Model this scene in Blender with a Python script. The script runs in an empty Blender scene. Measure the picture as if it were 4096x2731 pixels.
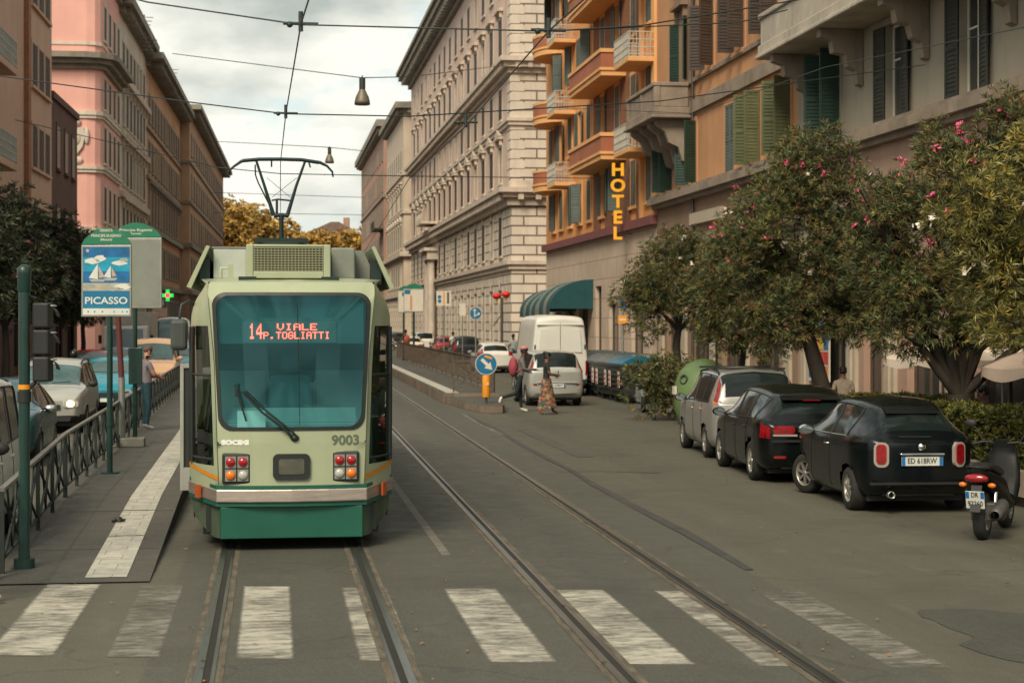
import bpy, math, random
from mathutils import Vector, Matrix, noise as mnoise
random.seed(11)
R = math.radians
PI = math.pi
scene = bpy.context.scene
COL = scene.collection

# ------------------------------------------------------------------ camera
H = 2.55                     # lens height above the street
FPX = 6827.0                 # focal length in pixels of the 4096 px photograph
HOR = 1285.0                 # horizon row
YAW = math.atan((2048 - 1100) / FPX)
CS, SN = math.cos(YAW), math.sin(YAW)
def W(xc, zc, Z=0.0):
    return Vector((xc * CS + zc * SN, -xc * SN + zc * CS, Z))
def G(x, y, Z=0.0):          # photo pixel -> point at height Z
    zc = FPX * (H - Z) / (y - HOR)
    return W((x - 2048) * zc / FPX, zc, Z)
def D(x, zc, Z=0.0):         # photo column at a given camera depth
    return W((x - 2048) * zc / FPX, zc, Z)
def ZA(y, zc):               # height of a photo row at a given depth
    return H - (y - HOR) * zc / FPX

cam_d = bpy.data.cameras.new('camera')
cam_d.lens = 60; cam_d.sensor_width = 36
cam_d.shift_y = -80.5 / 4096
cam_d.clip_start = .1; cam_d.clip_end = 6000
cam = bpy.data.objects.new('camera', cam_d); COL.objects.link(cam)
cam.location = (0, 0, H); cam.rotation_euler = (R(90), 0, -YAW)
cam_d.dof.use_dof = True; cam_d.dof.focus_distance = 20.5; cam_d.dof.aperture_fstop = 3.2
scene.camera = cam

# ------------------------------------------------------------------ mesh builder
class MB:
    def __init__(s):
        s.v = []; s.f = []; s.m = []; s.s = []
    def add(s, vs, fs, mat=0, smooth=False, M=None):
        o = len(s.v)
        for p in vs:
            p = Vector(p)
            s.v.append(M @ p if M is not None else p)
        for f in fs:
            s.f.append(tuple(i + o for i in f)); s.m.append(mat); s.s.append(smooth)
        return s
    def box(s, x0, x1, y0, y1, z0, z1, mat=0, M=None):
        return s.add([(x0,y0,z0),(x1,y0,z0),(x1,y1,z0),(x0,y1,z0),(x0,y0,z1),(x1,y0,z1),(x1,y1,z1),(x0,y1,z1)],
            [(0,3,2,1),(4,5,6,7),(0,1,5,4),(1,2,6,5),(2,3,7,6),(3,0,4,7)], mat, False, M)
    def quad(s, a, b, c, d, mat=0, M=None):
        return s.add([a, b, c, d], [(0,1,2,3)], mat, False, M)
    def prism(s, poly, axis, a, b, mat=0, M=None, smooth=False):
        n = len(poly)
        def P(p, t):
            return (t, p[0], p[1]) if axis == 'x' else ((p[0], t, p[1]) if axis == 'y' else (p[0], p[1], t))
        vs = [P(p, a) for p in poly] + [P(p, b) for p in poly]
        s.add(vs, [(i, (i+1) % n, n + (i+1) % n, n + i) for i in range(n)], mat, smooth, M)
        s.add(vs[:n], [tuple(range(n-1, -1, -1))], mat, False, M)
        s.add(vs[n:], [tuple(range(n))], mat, False, M)
        return s
    def tube(s, pts, r, n=8, mat=0, M=None, cap=True, smooth=True):
        pts = [Vector(p) for p in pts]
        k = len(pts)
        rs = r if isinstance(r, (list, tuple)) else [r] * k
        vs = []; prev = None
        for i, p in enumerate(pts):
            t = (pts[min(i+1, k-1)] - pts[max(i-1, 0)])
            if t.length < 1e-9: t = Vector((0,0,1))
            t.normalize()
            if prev is None:
                a = Vector((0,0,1)) if abs(t.z) < .9 else Vector((1,0,0))
                u = t.cross(a).normalized()
            else:
                u = (prev - t * prev.dot(t))
                u = u.normalized() if u.length > 1e-6 else t.orthogonal().normalized()
            prev = u; w = t.cross(u)
            for j in range(n):
                q = 2*PI*j/n
                vs.append(p + (u*math.cos(q) + w*math.sin(q)) * rs[i])
        fs = []
        for i in range(k-1):
            for j in range(n):
                fs.append((i*n+j, i*n+(j+1)%n, (i+1)*n+(j+1)%n, (i+1)*n+j))
        s.add(vs, fs, mat, smooth, M)
        if cap:
            s.add(vs[:n], [tuple(range(n-1,-1,-1))], mat, False, M)
            s.add(vs[-n:], [tuple(range(n))], mat, False, M)
        return s
    def lathe(s, prof, n=16, mat=0, M=None, smooth=True):     # (r, z) about z
        vs = []; k = len(prof)
        for (r, z) in prof:
            for j in range(n):
                q = 2*PI*j/n
                vs.append((r*math.cos(q), r*math.sin(q), z))
        fs = []
        for i in range(k-1):
            for j in range(n):
                fs.append((i*n+j, i*n+(j+1)%n, (i+1)*n+(j+1)%n, (i+1)*n+j))
        return s.add(vs, fs, mat, smooth, M)
    def ball(s, c, r, n=10, mat=0, M=None):
        r = r if isinstance(r, (tuple, list)) else (r, r, r)
        vs = []; fs = []; h = max(4, n//2 + 1)
        for i in range(h+1):
            a = PI * i / h
            for j in range(n):
                q = 2*PI*j/n
                vs.append((c[0]+r[0]*math.sin(a)*math.cos(q), c[1]+r[1]*math.sin(a)*math.sin(q), c[2]-r[2]*math.cos(a)))
        for i in range(h):
            for j in range(n):
                fs.append((i*n+j, i*n+(j+1)%n, (i+1)*n+(j+1)%n, (i+1)*n+j))
        return s.add(vs, fs, mat, True, M)
    def ring(s, outer, inner, mat=0, smooth=True, close=True):
        n = len(outer)
        return s.add(list(outer) + list(inner), [(i, (i+1)%n, n+(i+1)%n, n+i) for i in range(n if close else n-1)], mat, smooth)
    def strip(s, a, b, mat=0, smooth=True):
        return s.ring(a, b, mat, smooth, False)
    def fill(s, pts, mat=0, M=None):
        return s.add(pts, [tuple(range(len(pts)))], mat, False, M)
    def merge(s, o, M=None, mat=None):
        k = len(s.v)
        for p in o.v: s.v.append(M @ p if M is not None else p.copy())
        for f, m, sm in zip(o.f, o.m, o.s):
            s.f.append(tuple(i+k for i in f)); s.m.append(m if mat is None else mat); s.s.append(sm)
        return s
    def mesh(s, name, mats):
        me = bpy.data.meshes.new(name)
        me.from_pydata([tuple(v) for v in s.v], [], s.f)
        if not isinstance(mats, (list, tuple)): mats = [mats]
        for m in mats: me.materials.append(m)
        me.polygons.foreach_set('material_index', s.m)
        me.polygons.foreach_set('use_smooth', s.s)
        uv = me.uv_layers.new(name='UVMap')
        data = [0.0] * (2 * len(me.loops))
        for p in me.polygons:
            n = p.normal; ax, ay, az = abs(n.x), abs(n.y), abs(n.z)
            for li in p.loop_indices:
                c = me.vertices[me.loops[li].vertex_index].co
                if az >= ax and az >= ay: a, b = c.x, c.y
                elif ay >= ax: a, b = c.x, c.z
                else: a, b = c.y, c.z
                data[2*li] = a; data[2*li+1] = b
        uv.data.foreach_set('uv', data)
        me.update()
        return me
    def build(s, name, mats, parent=None, bevel=0, seg=2, weld=False, loc=None):
        me = s.mesh(name, mats)
        return link(name, me, parent, bevel, seg, weld, loc)

def link(name, me, parent=None, bevel=0, seg=2, weld=False, loc=None, rot=None):
    o = bpy.data.objects.new(name, me); COL.objects.link(o)
    if parent is not None: o.parent = parent
    if loc is not None: o.location = loc
    if rot is not None: o.rotation_euler = rot
    if weld:
        w = o.modifiers.new('weld', 'WELD'); w.merge_threshold = .0005
    if bevel:
        b = o.modifiers.new('bevel', 'BEVEL'); b.width = bevel; b.segments = seg
        b.limit_method = 'ANGLE'; b.angle_limit = R(40)
    return o

def tag(o, label=None, cat=None, group=None, kind=None):
    if label: o['label'] = label
    if cat: o['category'] = cat
    if group: o['group'] = group
    if kind: o['kind'] = kind
    return o
def thing(name, label, cat, loc=(0,0,0), rz=0.0, group=None):
    o = bpy.data.objects.new(name, None); COL.objects.link(o)
    o.empty_display_size = .2
    o.location = loc; o.rotation_euler = (0, 0, rz)
    return tag(o, label, cat, group)
CHILD = {}
def copy_tree(o, parent=None):
    if not CHILD.get('ok'):
        pass
    c = o.copy(); COL.objects.link(c)
    if parent is not None: c.parent = parent
    for ch in list(o.children): copy_tree(ch, c)
    return c
def place(o, loc, rz, label=None):
    o.location = loc; o.rotation_euler = (0, 0, rz)
    if label: o['label'] = label
    return o
def RT(loc, rz=0, rx=0, ry=0):
    return Matrix.Translation(loc) @ Matrix.Rotation(rz, 4, 'Z') @ Matrix.Rotation(ry, 4, 'Y') @ Matrix.Rotation(rx, 4, 'X')

# text turned into a mesh; lies in the local xz plane facing -y
def text_mb(body, size, depth=.004, width=None, bold=0.0, space=1.0, align='CENTER'):
    cu = bpy.data.curves.new('lettering', 'FONT')
    cu.body = body; cu.size = size; cu.extrude = depth; cu.align_x = align; cu.align_y = 'CENTER'
    cu.offset = bold; cu.space_character = space; cu.resolution_u = 3
    o = bpy.data.objects.new('lettering', cu); COL.objects.link(o)
    dg = bpy.context.evaluated_depsgraph_get()
    me = bpy.data.meshes.new_from_object(o.evaluated_get(dg))
    COL.objects.unlink(o); bpy.data.objects.remove(o); bpy.data.curves.remove(cu)
    mb = MB()
    xs = [v.co.x for v in me.vertices] or [0]
    k = 1.0
    if width: k = width / max(1e-6, max(xs) - min(xs))
    mid = (max(xs) + min(xs)) / 2 if align == 'CENTER' else 0
    vs = [((v.co.x - mid) * k, -v.co.z, v.co.y) for v in me.vertices]
    mb.add(vs, [tuple(p.vertices) for p in me.polygons])
    bpy.data.meshes.remove(me)
    return mb

# ------------------------------------------------------------------ materials
def nt(m):
    m.use_nodes = True
    t = m.node_tree
    return t, t.nodes, t.links
def pm(name, col, rough=.6, metal=0.0, var=.12, scale=3.0, bump=0.0, bscale=30.0, coat=0.0, spec=.5,
       streak=0.0, dirt=None, emit=None, estr=0.0, brick=None, wave=None, coord='Object', stretch=(1,1,1)):
    m = bpy.data.materials.new(name)
    t, N, L = nt(m)
    b = N['Principled BSDF']
    b.inputs['Roughness'].default_value = rough
    b.inputs['Metallic'].default_value = metal
    b.inputs['Coat Weight'].default_value = coat
    b.inputs['Coat Roughness'].default_value = .06
    b.inputs['Specular IOR Level'].default_value = spec
    col = tuple(col) + (1,)
    if emit:
        b.inputs['Emission Color'].default_value = tuple(emit) + (1,)
        b.inputs['Emission Strength'].default_value = estr
    m.diffuse_color = col
    if var == 0 and not bump and not brick and not wave:
        b.inputs['Base Color'].default_value = col
        return m
    tc = N.new('ShaderNodeTexCoord')
    mp = N.new('ShaderNodeMapping'); mp.inputs['Scale'].default_value = stretch
    L.new(tc.outputs[coord], mp.inputs['Vector'])
    def noise(sc, det=5, rough_=.6, vec=None):
        n = N.new('ShaderNodeTexNoise'); n.inputs['Scale'].default_value = sc
        n.inputs['Detail'].default_value = det; n.inputs['Roughness'].default_value = rough_
        L.new(vec or mp.outputs['Vector'], n.inputs['Vector'])
        return n.outputs['Fac']
    def mix(fac, a, bcol, mode='MIX'):
        x = N.new('ShaderNodeMix'); x.data_type = 'RGBA'; x.blend_type = mode
        if isinstance(fac, float): x.inputs[0].default_value = fac
        else: L.new(fac, x.inputs[0])
        for i, c in ((6, a), (7, bcol)):
            if isinstance(c, tuple): x.inputs[i].default_value = c
            else: L.new(c, x.inputs[i])
        return x.outputs[2]
    def ramp(src, p0, p1):
        r = N.new('ShaderNodeMapRange'); r.inputs[1].default_value = p0; r.inputs[2].default_value = p1
        L.new(src, r.inputs[0]); return r.outputs[0]
    dark = tuple(c * (1 - var) for c in col[:3]) + (1,)
    lite = tuple(min(1, c * (1 + var)) for c in col[:3]) + (1,)
    out = mix(ramp(noise(scale), .3, .7), dark, lite)
    if streak:
        ms = N.new('ShaderNodeMapping'); ms.inputs['Scale'].default_value = (1.6, 1.6, .12)
        L.new(tc.outputs['Object'], ms.inputs['Vector'])
        f = ramp(noise(1.3, 6, .7, ms.outputs['Vector']), .48, .78)
        sm = N.new('ShaderNodeMath'); sm.operation = 'MULTIPLY'; sm.inputs[1].default_value = streak
        L.new(f, sm.inputs[0])
        out = mix(sm.outputs[0], out, tuple(dirt or (.09, .08, .07)) + (1,))
    hgt = None
    if brick:
        # brick = (brick width, row height, mortar size, mortar colour, colour spread)
        bt = N.new('ShaderNodeTexBrick')
        L.new(tc.outputs['UV'], bt.inputs['Vector'])
        bt.inputs['Scale'].default_value = 1; bt.inputs['Brick Width'].default_value = brick[0]
        bt.inputs['Row Height'].default_value = brick[1]; bt.inputs['Mortar Size'].default_value = brick[2]
        bt.inputs['Mortar Smooth'].default_value = .3
        sp = brick[4]
        bt.inputs['Color1'].default_value = (1-sp, 1-sp, 1-sp, 1); bt.inputs['Color2'].default_value = (1, 1, 1, 1)
        bt.inputs['Mortar'].default_value = (1, 1, 1, 1)
        out = mix(1.0, out, bt.outputs['Color'], 'MULTIPLY')
        out = mix(bt.outputs['Fac'], out, tuple(brick[3]) + (1,))
        inv = N.new('ShaderNodeMath'); inv.operation = 'SUBTRACT'; inv.inputs[0].default_value = 1
        L.new(bt.outputs['Fac'], inv.inputs[1]); hgt = (inv.outputs[0], brick[2] * .8)
    if wave:                                  # horizontal slats: (spacing, darkness)
        wv = N.new('ShaderNodeTexWave'); wv.bands_direction = 'Z'; wv.inputs['Scale'].default_value = .5 / wave[0] * 2 * .1 * PI
        L.new(tc.outputs['Object'], wv.inputs['Vector'])
        hgt = (wv.outputs['Fac'], .02)
    L.new(out, b.inputs['Base Color'])
    rr = N.new('ShaderNodeMapRange'); rr.inputs[3].default_value = max(.02, rough - .12); rr.inputs[4].default_value = min(1, rough + .12)
    L.new(noise(scale * 2.3), rr.inputs[0]); L.new(rr.outputs[0], b.inputs['Roughness'])
    nrm = None
    if hgt:
        bp = N.new('ShaderNodeBump'); bp.inputs['Distance'].default_value = hgt[1]; bp.inputs['Strength'].default_value = 1
        L.new(hgt[0], bp.inputs['Height']); nrm = bp.outputs[0]
    if bump:
        bp = N.new('ShaderNodeBump'); bp.inputs['Distance'].default_value = bump; bp.inputs['Strength'].default_value = .8
        L.new(noise(bscale, 6, .65), bp.inputs['Height'])
        if nrm: L.new(nrm, bp.inputs['Normal'])
        nrm = bp.outputs[0]
    if nrm: L.new(nrm, b.inputs['Normal'])
    return m

def asphalt(name, c0, c1, patch=.5, grain=.35):
    m = bpy.data.materials.new(name)
    t, N, L = nt(m); b = N['Principled BSDF']
    tc = N.new('ShaderNodeTexCoord')
    def noise(sc, det=6, st=(1,1,1), ro=.6):
        mp = N.new('ShaderNodeMapping'); mp.inputs['Scale'].default_value = st
        L.new(tc.outputs['Object'], mp.inputs['Vector'])
        n = N.new('ShaderNodeTexNoise'); n.inputs['Scale'].default_value = sc; n.inputs['Detail'].default_value = det
        n.inputs['Roughness'].default_value = ro
        L.new(mp.outputs[0], n.inputs['Vector']); return n.outputs['Fac']
    def rng(s, a, bb, c=0., d=1.):
        r = N.new('ShaderNodeMapRange')
        for i, v in enumerate((a, bb, c, d)): r.inputs[i+1].default_value = v
        L.new(s, r.inputs[0]); return r.outputs[0]
    def mix(f, a, bb, mode='MIX'):
        x = N.new('ShaderNodeMix'); x.data_type = 'RGBA'; x.blend_type = mode
        if isinstance(f, float): x.inputs[0].default_value = f
        else: L.new(f, x.inputs[0])
        for i, c in ((6, a), (7, bb)):
            if isinstance(c, tuple): x.inputs[i].default_value = c
            else: L.new(c, x.inputs[i])
        return x.outputs[2]
    lanes = rng(noise(.55, 4, (1.3, .06, 1)), .35, .65)
    out = mix(lanes, tuple(c0)+(1,), tuple(c1)+(1,))
    blot = rng(noise(.35, 8), .52, .66, 0, patch)
    out = mix(blot, out, tuple(c*.72 for c in c0)+(1,))
    spots = rng(noise(2.6, 5, (1, .35, 1)), .58, .75, 0, .45)
    out = mix(spots, out, tuple(min(1, c*1.35) for c in c1)+(1,))
    g = rng(noise(55, 3), .3, .7, 1-grain, 1+grain)
    cg = N.new('ShaderNodeCombineColor')
    for i in range(3): L.new(g, cg.inputs[i])
    out = mix(1.0, out, cg.outputs[0], 'MULTIPLY')
    vor = N.new('ShaderNodeTexVoronoi'); vor.feature = 'DISTANCE_TO_EDGE'; vor.inputs['Scale'].default_value = .22
    mpv = N.new('ShaderNodeMapping'); L.new(tc.outputs['Object'], mpv.inputs['Vector'])
    wn = N.new('ShaderNodeTexNoise'); wn.inputs['Scale'].default_value = .8; wn.inputs['Detail'].default_value = 6
    L.new(mpv.outputs[0], wn.inputs['Vector'])
    va = N.new('ShaderNodeVectorMath'); va.operation = 'MULTIPLY_ADD'; va.inputs[1].default_value = (1.6,1.6,1.6)
    L.new(wn.outputs['Color'], va.inputs[0]); L.new(mpv.outputs[0], va.inputs[2]); L.new(va.outputs[0], vor.inputs['Vector'])
    cr = rng(vor.outputs['Distance'], 0.0, .006, .32, 0)
    out = mix(cr, out, (.02, .02, .02, 1))
    L.new(out, b.inputs['Base Color'])
    L.new(rng(noise(3, 4), .3, .7, .62, .9), b.inputs['Roughness'])
    b.inputs['Specular IOR Level'].default_value = .35
    bp = N.new('ShaderNodeBump'); bp.inputs['Distance'].default_value = .006; bp.inputs['Strength'].default_value = .7
    L.new(noise(70, 4), bp.inputs['Height']); L.new(bp.outputs[0], b.inputs['Normal'])
    return m

def worn_paint(name, col, under, amount=.5, scale=6.0):
    m = bpy.data.materials.new(name); t, N, L = nt(m); b = N['Principled BSDF']
    tc = N.new('ShaderNodeTexCoord')
    def noise(sc, st):
        mp = N.new('ShaderNodeMapping'); mp.inputs['Scale'].default_value = st
        L.new(tc.outputs['Object'], mp.inputs['Vector'])
        n = N.new('ShaderNodeTexNoise'); n.inputs['Scale'].default_value = sc; n.inputs['Detail'].default_value = 8; n.inputs['Roughness'].default_value = .7
        L.new(mp.outputs[0], n.inputs['Vector']); return n.outputs['Fac']
    a = N.new('ShaderNodeMath'); a.operation = 'MULTIPLY_ADD'; a.inputs[1].default_value = .5
    L.new(noise(scale, (.6, 1.6, 1)), a.inputs[0])
    h = N.new('ShaderNodeMath'); h.operation = 'MULTIPLY'; h.inputs[1].default_value = .5
    L.new(noise(1.2, (1, 1, 1)), h.inputs[0]); L.new(h.outputs[0], a.inputs[2])
    r = N.new('ShaderNodeMapRange'); r.inputs[1].default_value = amount - .12; r.inputs[2].default_value = amount + .12
    L.new(a.outputs[0], r.inputs[0])
    x = N.new('ShaderNodeMix'); x.data_type = 'RGBA'
    x.inputs[6].default_value = tuple(col)+(1,); x.inputs[7].default_value = tuple(under)+(1,)
    L.new(r.outputs[0], x.inputs[0]); L.new(x.outputs[2], b.inputs['Base Color'])
    b.inputs['Roughness'].default_value = .8
    # paint ends raggedly at its rim
    sp = N.new('ShaderNodeSeparateXYZ'); L.new(tc.outputs['Generated'], sp.inputs[0])
    def mm(op, p, q):
        k_ = N.new('ShaderNodeMath'); k_.operation = op
        for i_, v_ in enumerate((p, q)):
            if isinstance(v_, float): k_.inputs[i_].default_value = v_
            else: L.new(v_, k_.inputs[i_])
        return k_.outputs[0]
    ex = mm('MINIMUM', sp.outputs[0], mm('SUBTRACT', 1.0, sp.outputs[0])); ey = mm('MINIMUM', sp.outputs[1], mm('SUBTRACT', 1.0, sp.outputs[1]))
    ed = mm('MINIMUM', ex, mm('MULTIPLY', ey, 3.0))
    rim = mm('SUBTRACT', mm('MULTIPLY', ed, 9.0), mm('MULTIPLY', noise(9.0, (1, 1, 1)), 1.0))
    al = N.new('ShaderNodeMapRange'); al.inputs[1].default_value = -.45; al.inputs[2].default_value = .15; L.new(rim, al.inputs[0])
    worn = N.new('ShaderNodeMapRange'); worn.inputs[1].default_value = 0; worn.inputs[2].default_value = 1; worn.inputs[3].default_value = 1; worn.inputs[4].default_value = .12; L.new(r.outputs[0], worn.inputs[0])
    L.new(mm('MULTIPLY', al.outputs[0], worn.outputs[0]), b.inputs['Alpha'])
    bp = N.new('ShaderNodeBump'); bp.inputs['Distance'].default_value = .004
    L.new(noise(60, (1,1,1)), bp.inputs['Height']); L.new(bp.outputs[0], b.inputs['Normal'])
    return m

def glass(name, tint, rough=.03, through=.6, gloss_tint=(1,1,1)):
    m = bpy.data.materials.new(name); t, N, L = nt(m)
    for n in list(N):
        if n.type == 'BSDF_PRINCIPLED': N.remove(n)
    out = N['Material Output']
    tr = N.new('ShaderNodeBsdfTransparent'); tr.inputs[0].default_value = tuple(tint)+(1,)
    gl = N.new('ShaderNodeBsdfGlossy'); gl.inputs['Roughness'].default_value = rough; gl.inputs[0].default_value = tuple(gloss_tint)+(1,)
    lw = N.new('ShaderNodeLayerWeight'); lw.inputs[0].default_value = .5
    fr = N.new('ShaderNodeMath'); fr.operation = 'POWER'; fr.inputs[1].default_value = 4.0; L.new(lw.outputs['Facing'], fr.inputs[0])
    k = N.new('ShaderNodeMath'); k.operation = 'MULTIPLY_ADD'; k.inputs[1].default_value = 1.0; k.inputs[2].default_value = 1 - through
    L.new(fr.outputs[0], k.inputs[0])
    mx = N.new('ShaderNodeMixShader'); L.new(k.outputs[0], mx.inputs[0]); L.new(tr.outputs[0], mx.inputs[1]); L.new(gl.outputs[0], mx.inputs[2])
    L.new(mx.outputs[0], out.inputs[0])
    return m

MT = {}
def mt(key, *a, **k):
    if key not in MT: MT[key] = pm(key, *a, **k)
    return MT[key]

# ------------------------------------------------------------------ sky and light
SUN_EL, SUN_AZ = R(44), R(208)         # azimuth measured clockwise from +Y (street direction)
w = bpy.data.worlds.new('World'); scene.world = w; w.use_nodes = True
t, N, L = w.node_tree, w.node_tree.nodes, w.node_tree.links
for n in list(N): N.remove(n)
wo = N.new('ShaderNodeOutputWorld')
sky = N.new('ShaderNodeTexSky'); sky.sky_type = 'NISHITA'; sky.sun_disc = False
sky.sun_elevation = SUN_EL; sky.sun_rotation = SUN_AZ
bg1 = N.new('ShaderNodeBackground'); bg1.inputs[1].default_value = .10
hs = N.new('ShaderNodeHueSaturation'); hs.inputs['Hue'].default_value = .45; hs.inputs['Saturation'].default_value = .62
L.new(sky.outputs[0], hs.inputs['Color'])
L.new(hs.outputs[0], bg1.inputs[0])
tc = N.new('ShaderNodeTexCoord')
mp = N.new('ShaderNodeMapping'); mp.inputs['Scale'].default_value = (1, 1, 2.0); mp.inputs['Location'].default_value = (3.1, 1.7, .4)
L.new(tc.outputs['Generated'], mp.inputs[0])
n1 = N.new('ShaderNodeTexNoise'); n1.inputs['Scale'].default_value = 5.5; n1.inputs['Detail'].default_value = 9; n1.inputs['Roughness'].default_value = .55
L.new(mp.outputs[0], n1.inputs[0])
cov = N.new('ShaderNodeMapRange'); cov.inputs[1].default_value = .385; cov.inputs[2].default_value = .50
cov.interpolation_type = 'SMOOTHSTEP'
L.new(n1.outputs['Fac'], cov.inputs[0])
n2 = N.new('ShaderNodeTexNoise'); n2.inputs['Scale'].default_value = 9; n2.inputs['Detail'].default_value = 8; n2.inputs['Roughness'].default_value = .5
mp2 = N.new('ShaderNodeMapping'); mp2.inputs['Location'].default_value = (7.3, 2.2, 5.1); mp2.inputs['Scale'].default_value = (1, 1, 2.4)
L.new(tc.outputs['Generated'], mp2.inputs[0]); L.new(mp2.outputs[0], n2.inputs[0])
cc = N.new('ShaderNodeValToRGB')
cc.color_ramp.elements[0].position = .36; cc.color_ramp.elements[0].color = (.45, .50, .46, 1)
cc.color_ramp.elements[1].position = .60; cc.color_ramp.elements[1].color = (.98, .96, .86, 1)
L.new(n2.outputs['Fac'], cc.inputs[0])
bg2 = N.new('ShaderNodeBackground'); bg2.inputs[1].default_value = .83
L.new(cc.outputs[0], bg2.inputs[0])
mx = N.new('ShaderNodeMixShader'); L.new(cov.outputs[0], mx.inputs[0]); L.new(bg1.outputs[0], mx.inputs[1]); L.new(bg2.outputs[0], mx.inputs[2])
L.new(mx.outputs[0], wo.inputs[0])

sd = bpy.data.lights.new('sun', 'SUN'); sd.energy = 2.7; sd.angle = R(24); sd.color = (1, .865, .66)
sun = bpy.data.objects.new('sun', sd); COL.objects.link(sun)
dirv = Vector((math.sin(SUN_AZ)*math.cos(SUN_EL), math.cos(SUN_AZ)*math.cos(SUN_EL), math.sin(SUN_EL)))
sun.rotation_euler = dirv.to_track_quat('Z', 'Y').to_euler()
scene.view_settings.view_transform = 'Standard'; scene.view_settings.look = 'None'
scene.view_settings.exposure = 0.40; scene.view_settings.gamma = 1
scene.cycles.max_bounces = 8; scene.cycles.transparent_max_bounces = 12
scene.cycles.caustics_reflective = False; scene.cycles.caustics_refractive = False
scene.cycles.sample_clamp_indirect = 4

# ------------------------------------------------------------------ ground, road, tracks
def sheet(name, pts, z, mat, ny=1):
    mb = MB(); mb.add([(p[0], p[1], z) for p in pts], [tuple(range(len(pts)))])
    o = mb.build(name, mat); o['kind'] = 'structure'; return o
A_ROAD = asphalt('asphalt', (.080, .077, .058), (.106, .101, .075))
A_TRACK = asphalt('track_asphalt', (.068, .069, .056), (.089, .088, .070))
A_PATCH = asphalt('fresh_asphalt', (.060, .062, .050), (.072, .073, .059))
A_PAVE = pm('paving', (.17, .155, .13), .85, var=.2, scale=1.5, bump=.004, bscale=60, brick=(.6, .4, .008, (.07,.065,.055), .25))
A_PLAT = asphalt('platform_asphalt', (.068, .066, .056), (.085, .080, .067), .3)
CONC = pm('shade_dark_concrete', (.062,.056,.047), .9, var=.35, scale=3, bump=.006, bscale=25)  # platform sides lie in shadow; that darkness is put into this colour
KERB = pm('kerb_stone', (.22, .17, .125), .8, var=.25, scale=2.5, bump=.006, bscale=40, brick=(1.0, .6, .01, (.06,.05,.04), .3))
GRND = pm('earth', (.14, .125, .10), .9, var=.2, scale=.1)

def slab(name, pts, z0, z1, mats):      # raised slab: top material 0, sides material 1
    mb = MB(); n = len(pts)
    mb.add([(p[0],p[1],z1) for p in pts], [tuple(range(n))], 0)
    for i in range(n):
        a, b = pts[i], pts[(i+1) % n]
        mb.quad((a[0],a[1],z0), (b[0],b[1],z0), (b[0],b[1],z1), (a[0],a[1],z1), 1)
    o = mb.build(name, mats); o['kind'] = 'structure'; return o

sheet('ground', [(-2500,-600), (2500,-600), (2500,3500), (-2500,3500)], -.06, GRND)
sheet('road', [(-40,-60), (60,-60), (60,420), (-40,420)], 0, A_ROAD)
def T1(y): return .235 - .0022*y
def T2(y): return 3.08 + .0088*y
LP = lambda off, y: off - .0165*y
ys = [-30, -10, 0, 5, 10, 14, 18, 24, 30, 40, 55, 75, 100, 140, 200, 300]
def ribbon(name, fL, fR, z, mat, y0=-30, y1=300, step=4.0):
    n = max(2, int((y1-y0)/step)); mb = MB()
    Y = [y0 + (y1-y0)*i/n for i in range(n+1)]
    mb.strip([(fR(y), y, z) for y in Y], [(fL(y), y, z) for y in Y], 0, False)
    o = mb.build(name, mat); o['kind'] = 'structure'; return o
ribbon('tramway', lambda y: T1(y)-1.15, lambda y: T2(y)+1.55, .004, A_TRACK)
STEEL = pm('rail_steel', (.20, .22, .20), .33, metal=.85, var=.2, scale=4, stretch=(6,.4,6))
GROOVE = pm('groove', (.018, .016, .012), .9, var=.2)
BED = pm('rail_bedding', (.108, .090, .064), .9, var=.5, scale=5, bump=.006, bscale=30, stretch=(3,.6,1))
for T, lab in ((T1, 'rail'), (T2, 'rail')):
    for sgn in (-1, 1):
        e = lambda y, d: T(y) + sgn*(.72 + d)
        def rb(name, a, b, z, mat):
            lo, hi = (a, b) if sgn > 0 else (b, a)
            ribbon(name, lambda y: e(y, lo), lambda y: e(y, hi), z, mat, -30, 260)
        rb('rail_bedding', -.145, .115, .008, BED)
        rb('rail_groove', -.055, .0, .013, GROOVE)
        rb('rail', .0, .062, .018, STEEL)
        rb('rail_guard', -.085, -.055, .016, STEEL)
# lane seam of tar and road markings
TAR = pm('tar', (.045, .045, .040), .7, var=.3, scale=4)
def seam(pts, w_, z=.009, mat=TAR, name='tar_seam'):
    mb = MB(); a = []; b = []
    for i, p in enumerate(pts):
        q0 = pts[max(0,i-1)]; q1 = pts[min(len(pts)-1,i+1)]
        d = (Vector(q1)-Vector(q0)); d.z = 0; d.normalize(); n = Vector((-d.y, d.x, 0))
        ww = w_ * random.uniform(.7, 1.3) / 2
        a.append((p[0]+n.x*ww, p[1]+n.y*ww, z)); b.append((p[0]-n.x*ww, p[1]-n.y*ww, z))
    mb.strip(b, a, 0, False); o = mb.build(name, mat); o['kind'] = 'structure'; return o
seam([(5.16-.0+.02*math.sin(y), y, 0) for y in [47, 44, 40]] + [(4.62 + .0125*y + .03*math.sin(y*.7), y, 0) for y in range(38, 16, -3)], .13)
seam([G(2230, 1888), G(2400, 1885), G(2640, 1892)], .05)
PAINT = worn_paint('road_paint', (.44, .415, .345), (.15, .138, .112), .56)
PAINT2 = worn_paint('faded_road_paint', (.40, .375, .31), (.12, .11, .09), .545)
PAINT3 = worn_paint('nearly_gone_paint', (.27, .255, .215), (.10, .094, .078), .515)
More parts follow.
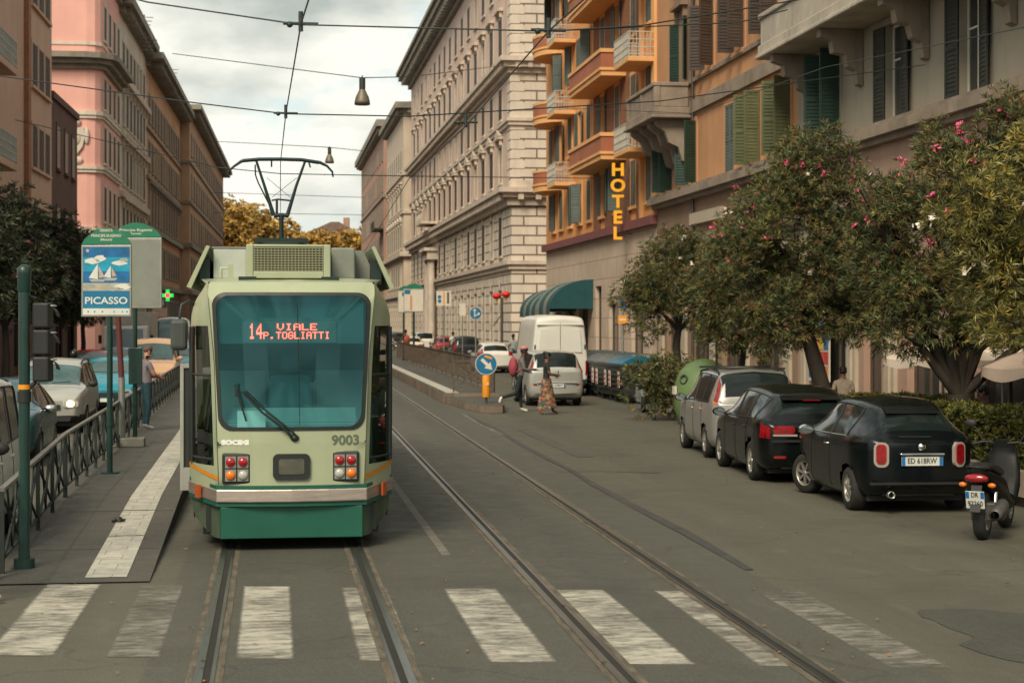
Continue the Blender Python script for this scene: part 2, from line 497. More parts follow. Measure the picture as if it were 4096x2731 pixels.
for i, (xa, xb, mat) in enumerate([(-2.20,-1.66,PAINT), (-1.28,-.86,PAINT3), (-.305,.15,PAINT), (.62,1.06,PAINT2), (1.58,2.10,PAINT),
                                   (2.58,3.10,PAINT), (3.54,4.03,PAINT2), (4.47,4.93,PAINT3), (-3.3,-2.8,PAINT2), (-4.3,-3.8,PAINT2)]):
    fa = lambda x: 16.56 - .21*x; fb = lambda x: 13.0 - .21*x
    o = sheet('crosswalk_stripe', [(xa, fb(xa)), (xb, fb(xb)), (xb, fa(xb)), (xa, fa(xa))], .0065, mat)
ribbon('lane_line', lambda y: 1.80, lambda y: 1.90, .0065, pm('faint_line_paint', (.15,.142,.115), .85, var=.3, scale=5), 18.5, 28)
seam([G(1850,1655), G(1905,1690), G(2010,1740)], .12, .010, PAINT3, 'lane_line')
seam([G(1900,1667), G(2040,1668)], .14, .010, PAINT3, 'lane_line')
k = 2.613
sheet('asphalt_patch', [tuple(G(3300+a/k, 2131+b/k))[:2] for a, b in ((960,815),(1010,880),(1110,905),(1300,1000),(1500,1065),(1560,1100),(1400,1170),(1640,1260),(1900,1330),(2200,1380),(2500,1380),(2700,1150),(2500,960),(2080,850),(1700,805),(1300,795),(1020,800))], .005, A_PATCH)

# left tram stop platform (kerb edge, tactile strip), island platform, pavements
PZ = lambda y: .015 + .185*max(0, min(1, (y-17.0)/6.5))      # the platform ramps up from the crossing
KX = lambda y: -1.215 - .0075*(y-17.0)                        # its edge on the track side
PY = [17.0, 17.6, 18.5, 19.5, 20.5, 21.5, 22.5, 23.5, 26, 30, 36, 44, 52, 62]
def plat(name, fa, fb, ys_, lift, mat, sides=None):
    mb = MB(); a = [(fa(y), y, PZ(y)+lift) for y in ys_]; b = [(fb(y), y, PZ(y)+lift) for y in ys_]
    mb.strip(b, a, 0, False)
    if sides: mb.strip([(p[0],p[1],-.05) for p in b], b, 1, False); mb.strip(a, [(p[0],p[1],-.05) for p in a], 1, False)
    o = mb.build(name, [mat, sides] if sides else mat); o['kind'] = 'structure'; return o
plat('tram_platform', lambda y: -2.86 - .012*(y-17), KX, PY, 0, A_PLAT, CONC)
TACT = pm('tactile_paving', (.47, .45, .39), .85, var=.22, scale=6, bump=.012, bscale=45, brick=(.4, .3, .006, (.30,.28,.24), .12))
SL = lambda y: -1.86 - .0092*(y-17.4); SR = lambda y: -1.455 - .0105*(y-17.4)
for y0, y1 in ((17.25, 19.9), (19.95, 22.0), (22.06, 61)):
    plat('tactile_strip', SL, SR, [y0]+[y for y in PY if y0 < y < y1]+[y1], .005, TACT)
plat('platform_seam', lambda y: -2.6, lambda y: KX(y)-.03, [22.0, 22.04], .003, A_PATCH)
plat('platform_seam', lambda y: -2.22-.01*(y-17), lambda y: -2.19-.01*(y-17), [17.2]+PY[2:11], .003, A_PATCH)
plat('platform_seam', lambda y: -2.6, lambda y: KX(y)-.03, [19.0, 19.03], .003, A_PATCH)
pr = lambda o, y: o + .0098*y
slab('island_platform', [(pr(4.66,53),53), (pr(6.42,53),53), (pr(6.42,140),140), (pr(4.66,140),140)], -.05, .31, [A_PLAT, KERB])
slab('island_nose', [(pr(4.72,52.99),52.99), (5.45,49.5), (5.62,47.6), (5.85,46.8), (6.25,46.9), (6.45,48.0), (6.9,52.99)], -.05, .2, [A_PLAT, KERB])
sheet('island_edge_strip', [(pr(4.80,53.1),53.1), (pr(5.20,53.1),53.1), (pr(5.20,139),139), (pr(4.80,139),139)], .315, TACT)
slab('pavement', [(10.2,-30), (40,-30), (40,46), (10.2,46)], -.05, .15, [A_PAVE, KERB])
slab('pavement', [(12.0,46.01), (40,46.01), (40,300), (12.0,300)], -.05, .15, [A_PAVE, KERB])
slab('pavement', [(-40,-30), (-8.3,-30), (-8.3-.0165*80,80), (-8.3-.0165*300,300), (-40,300)], -.05, .15, [A_PAVE, KERB])
# ------------------------------------------------------------------ buildings
def YX(x, X): return X / math.tan(YAW + math.atan((x-2048)/FPX))
def YL(x): return -12.434 / (math.tan(YAW + math.atan((x-2048)/FPX)) - .01467)
def XL(y): return -11.14 + .01467*(y-88.2)
WIN_DARK = pm('window_glass', (.035,.040,.038), .12, var=.3, scale=.6, spec=.6)
WFRAME = pm('window_frame_paint', (.50,.46,.38), .6, var=.15)
WBROWN = pm('window_frame_brown', (.10,.065,.045), .6, var=.2)
SH_GREEN = pm('green_shutter_paint', (.018,.046,.034), .55, var=.3, scale=1.2)
SH_PALE = pm('faded_green_shutter_paint', (.098,.112,.052), .6, var=.3, scale=1.2)
SH_BROWN = pm('brown_shutter_paint', (.055,.038,.030), .6, var=.3, scale=1.2)
SH_DARK = pm('dark_shutter_paint', (.030,.034,.028), .6, var=.3, scale=1.2)
SH_GREY = pm('grey_green_shutter_paint', (.095,.125,.115), .6, var=.3, scale=1.2)

def wall_holes(mb, x0, x1, z0, z1, holes, mat=0, rv=.24, rmat=None, y=0.0):
    xs = sorted({x0, x1, *[v for h in holes for v in (max(x0,h[0]), min(x1,h[1]))]})
    zs = sorted({z0, z1, *[v for h in holes for v in (h[2], h[3])]})
    for j in range(len(zs)-1):
        run = None
        for i in range(len(xs)-1):
            cx, cz = (xs[i]+xs[i+1])/2, (zs[j]+zs[j+1])/2
            inside = any(h[0] < cx < h[1] and h[2] < cz < h[3] for h in holes)
            if not inside and run is None: run = xs[i]
            if run is not None and (inside or i == len(xs)-2):
                e = xs[i] if inside else xs[i+1]
                mb.quad((run,y,zs[j]), (e,y,zs[j]), (e,y,zs[j+1]), (run,y,zs[j+1]), mat); run = None
    rm = mat if rmat is None else rmat
    for a, b, c, d in holes:
        mb.quad((a,y,c),(a,y+rv,c),(a,y+rv,d),(a,y,d), rm); mb.quad((b,y,c),(b,y,d),(b,y+rv,d),(b,y+rv,c), rm)
        mb.quad((a,y,d),(a,y+rv,d),(b,y+rv,d),(b,y,d), rm); mb.quad((a,y,c),(b,y,c),(b,y+rv,c),(a,y+rv,c), rm)

def leaf_mesh(w, h, slats=14, t=.045):
    mb = MB(); s = .07
    mb.box(0,s,-t,0,0,h); mb.box(w-s,w,-t,0,0,h)
    for z in (0, h*.46, h-s): mb.box(s,w-s,-t,0,z,z+s)
    n = slats
    mb.box(s,w-s,-t*.56,-t*.44,s,h-s)
    for i in range(n):
        z = s + (h-2*s)*(i+.5)/n
        mb.add([(s,-t+.006,z-.012),(w-s,-t+.006,z-.012),(w-s,-.006,z+(h/n)*.42),(s,-.006,z+(h/n)*.42),
                (s,-t+.012,z-.022),(w-s,-t+.012,z-.022),(w-s,0,z+(h/n)*.32),(s,0,z+(h/n)*.32)],
               [(0,1,2,3),(4,7,6,5),(0,4,5,1),(2,6,7,3)])
    return mb
def window_parts(w, h, hood=None, shut='closed', sh_mat=SH_BROWN, fr_mat=WFRAME, st_mat=None, half=None, y=.16, slats=14):
    """meshes for one window whose opening is w x h, origin at the middle of the opening's foot"""
    out = {}
    mb = MB(); a = w/2; f = .065
    mb.box(-a,-a+f,y,y+.06,0,h,0); mb.box(a-f,a,y,y+.06,0,h,0); mb.box(-a+f,a-f,y,y+.06,h-f,h,0); mb.box(-a+f,a-f,y,y+.06,0,f,0)
    mb.box(-.03,.03,y+.001,y+.055,f,h-f,0); mb.box(-a+f,-.031,y+.003,y+.05,h*.62,h*.62+.045,0); mb.box(.031,a-f,y+.003,y+.05,h*.62,h*.62+.045,0)
    mb.quad((-a+f,y+.03,f),(a-f,y+.03,f),(a-f,y+.03,h-f),(-a+f,y+.03,h-f),1)
    out['frame'] = mb.mesh('window', [fr_mat, WIN_DARK])
    if shut: out['leaf'] = leaf_mesh(a-.012, h-.03, slats).mesh('shutter', [sh_mat])
    if hood is not None:
        s = MB(); b = .16
        s.box(-a-b,-a,-.05,0,0,h); s.box(a,a+b,-.05,0,0,h); s.box(-a-b,a+b,-.055,0,h,h+b)
        s.box(-a-b-.06,a+b+.06,-.14,0,-.14,0)
        if hood in ('flat', 'tri', 'arch'):
            for sx in (-1, 1):
                s.box(sx*(a+b-.06)-.08, sx*(a+b-.06)+.08, -.24, -.056, h+b-.10, h+b+.28)
            s.box(-a-b-.16, a+b+.16, -.38, 0, h+b+.281, h+b+.40); s.box(-a-b-.10, a+b+.10, -.28, 0, h+b+.401, h+b+.50)
        if hood == 'tri':
            s.prism([(-a-b-.14, h+b+.501), (a+b+.14, h+b+.501), (0, h+b+1.0)], 'y', -.30, 0)
        if hood == 'arch':
            s.prism([(-(a+b+.1)*math.cos(PI*i/10), h+b+.501+.45*math.sin(PI*i/10)) for i in range(11)], 'y', -.30, 0)
        if hood == 'keystone':
            s.prism([(-.12,h+.1),(.12,h+.1),(.2,h+.65),(-.2,h+.65)], 'y', -.12, -.056)
        out['surround'] = s.mesh('window_surround', [st_mat])
    return out
SHUT_Y = [.0]
def put_window(root, parts, x, z, w, mode='closed', ang=None, y=0.0):
    o = link('window', parts['frame'], root, loc=(x, y, z))
    if 'surround' in parts: link('surround', parts['surround'], o)
    if 'leaf' in parts and mode != 'none':
        for sx in (-1, 1):
            if mode == 'closed': a = 0.0
            elif mode == 'ajar': a = R(random.choice((0, 0, 25, 60)))
            else: a = R(ang if ang is not None else random.choice((168, 160, 172, 120)))
            hinge = (sx*(w/2-.006), -.012 if mode == 'closed' else -.075, .015)
            if mode == 'closed': hinge = (sx*(w/2-.006), SHUT_Y[0], .015)
            s = link('shutter', parts['leaf'], o, loc=hinge)
            # leaf mesh runs +x from its hinge; the right-hand leaf is turned round
            if sx < 0: s.rotation_euler = (0, 0, -a)
            else:
                s.rotation_euler = (0, 0, a); s.scale = (-1, 1, 1)
    return o
def band(root, name, L_, Dp, steps, mat, dent=None, x0=0.0):
    mb = MB()
    for p, a, b in steps: mb.box(x0-p, L_+p, -p, Dp, a, b)
    if dent:
        pitch, sz, zt, pr_ = dent
        n = int((L_-x0)/pitch)
        for i in range(n):
            x = x0 + (i+.5)*(L_-x0)/n
            mb.box(x-sz/2, x+sz/2, -pr_, -.002, zt-sz*1.3, zt-.002)
        m = int(Dp/pitch)
        for i in range(m):
            y = (i+.5)*Dp/m
            mb.box(L_+.002, L_+pr_, y-sz/2, y+sz/2, zt-sz*1.3, zt-.002)
            mb.box(x0-pr_, x0-.002, y-sz/2, y+sz/2, zt-sz*1.3, zt-.002)
    return mb.build(name, mat, root)
def shell(root, L_, Dp, Ht, holes, mats, split=None, endmat=None, rv=.24, name='wall'):
    """walls: mats[0] front, mats[1] ground floor below 'split', endmat for the end walls"""
    mb = MB()
    if split:
        wall_holes(mb, 0, L_, 0, split, [h for h in holes if h[3] <= split], 1, rv)
        wall_holes(mb, 0, L_, split, Ht, [h for h in holes if h[2] >= split], 0, rv)
    else: wall_holes(mb, 0, L_, 0, Ht, holes, 0, rv)
    e = 2 if len(mats) > 2 else 0
    mb.quad((L_,0,0),(L_,Dp,0),(L_,Dp,Ht),(L_,0,Ht), e); mb.quad((0,Dp,0),(0,0,0),(0,0,Ht),(0,Dp,Ht), e)
    mb.quad((L_,Dp,0),(0,Dp,0),(0,Dp,Ht),(L_,Dp,Ht), 0)
    if len(mats) < 2: mats = [mats[0]]
    o = mb.build(name, mats, root)
    return o
ROOF = pm('roof_tiles', (.20,.115,.075), .85, var=.3, scale=1.0, brick=(.25,.18,.03,(.06,.04,.03),.3))
def roof(root, L_, Dp, z, ov=.5, rise=1.6, mat=None):
    mb = MB(); m = Dp/2
    a = [(-ov,-ov,z),(L_+ov,-ov,z),(L_+ov,Dp+ov,z),(-ov,Dp+ov,z)]
    k = min(m, L_/2)
    r0, r1 = (k, m, z+rise), (L_-k, m, z+rise)
    mb.add(a+[r0,r1], [(0,1,5,4),(2,3,4,5),(1,2,5),(3,0,4),(3,2,1,0)])
    return mb.build('roof', mat or ROOF, root)
def shop(root, x, w, h, z=.02, mat=None, glow=0):
    """shopfront or doorway filling an opening of the ground floor"""
    mb = MB(); a = w/2; y = .18
    mb.box(-a,-a+.08,y,y+.07,0,h); mb.box(a-.08,a,y,y+.07,0,h); mb.box(-a+.08,a-.08,y,y+.07,h-.1,h); mb.box(-a+.08,a-.08,y,y+.07,h*.7,h*.7+.07)
    mb.box(-.04,.04,y+.002,y+.06,0,h*.7-.001); mb.box(-a+.08,-.041,y+.003,y+.05,0,.35); mb.box(.041,a-.08,y+.003,y+.05,0,.35)
    mb.quad((-a+.08,y+.04,.0),(a-.08,y+.04,.0),(a-.08,y+.04,h-.1),(-a+.08,y+.04,h-.1),1)
    return mb.build('shop_front', [mat or WBROWN, WIN_DARK], root, loc=(x,0,z))
def right_root(name, label, y_far, X=15.0):
    r = thing(name, label, 'building', (X, y_far, 0), R(-90)); return r
def left_root(name, label, y_near):
    return thing(name, label, 'building', (XL(y_near), y_near, 0), R(90) - math.atan(.01467))

# ---- white palazzo
P_WHITE = pm('white_stone', (.64,.565,.475), .85, var=.10, scale=.5, streak=.35, dirt=(.22,.17,.13), bump=.006, bscale=8)
P_WHITE_F = pm('pinkish_plaster', (.61,.455,.375), .85, var=.12, scale=.4, streak=.45, dirt=(.20,.14,.10))
P_RUST = pm('rusticated_stone', (.65,.575,.485), .85, var=.10, scale=.5, streak=.3, dirt=(.24,.19,.15), bump=.005, bscale=8,
            brick=(1.7,.62,.055,(.17,.13,.10),.07))
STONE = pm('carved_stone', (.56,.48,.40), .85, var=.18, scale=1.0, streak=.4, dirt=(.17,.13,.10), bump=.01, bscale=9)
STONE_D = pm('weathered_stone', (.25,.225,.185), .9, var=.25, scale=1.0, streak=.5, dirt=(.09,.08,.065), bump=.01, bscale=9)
yn, yf = YX(2043, 15), YX(1645, 15)
Lw = yf - yn
b = right_root('palazzo', 'long cream rusticated palazzo with heavy bracketed cornice and many brown shuttered windows', yf)
rows = [(0,.9,4.6,1.9), (1,6.9,9.5,1.5), (2,11.75,14.2,1.7), (3,15.95,18.05,1.6), (4,20.1,22.7,1.7), (5,24.6,27.0,1.6)]
ncol = 16; pitch = (Lw-5)/ncol
xs_ = [2.5 + pitch*(i+.5) for i in range(ncol)]
holes = [(x-w_/2, x+w_/2, z0, z1) for (_, z0, z1, w_) in rows for x in xs_]
shell(b, Lw, 24, 29.4, holes, [P_WHITE_F, P_RUST, P_RUST], split=10.6, rv=.09)
hoods = {0:'keystone', 1:'keystone', 2:'tri', 3:'', 4:'flat', 5:''}
for (r, z0, z1, w_) in rows:
    pp = window_parts(w_, z1-z0, hoods[r], 'closed', SH_BROWN if r else SH_DARK, WFRAME, STONE, slats=10, y=.025)
    for i, x in enumerate(xs_): put_window(b, pp, x, z0, w_, random.choice(('closed','closed','closed','none')) if r else 'none')
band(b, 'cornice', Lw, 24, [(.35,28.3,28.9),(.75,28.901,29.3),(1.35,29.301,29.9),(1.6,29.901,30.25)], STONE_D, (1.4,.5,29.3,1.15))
band(b, 'string_course', Lw, 24, [(.2,18.5,18.85),(.5,18.851,19.2),(.75,19.201,19.5)], STONE, (.8,.3,19.2,.62))
band(b, 'string_course', Lw, 24, [(.18,15.15,15.4),(.28,15.401,15.6)], STONE)
band(b, 'string_course', Lw, 24, [(.25,10.0,10.5),(.55,10.501,10.8),(.85,10.801,11.1),(.1,11.101,11.6)], STONE, (1.1,.35,10.8,.72))
band(b, 'string_course', Lw, 24, [(.15,5.9,6.2),(.3,6.201,6.45)], STONE)
roof(b, Lw, 24, 30.26, 1.2, 3)
# quoins at the near corner
mb = MB()
for i in range(29):
    z = .62*i + 11.7
    if z > 28: break
    l = 1.5 if i % 2 else 1.0
    mb.box(Lw-l, Lw+.04, -.05, l*.6, z+.05, z+.57)
mb.build('quoin', P_WHITE, b)
# stone portal and balcony in the middle of the front
mb = MB(); xm = xs_[5]
for dx in (-2.1, -1.2, 1.2, 2.1): mb.tube([(xm+dx,-.55,.1),(xm+dx,-.55,8.3)], [.34,.29], 12)
mb.box(xm-2.7,xm+2.7,-1.0,0,8.31,9.1); mb.box(xm-2.9,xm+2.9,-1.3,0,9.101,9.4)
mb.build('portal', STONE, b)
mb = MB(); mb.box(xm-3,xm+3,-1.6,0,11.61,11.85); mb.box(xm-3,xm+3,-1.6,-1.4,12.75,12.95)
for i in range(24): mb.lathe([(.06,0),(.11,.3),(.05,.6),(.07,.9)], 6, 0, Matrix.Translation((xm-2.9+i*.252,-1.5,11.85)))
mb.build('balcony', STONE, b)

# ---- the two houses beyond it
def simple(kind, root, L_, Dp, Ht, rows, ncol, wallm, gm=None, split=None, sh=SH_BROWN, st=STONE, cor=None, margin=1.6, bands=(), em=None, modes=('closed','closed','closed','none'), hood=''):
    pitch = (L_-2*margin)/ncol
    xs = [margin + pitch*(i+.5) for i in range(ncol)]
    rows = [(z0, z1, w_*1.25, h_) for (z0, z1, w_, h_) in rows]
    holes = [(x-w_/2, x+w_/2, z0, z1) for (z0, z1, w_, h_) in rows for x in xs]
    mats = [wallm, gm or wallm, em or wallm]
    shell(root, L_, Dp, Ht, holes, mats, split, rv=.09)
    for k_, (z0, z1, w_, h_) in enumerate(rows):
        pp = window_parts(w_, z1-z0, h_, 'closed' if z0 > 3 else None, sh, WFRAME, st, slats=9, y=.025)
        for x in xs: put_window(root, pp, x, z0, w_, random.choice(modes) if z0 > 3 else 'none')
    for st_ in bands: band(root, 'string_course', L_, Dp, st_, st)
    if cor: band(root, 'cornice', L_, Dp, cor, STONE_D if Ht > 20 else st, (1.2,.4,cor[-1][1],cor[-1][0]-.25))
    roof(root, L_, Dp, (cor[-1][2] if cor else Ht)+.01, .4, 2)
    return xs
P_CREAM = pm('cream_plaster', (.58,.48,.37), .85, var=.12, scale=.4, streak=.4, dirt=(.22,.16,.11))
P_ROSE = pm('rose_plaster', (.40,.235,.17), .85, var=.15, scale=.4, streak=.4, dirt=(.16,.09,.07))
y2 = YX(1560, 15)
b = right_root('cream_house', 'narrow cream corner house with quoins beyond the long palazzo', y2, 15.0)
b.location.y = y2; L2 = y2 - yf - 6
b.location.x = 14.6
simple('h', b, L2, 18, 26.6, [(1,4.4,1.6,''),(6.6,9,1.2,''),(11,13.6,1.2,'tri'),(15.6,18,1.2,'flat'),(20,22.4,1.2,'')], 7, P_CREAM, P_RUST, 5.6, SH_GREY, STONE,
       [(.4,26.4,26.9),(1.0,26.901,27.6)], bands=[[(.25,5.4,5.9)],[(.5,10,10.5)],[(.2,14.9,15.2)],[(.2,19.3,19.6)]], em=P_CREAM)
y3 = YX(1455, 15)
b = right_root('rose_house', 'dusky rose apartment house with dark balconies where the street ends', y3, 15.0)
b.location.x = 14.6; L3 = y3 - y2 - 6
xs3 = simple('h', b, L3, 18, 28.6, [(1,4.6,1.6,''),(7,9.4,1.2,''),(11.6,14.2,1.2,''),(16,18.6,1.2,''),(20.4,23,1.2,''),(24.6,27,1.2,'')], 12, P_ROSE, P_RUST, 5.6, SH_GREY, STONE_D,
       [(.4,28.2,28.8),(1.1,28.801,29.7)], bands=[[(.25,5.4,5.9)],[(.4,10.2,10.7)],[(.2,19.3,19.6)]])
for zz in (10.71, 15.0):
    mb = MB(); mb.box(L3-9,L3-1,-1.3,0,zz,zz+.22); mb.box(L3-9,L3-1,-1.3,-1.22,zz+1.1,zz+1.17)
    for i in range(40): mb.box(L3-9+.2*i,L3-8.97+.2*i,-1.28,-1.25,zz+.22,zz+1.1)
    mb.build('balcony', [SH_DARK], b)

# ---- hotel
P_OR = pm('orange_plaster', (.70,.325,.115), .85, var=.10, scale=.5, streak=.25, dirt=(.42,.19,.07))
P_ORL = pm('light_orange_trim', (.74,.40,.16), .8, var=.1, scale=.8, streak=.2, dirt=(.4,.2,.09))
P_BRK = pm('red_brick', (.33,.135,.062), .9, var=.15, scale=1, brick=(.26,.085,.012,(.20,.11,.07),.3))
P_BRKP = pm('brick_red_plaster', (.36,.13,.068), .85, var=.14, scale=.7, streak=.2, dirt=(.2,.07,.05))
P_TRAV = pm('travertine', (.56,.45,.355), .75, var=.12, scale=.7, bump=.004, bscale=15, brick=(2.2,.9,.018,(.30,.23,.17),.1))
P_PURP = pm('plum_paint', (.19,.065,.07), .7, var=.15)
RAIL_W = pm('pale_railing_paint', (.42,.44,.40), .5, var=.15)
yhn, yhf = YX(2627, 15), YX(2185, 15)
Lh = yhf - yhn
hot = right_root('hotel', 'orange hotel with brick red projecting balconies and a white stone ground floor', yhf)
def hx(y): return yhf - y                  # world y -> local x
hr = [(7.4,9.3),(11.0,12.95),(14.6,16.5),(18.2,20.1),(21.8,23.7)]
hcols = [91.3, 89.0, 86.2, 83.4, 80.9, 77.4, 74.0, 70.6, 67.6]
holes = [(hx(y)-.5, hx(y)+.5, z0, z1) for y in hcols for (z0, z1) in hr]
gh = [(hx(y)-w_/2, hx(y)+w_/2, .02, h_) for y, w_, h_ in ((90,2.2,3.0),(86.5,2.4,3.2),(82.5,2.4,3.2),(78.6,1.5,4.2),(75,2.2,3.4),(70,2.4,3.6))]
shell(hot, Lh, 16, 26.5, holes+gh, [P_OR, P_TRAV, P_OR], split=6.4, rv=.2)
for (x0, x1, z0, z1) in gh: shop(hot, (x0+x1)/2, x1-x0, z1-z0)
pp = window_parts(1.0, 1.93, '', 'closed', SH_GREY, WFRAME, P_ORL, slats=12)
for y in hcols:
    for (z0, z1) in hr: put_window(hot, pp, hx(y), z0, 1.0, 'closed' if y < 74 else random.choice(('closed','open','ajar')), 172)
mb = MB(); mb.box(hx(yhf)-.0,Lh+.12,-.28,.5,6.4,6.75); mb.build('ground_floor_cornice', P_PURP, hot)
band(hot, 'cornice', Lh, 16, [(.3,26.2,26.6),(.7,26.601,27.0)], P_ORL)
roof(hot, Lh, 16, 27.01, .3, 1)
mb = MB()
for y0, y1 in ((69.3,72.6),(75.6,76.9),(78.2,79.2)):
    for i in range(5):
        z0 = 6.76 + i*3.6
        mb.box(hx(y1), hx(y0), -.06, -.002, z0 + (.3 if i == 0 else .7), z0+3.0)
bw = MB()
wall_cells = [(69.0,70.0),(71.2,73.4),(74.6,76.8),(78.0,79.6)]
for y0, y1 in wall_cells: bw.box(hx(y1), hx(y0), -.05, -.003, 6.76, 26.1)
bw.build('brick_panel', P_BRK, hot)
def solid_balcony(y0, y1, z, pj=1.15, hgt=1.15):
    m = MB(); x0, x1 = hx(y1), hx(y0)
    m.box(x0,x1,-pj,0,z,z+.22,1); m.box(x0-.06,x1+.06,-pj-.06,-.0,z+.221,z+.34,1)
    m.box(x0,x1,-pj,-pj+.12,z+.341,z+hgt-.16,0); m.box(x0,x0+.12,-pj+.12,-.051,z+.341,z+hgt-.16,0); m.box(x1-.12,x1,-pj+.12,-.051,z+.341,z+hgt-.16,0)
    m.box(x0-.05,x1+.05,-pj-.05,-pj+.17,z+hgt-.159,z+hgt,1); m.box(x1-.17,x1+.05,-pj+.17,-.051,z+hgt-.159,z+hgt,1); m.box(x0-.05,x0+.17,-pj+.17,-.051,z+hgt-.159,z+hgt,1)
    return m.build('balcony', [P_BRKP, P_ORL], hot)
def rail_balcony(root, x0, x1, z, pj=1.0, slabm=None, railm=None, hgt=1.0, n=None, base=.2):
    m = MB(); m.box(x0,x1,-pj,0,z,z+base,0)
    o = m.build('balcony', [slabm], root, bevel=.02, seg=1)
    r_ = MB(); a = z+base+.002
    for zz in (a+.08, a+.36, a+.66, a+hgt-.04):
        r_.box(x0,x1,-pj,-pj+.03,zz,zz+.04); r_.box(x1-.03,x1,-pj+.031,-.06,zz,zz+.04); r_.box(x0,x0+.03,-pj+.031,-.06,zz,zz+.04)
    k_ = int((x1-x0)/.14)
    for i in range(k_+1):
        x = x0 + (x1-x0-.03)*i/k_; r_.box(x,x+.022,-pj+.004,-pj+.026,a,a+hgt)
    for i in range(int(pj/.14)):
        r_.box(x1-.026,x1-.004,-pj+.05+.14*i,-pj+.072+.14*i,a,a+hgt); r_.box(x0+.004,x0+.026,-pj+.05+.14*i,-pj+.072+.14*i,a,a+hgt)
    r_.build('railing', [railm], o)
    return o
for z in (9.5, 13.1, 16.7, 20.3):
    solid_balcony(72.0, 80.0, z)
    rail_balcony(hot, hx(69.2), hx(66.3), z-.25, 1.15, P_ORL, RAIL_W)
    # rounded balcony at the far end
    m = MB(); xc_, rr = hx(90.6), 2.0
    arc = lambda r_: [(xc_+r_*math.cos(PI+PI*i/14), .62*r_*math.sin(PI+PI*i/14)) for i in range(15)]
    m.prism(arc(rr), 'z', z-.05, z+.25, 1); m.prism(arc(rr+.08), 'z', z+.251, z+.36, 1)
    o_, i_ = arc(rr), arc(rr-.12)
    m.strip([(p[0],p[1],z+.36) for p in o_], [(p[0],p[1],z+.95) for p in o_], 0); m.strip([(p[0],p[1],z+.36) for p in i_], [(p[0],p[1],z+.95) for p in i_], 0)
    o2 = arc(rr+.05); m.strip([(p[0],p[1],z+.951) for p in o2], [(p[0],p[1],z+1.08) for p in o2], 1); m.strip([(p[0],p[1],z+1.08) for p in o2], [(p[0],p[1],z+1.08) for p in i_], 1)
    m.build('balcony', [P_BRKP, P_ORL], hot)
    rail_balcony(hot, hx(87.0), hx(84.6), z-.15, 1.1, P_ORL, RAIL_W)
m = MB(); m.box(Lh-.5,Lh+.03,-.12,.3,6.76,26.1); m.box(hx(65.9)-3.3,hx(65.9)-2.9,-.10,-.002,6.76,26.1); m.build('pilaster', P_ORL, hot)
# hotel sign: five letters on a frame standing out from the front
SIGN_Y = pm('sign_yellow', (.72,.36,.015), .45, var=.06, emit=(.95,.38,.02), estr=.2)
SIGN_M = pm('sign_frame', (.10,.09,.08), .5, metal=.5)
sgn = thing('hotel_sign', 'vertical yellow sign reading HOTEL fixed out from the orange hotel', 'sign', (14.45, 71.3, 5.95), -YAW)
fr = MB(); fr.box(.36,.40,-.03,.03,-.1,3.5)
for z in (.3, 1.7, 3.1): fr.box(.401,.62,-.02,.02,z,z+.04)
fr.build('frame', SIGN_M, sgn)
for i, ch in enumerate('HOTEL'):
    t_ = text_mb(ch, .80, .05, None, .028); m = MB(); m.merge(t_, Matrix.Translation((0,0,3.02-.675*i)) @ Matrix.Diagonal((.98,1,.92,1)))
    m.build('letter', SIGN_Y, sgn)
    fb = MB()
# awnings over the hotel's ground floor
AW_T = pm('awning_teal', (.006,.062,.070), .75, var=.15, scale=2, bump=.01, bscale=5)
AW_G = pm('awning_grey', (.17,.185,.15), .75, var=.15, scale=2)
def awning(name, label, y0, y1, X, zt, zb, pj, stripes):
    root = thing(name, label, 'awning', (X, y1, 0), R(-90), 'striped awnings of the hotel')
    Lx = y1-y0; m = MB(); n = 8
    prof = [(-pj*math.sin(PI/2*i/n), zb + (zt-zb)*math.cos(PI/2*i/n)) for i in range(n+1)] + [(-pj, zb-.28)]
    k_ = len(stripes); x = 0; tot = sum(s_[0] for s_ in stripes)
    for ww, mi in stripes:
        w2 = Lx*ww/tot
        m.strip([(x,p[0],p[1]) for p in prof], [(x+w2,p[0],p[1]) for p in prof], mi); x += w2
    m.build('canopy', [AW_T, AW_G], root)
    for xx in (0.002, Lx-.002):
        e = MB(); e.fill([(xx,-.02,zb)]+[(xx,p[0],p[1]) for p in prof[:-1]], 0); e.build('end_panel', [AW_T], root)
    f_ = MB(); f_.tube([(0.02,-.03,zb+.02),(.02,-pj+.02,zb+.02),(Lx-.02,-pj+.02,zb+.02),(Lx-.02,-.03,zb+.02)], .02, 6); f_.build('frame', SIGN_M, root)
awning('awning', 'teal and grey striped barrel awning nearer the street trees', 79.9, 84.0, 15, 4.55, 3.15, 2.1, [(.6,1),(1.0,0),(.8,1),(.9,0)])
awning('awning', 'smaller teal striped awning beside the white palazzo corner', 84.5, 90.6, 15, 4.3, 3.05, 2.0, [(1,0),(.7,1),(1,0),(.6,1),(.9,0),(.6,1)])

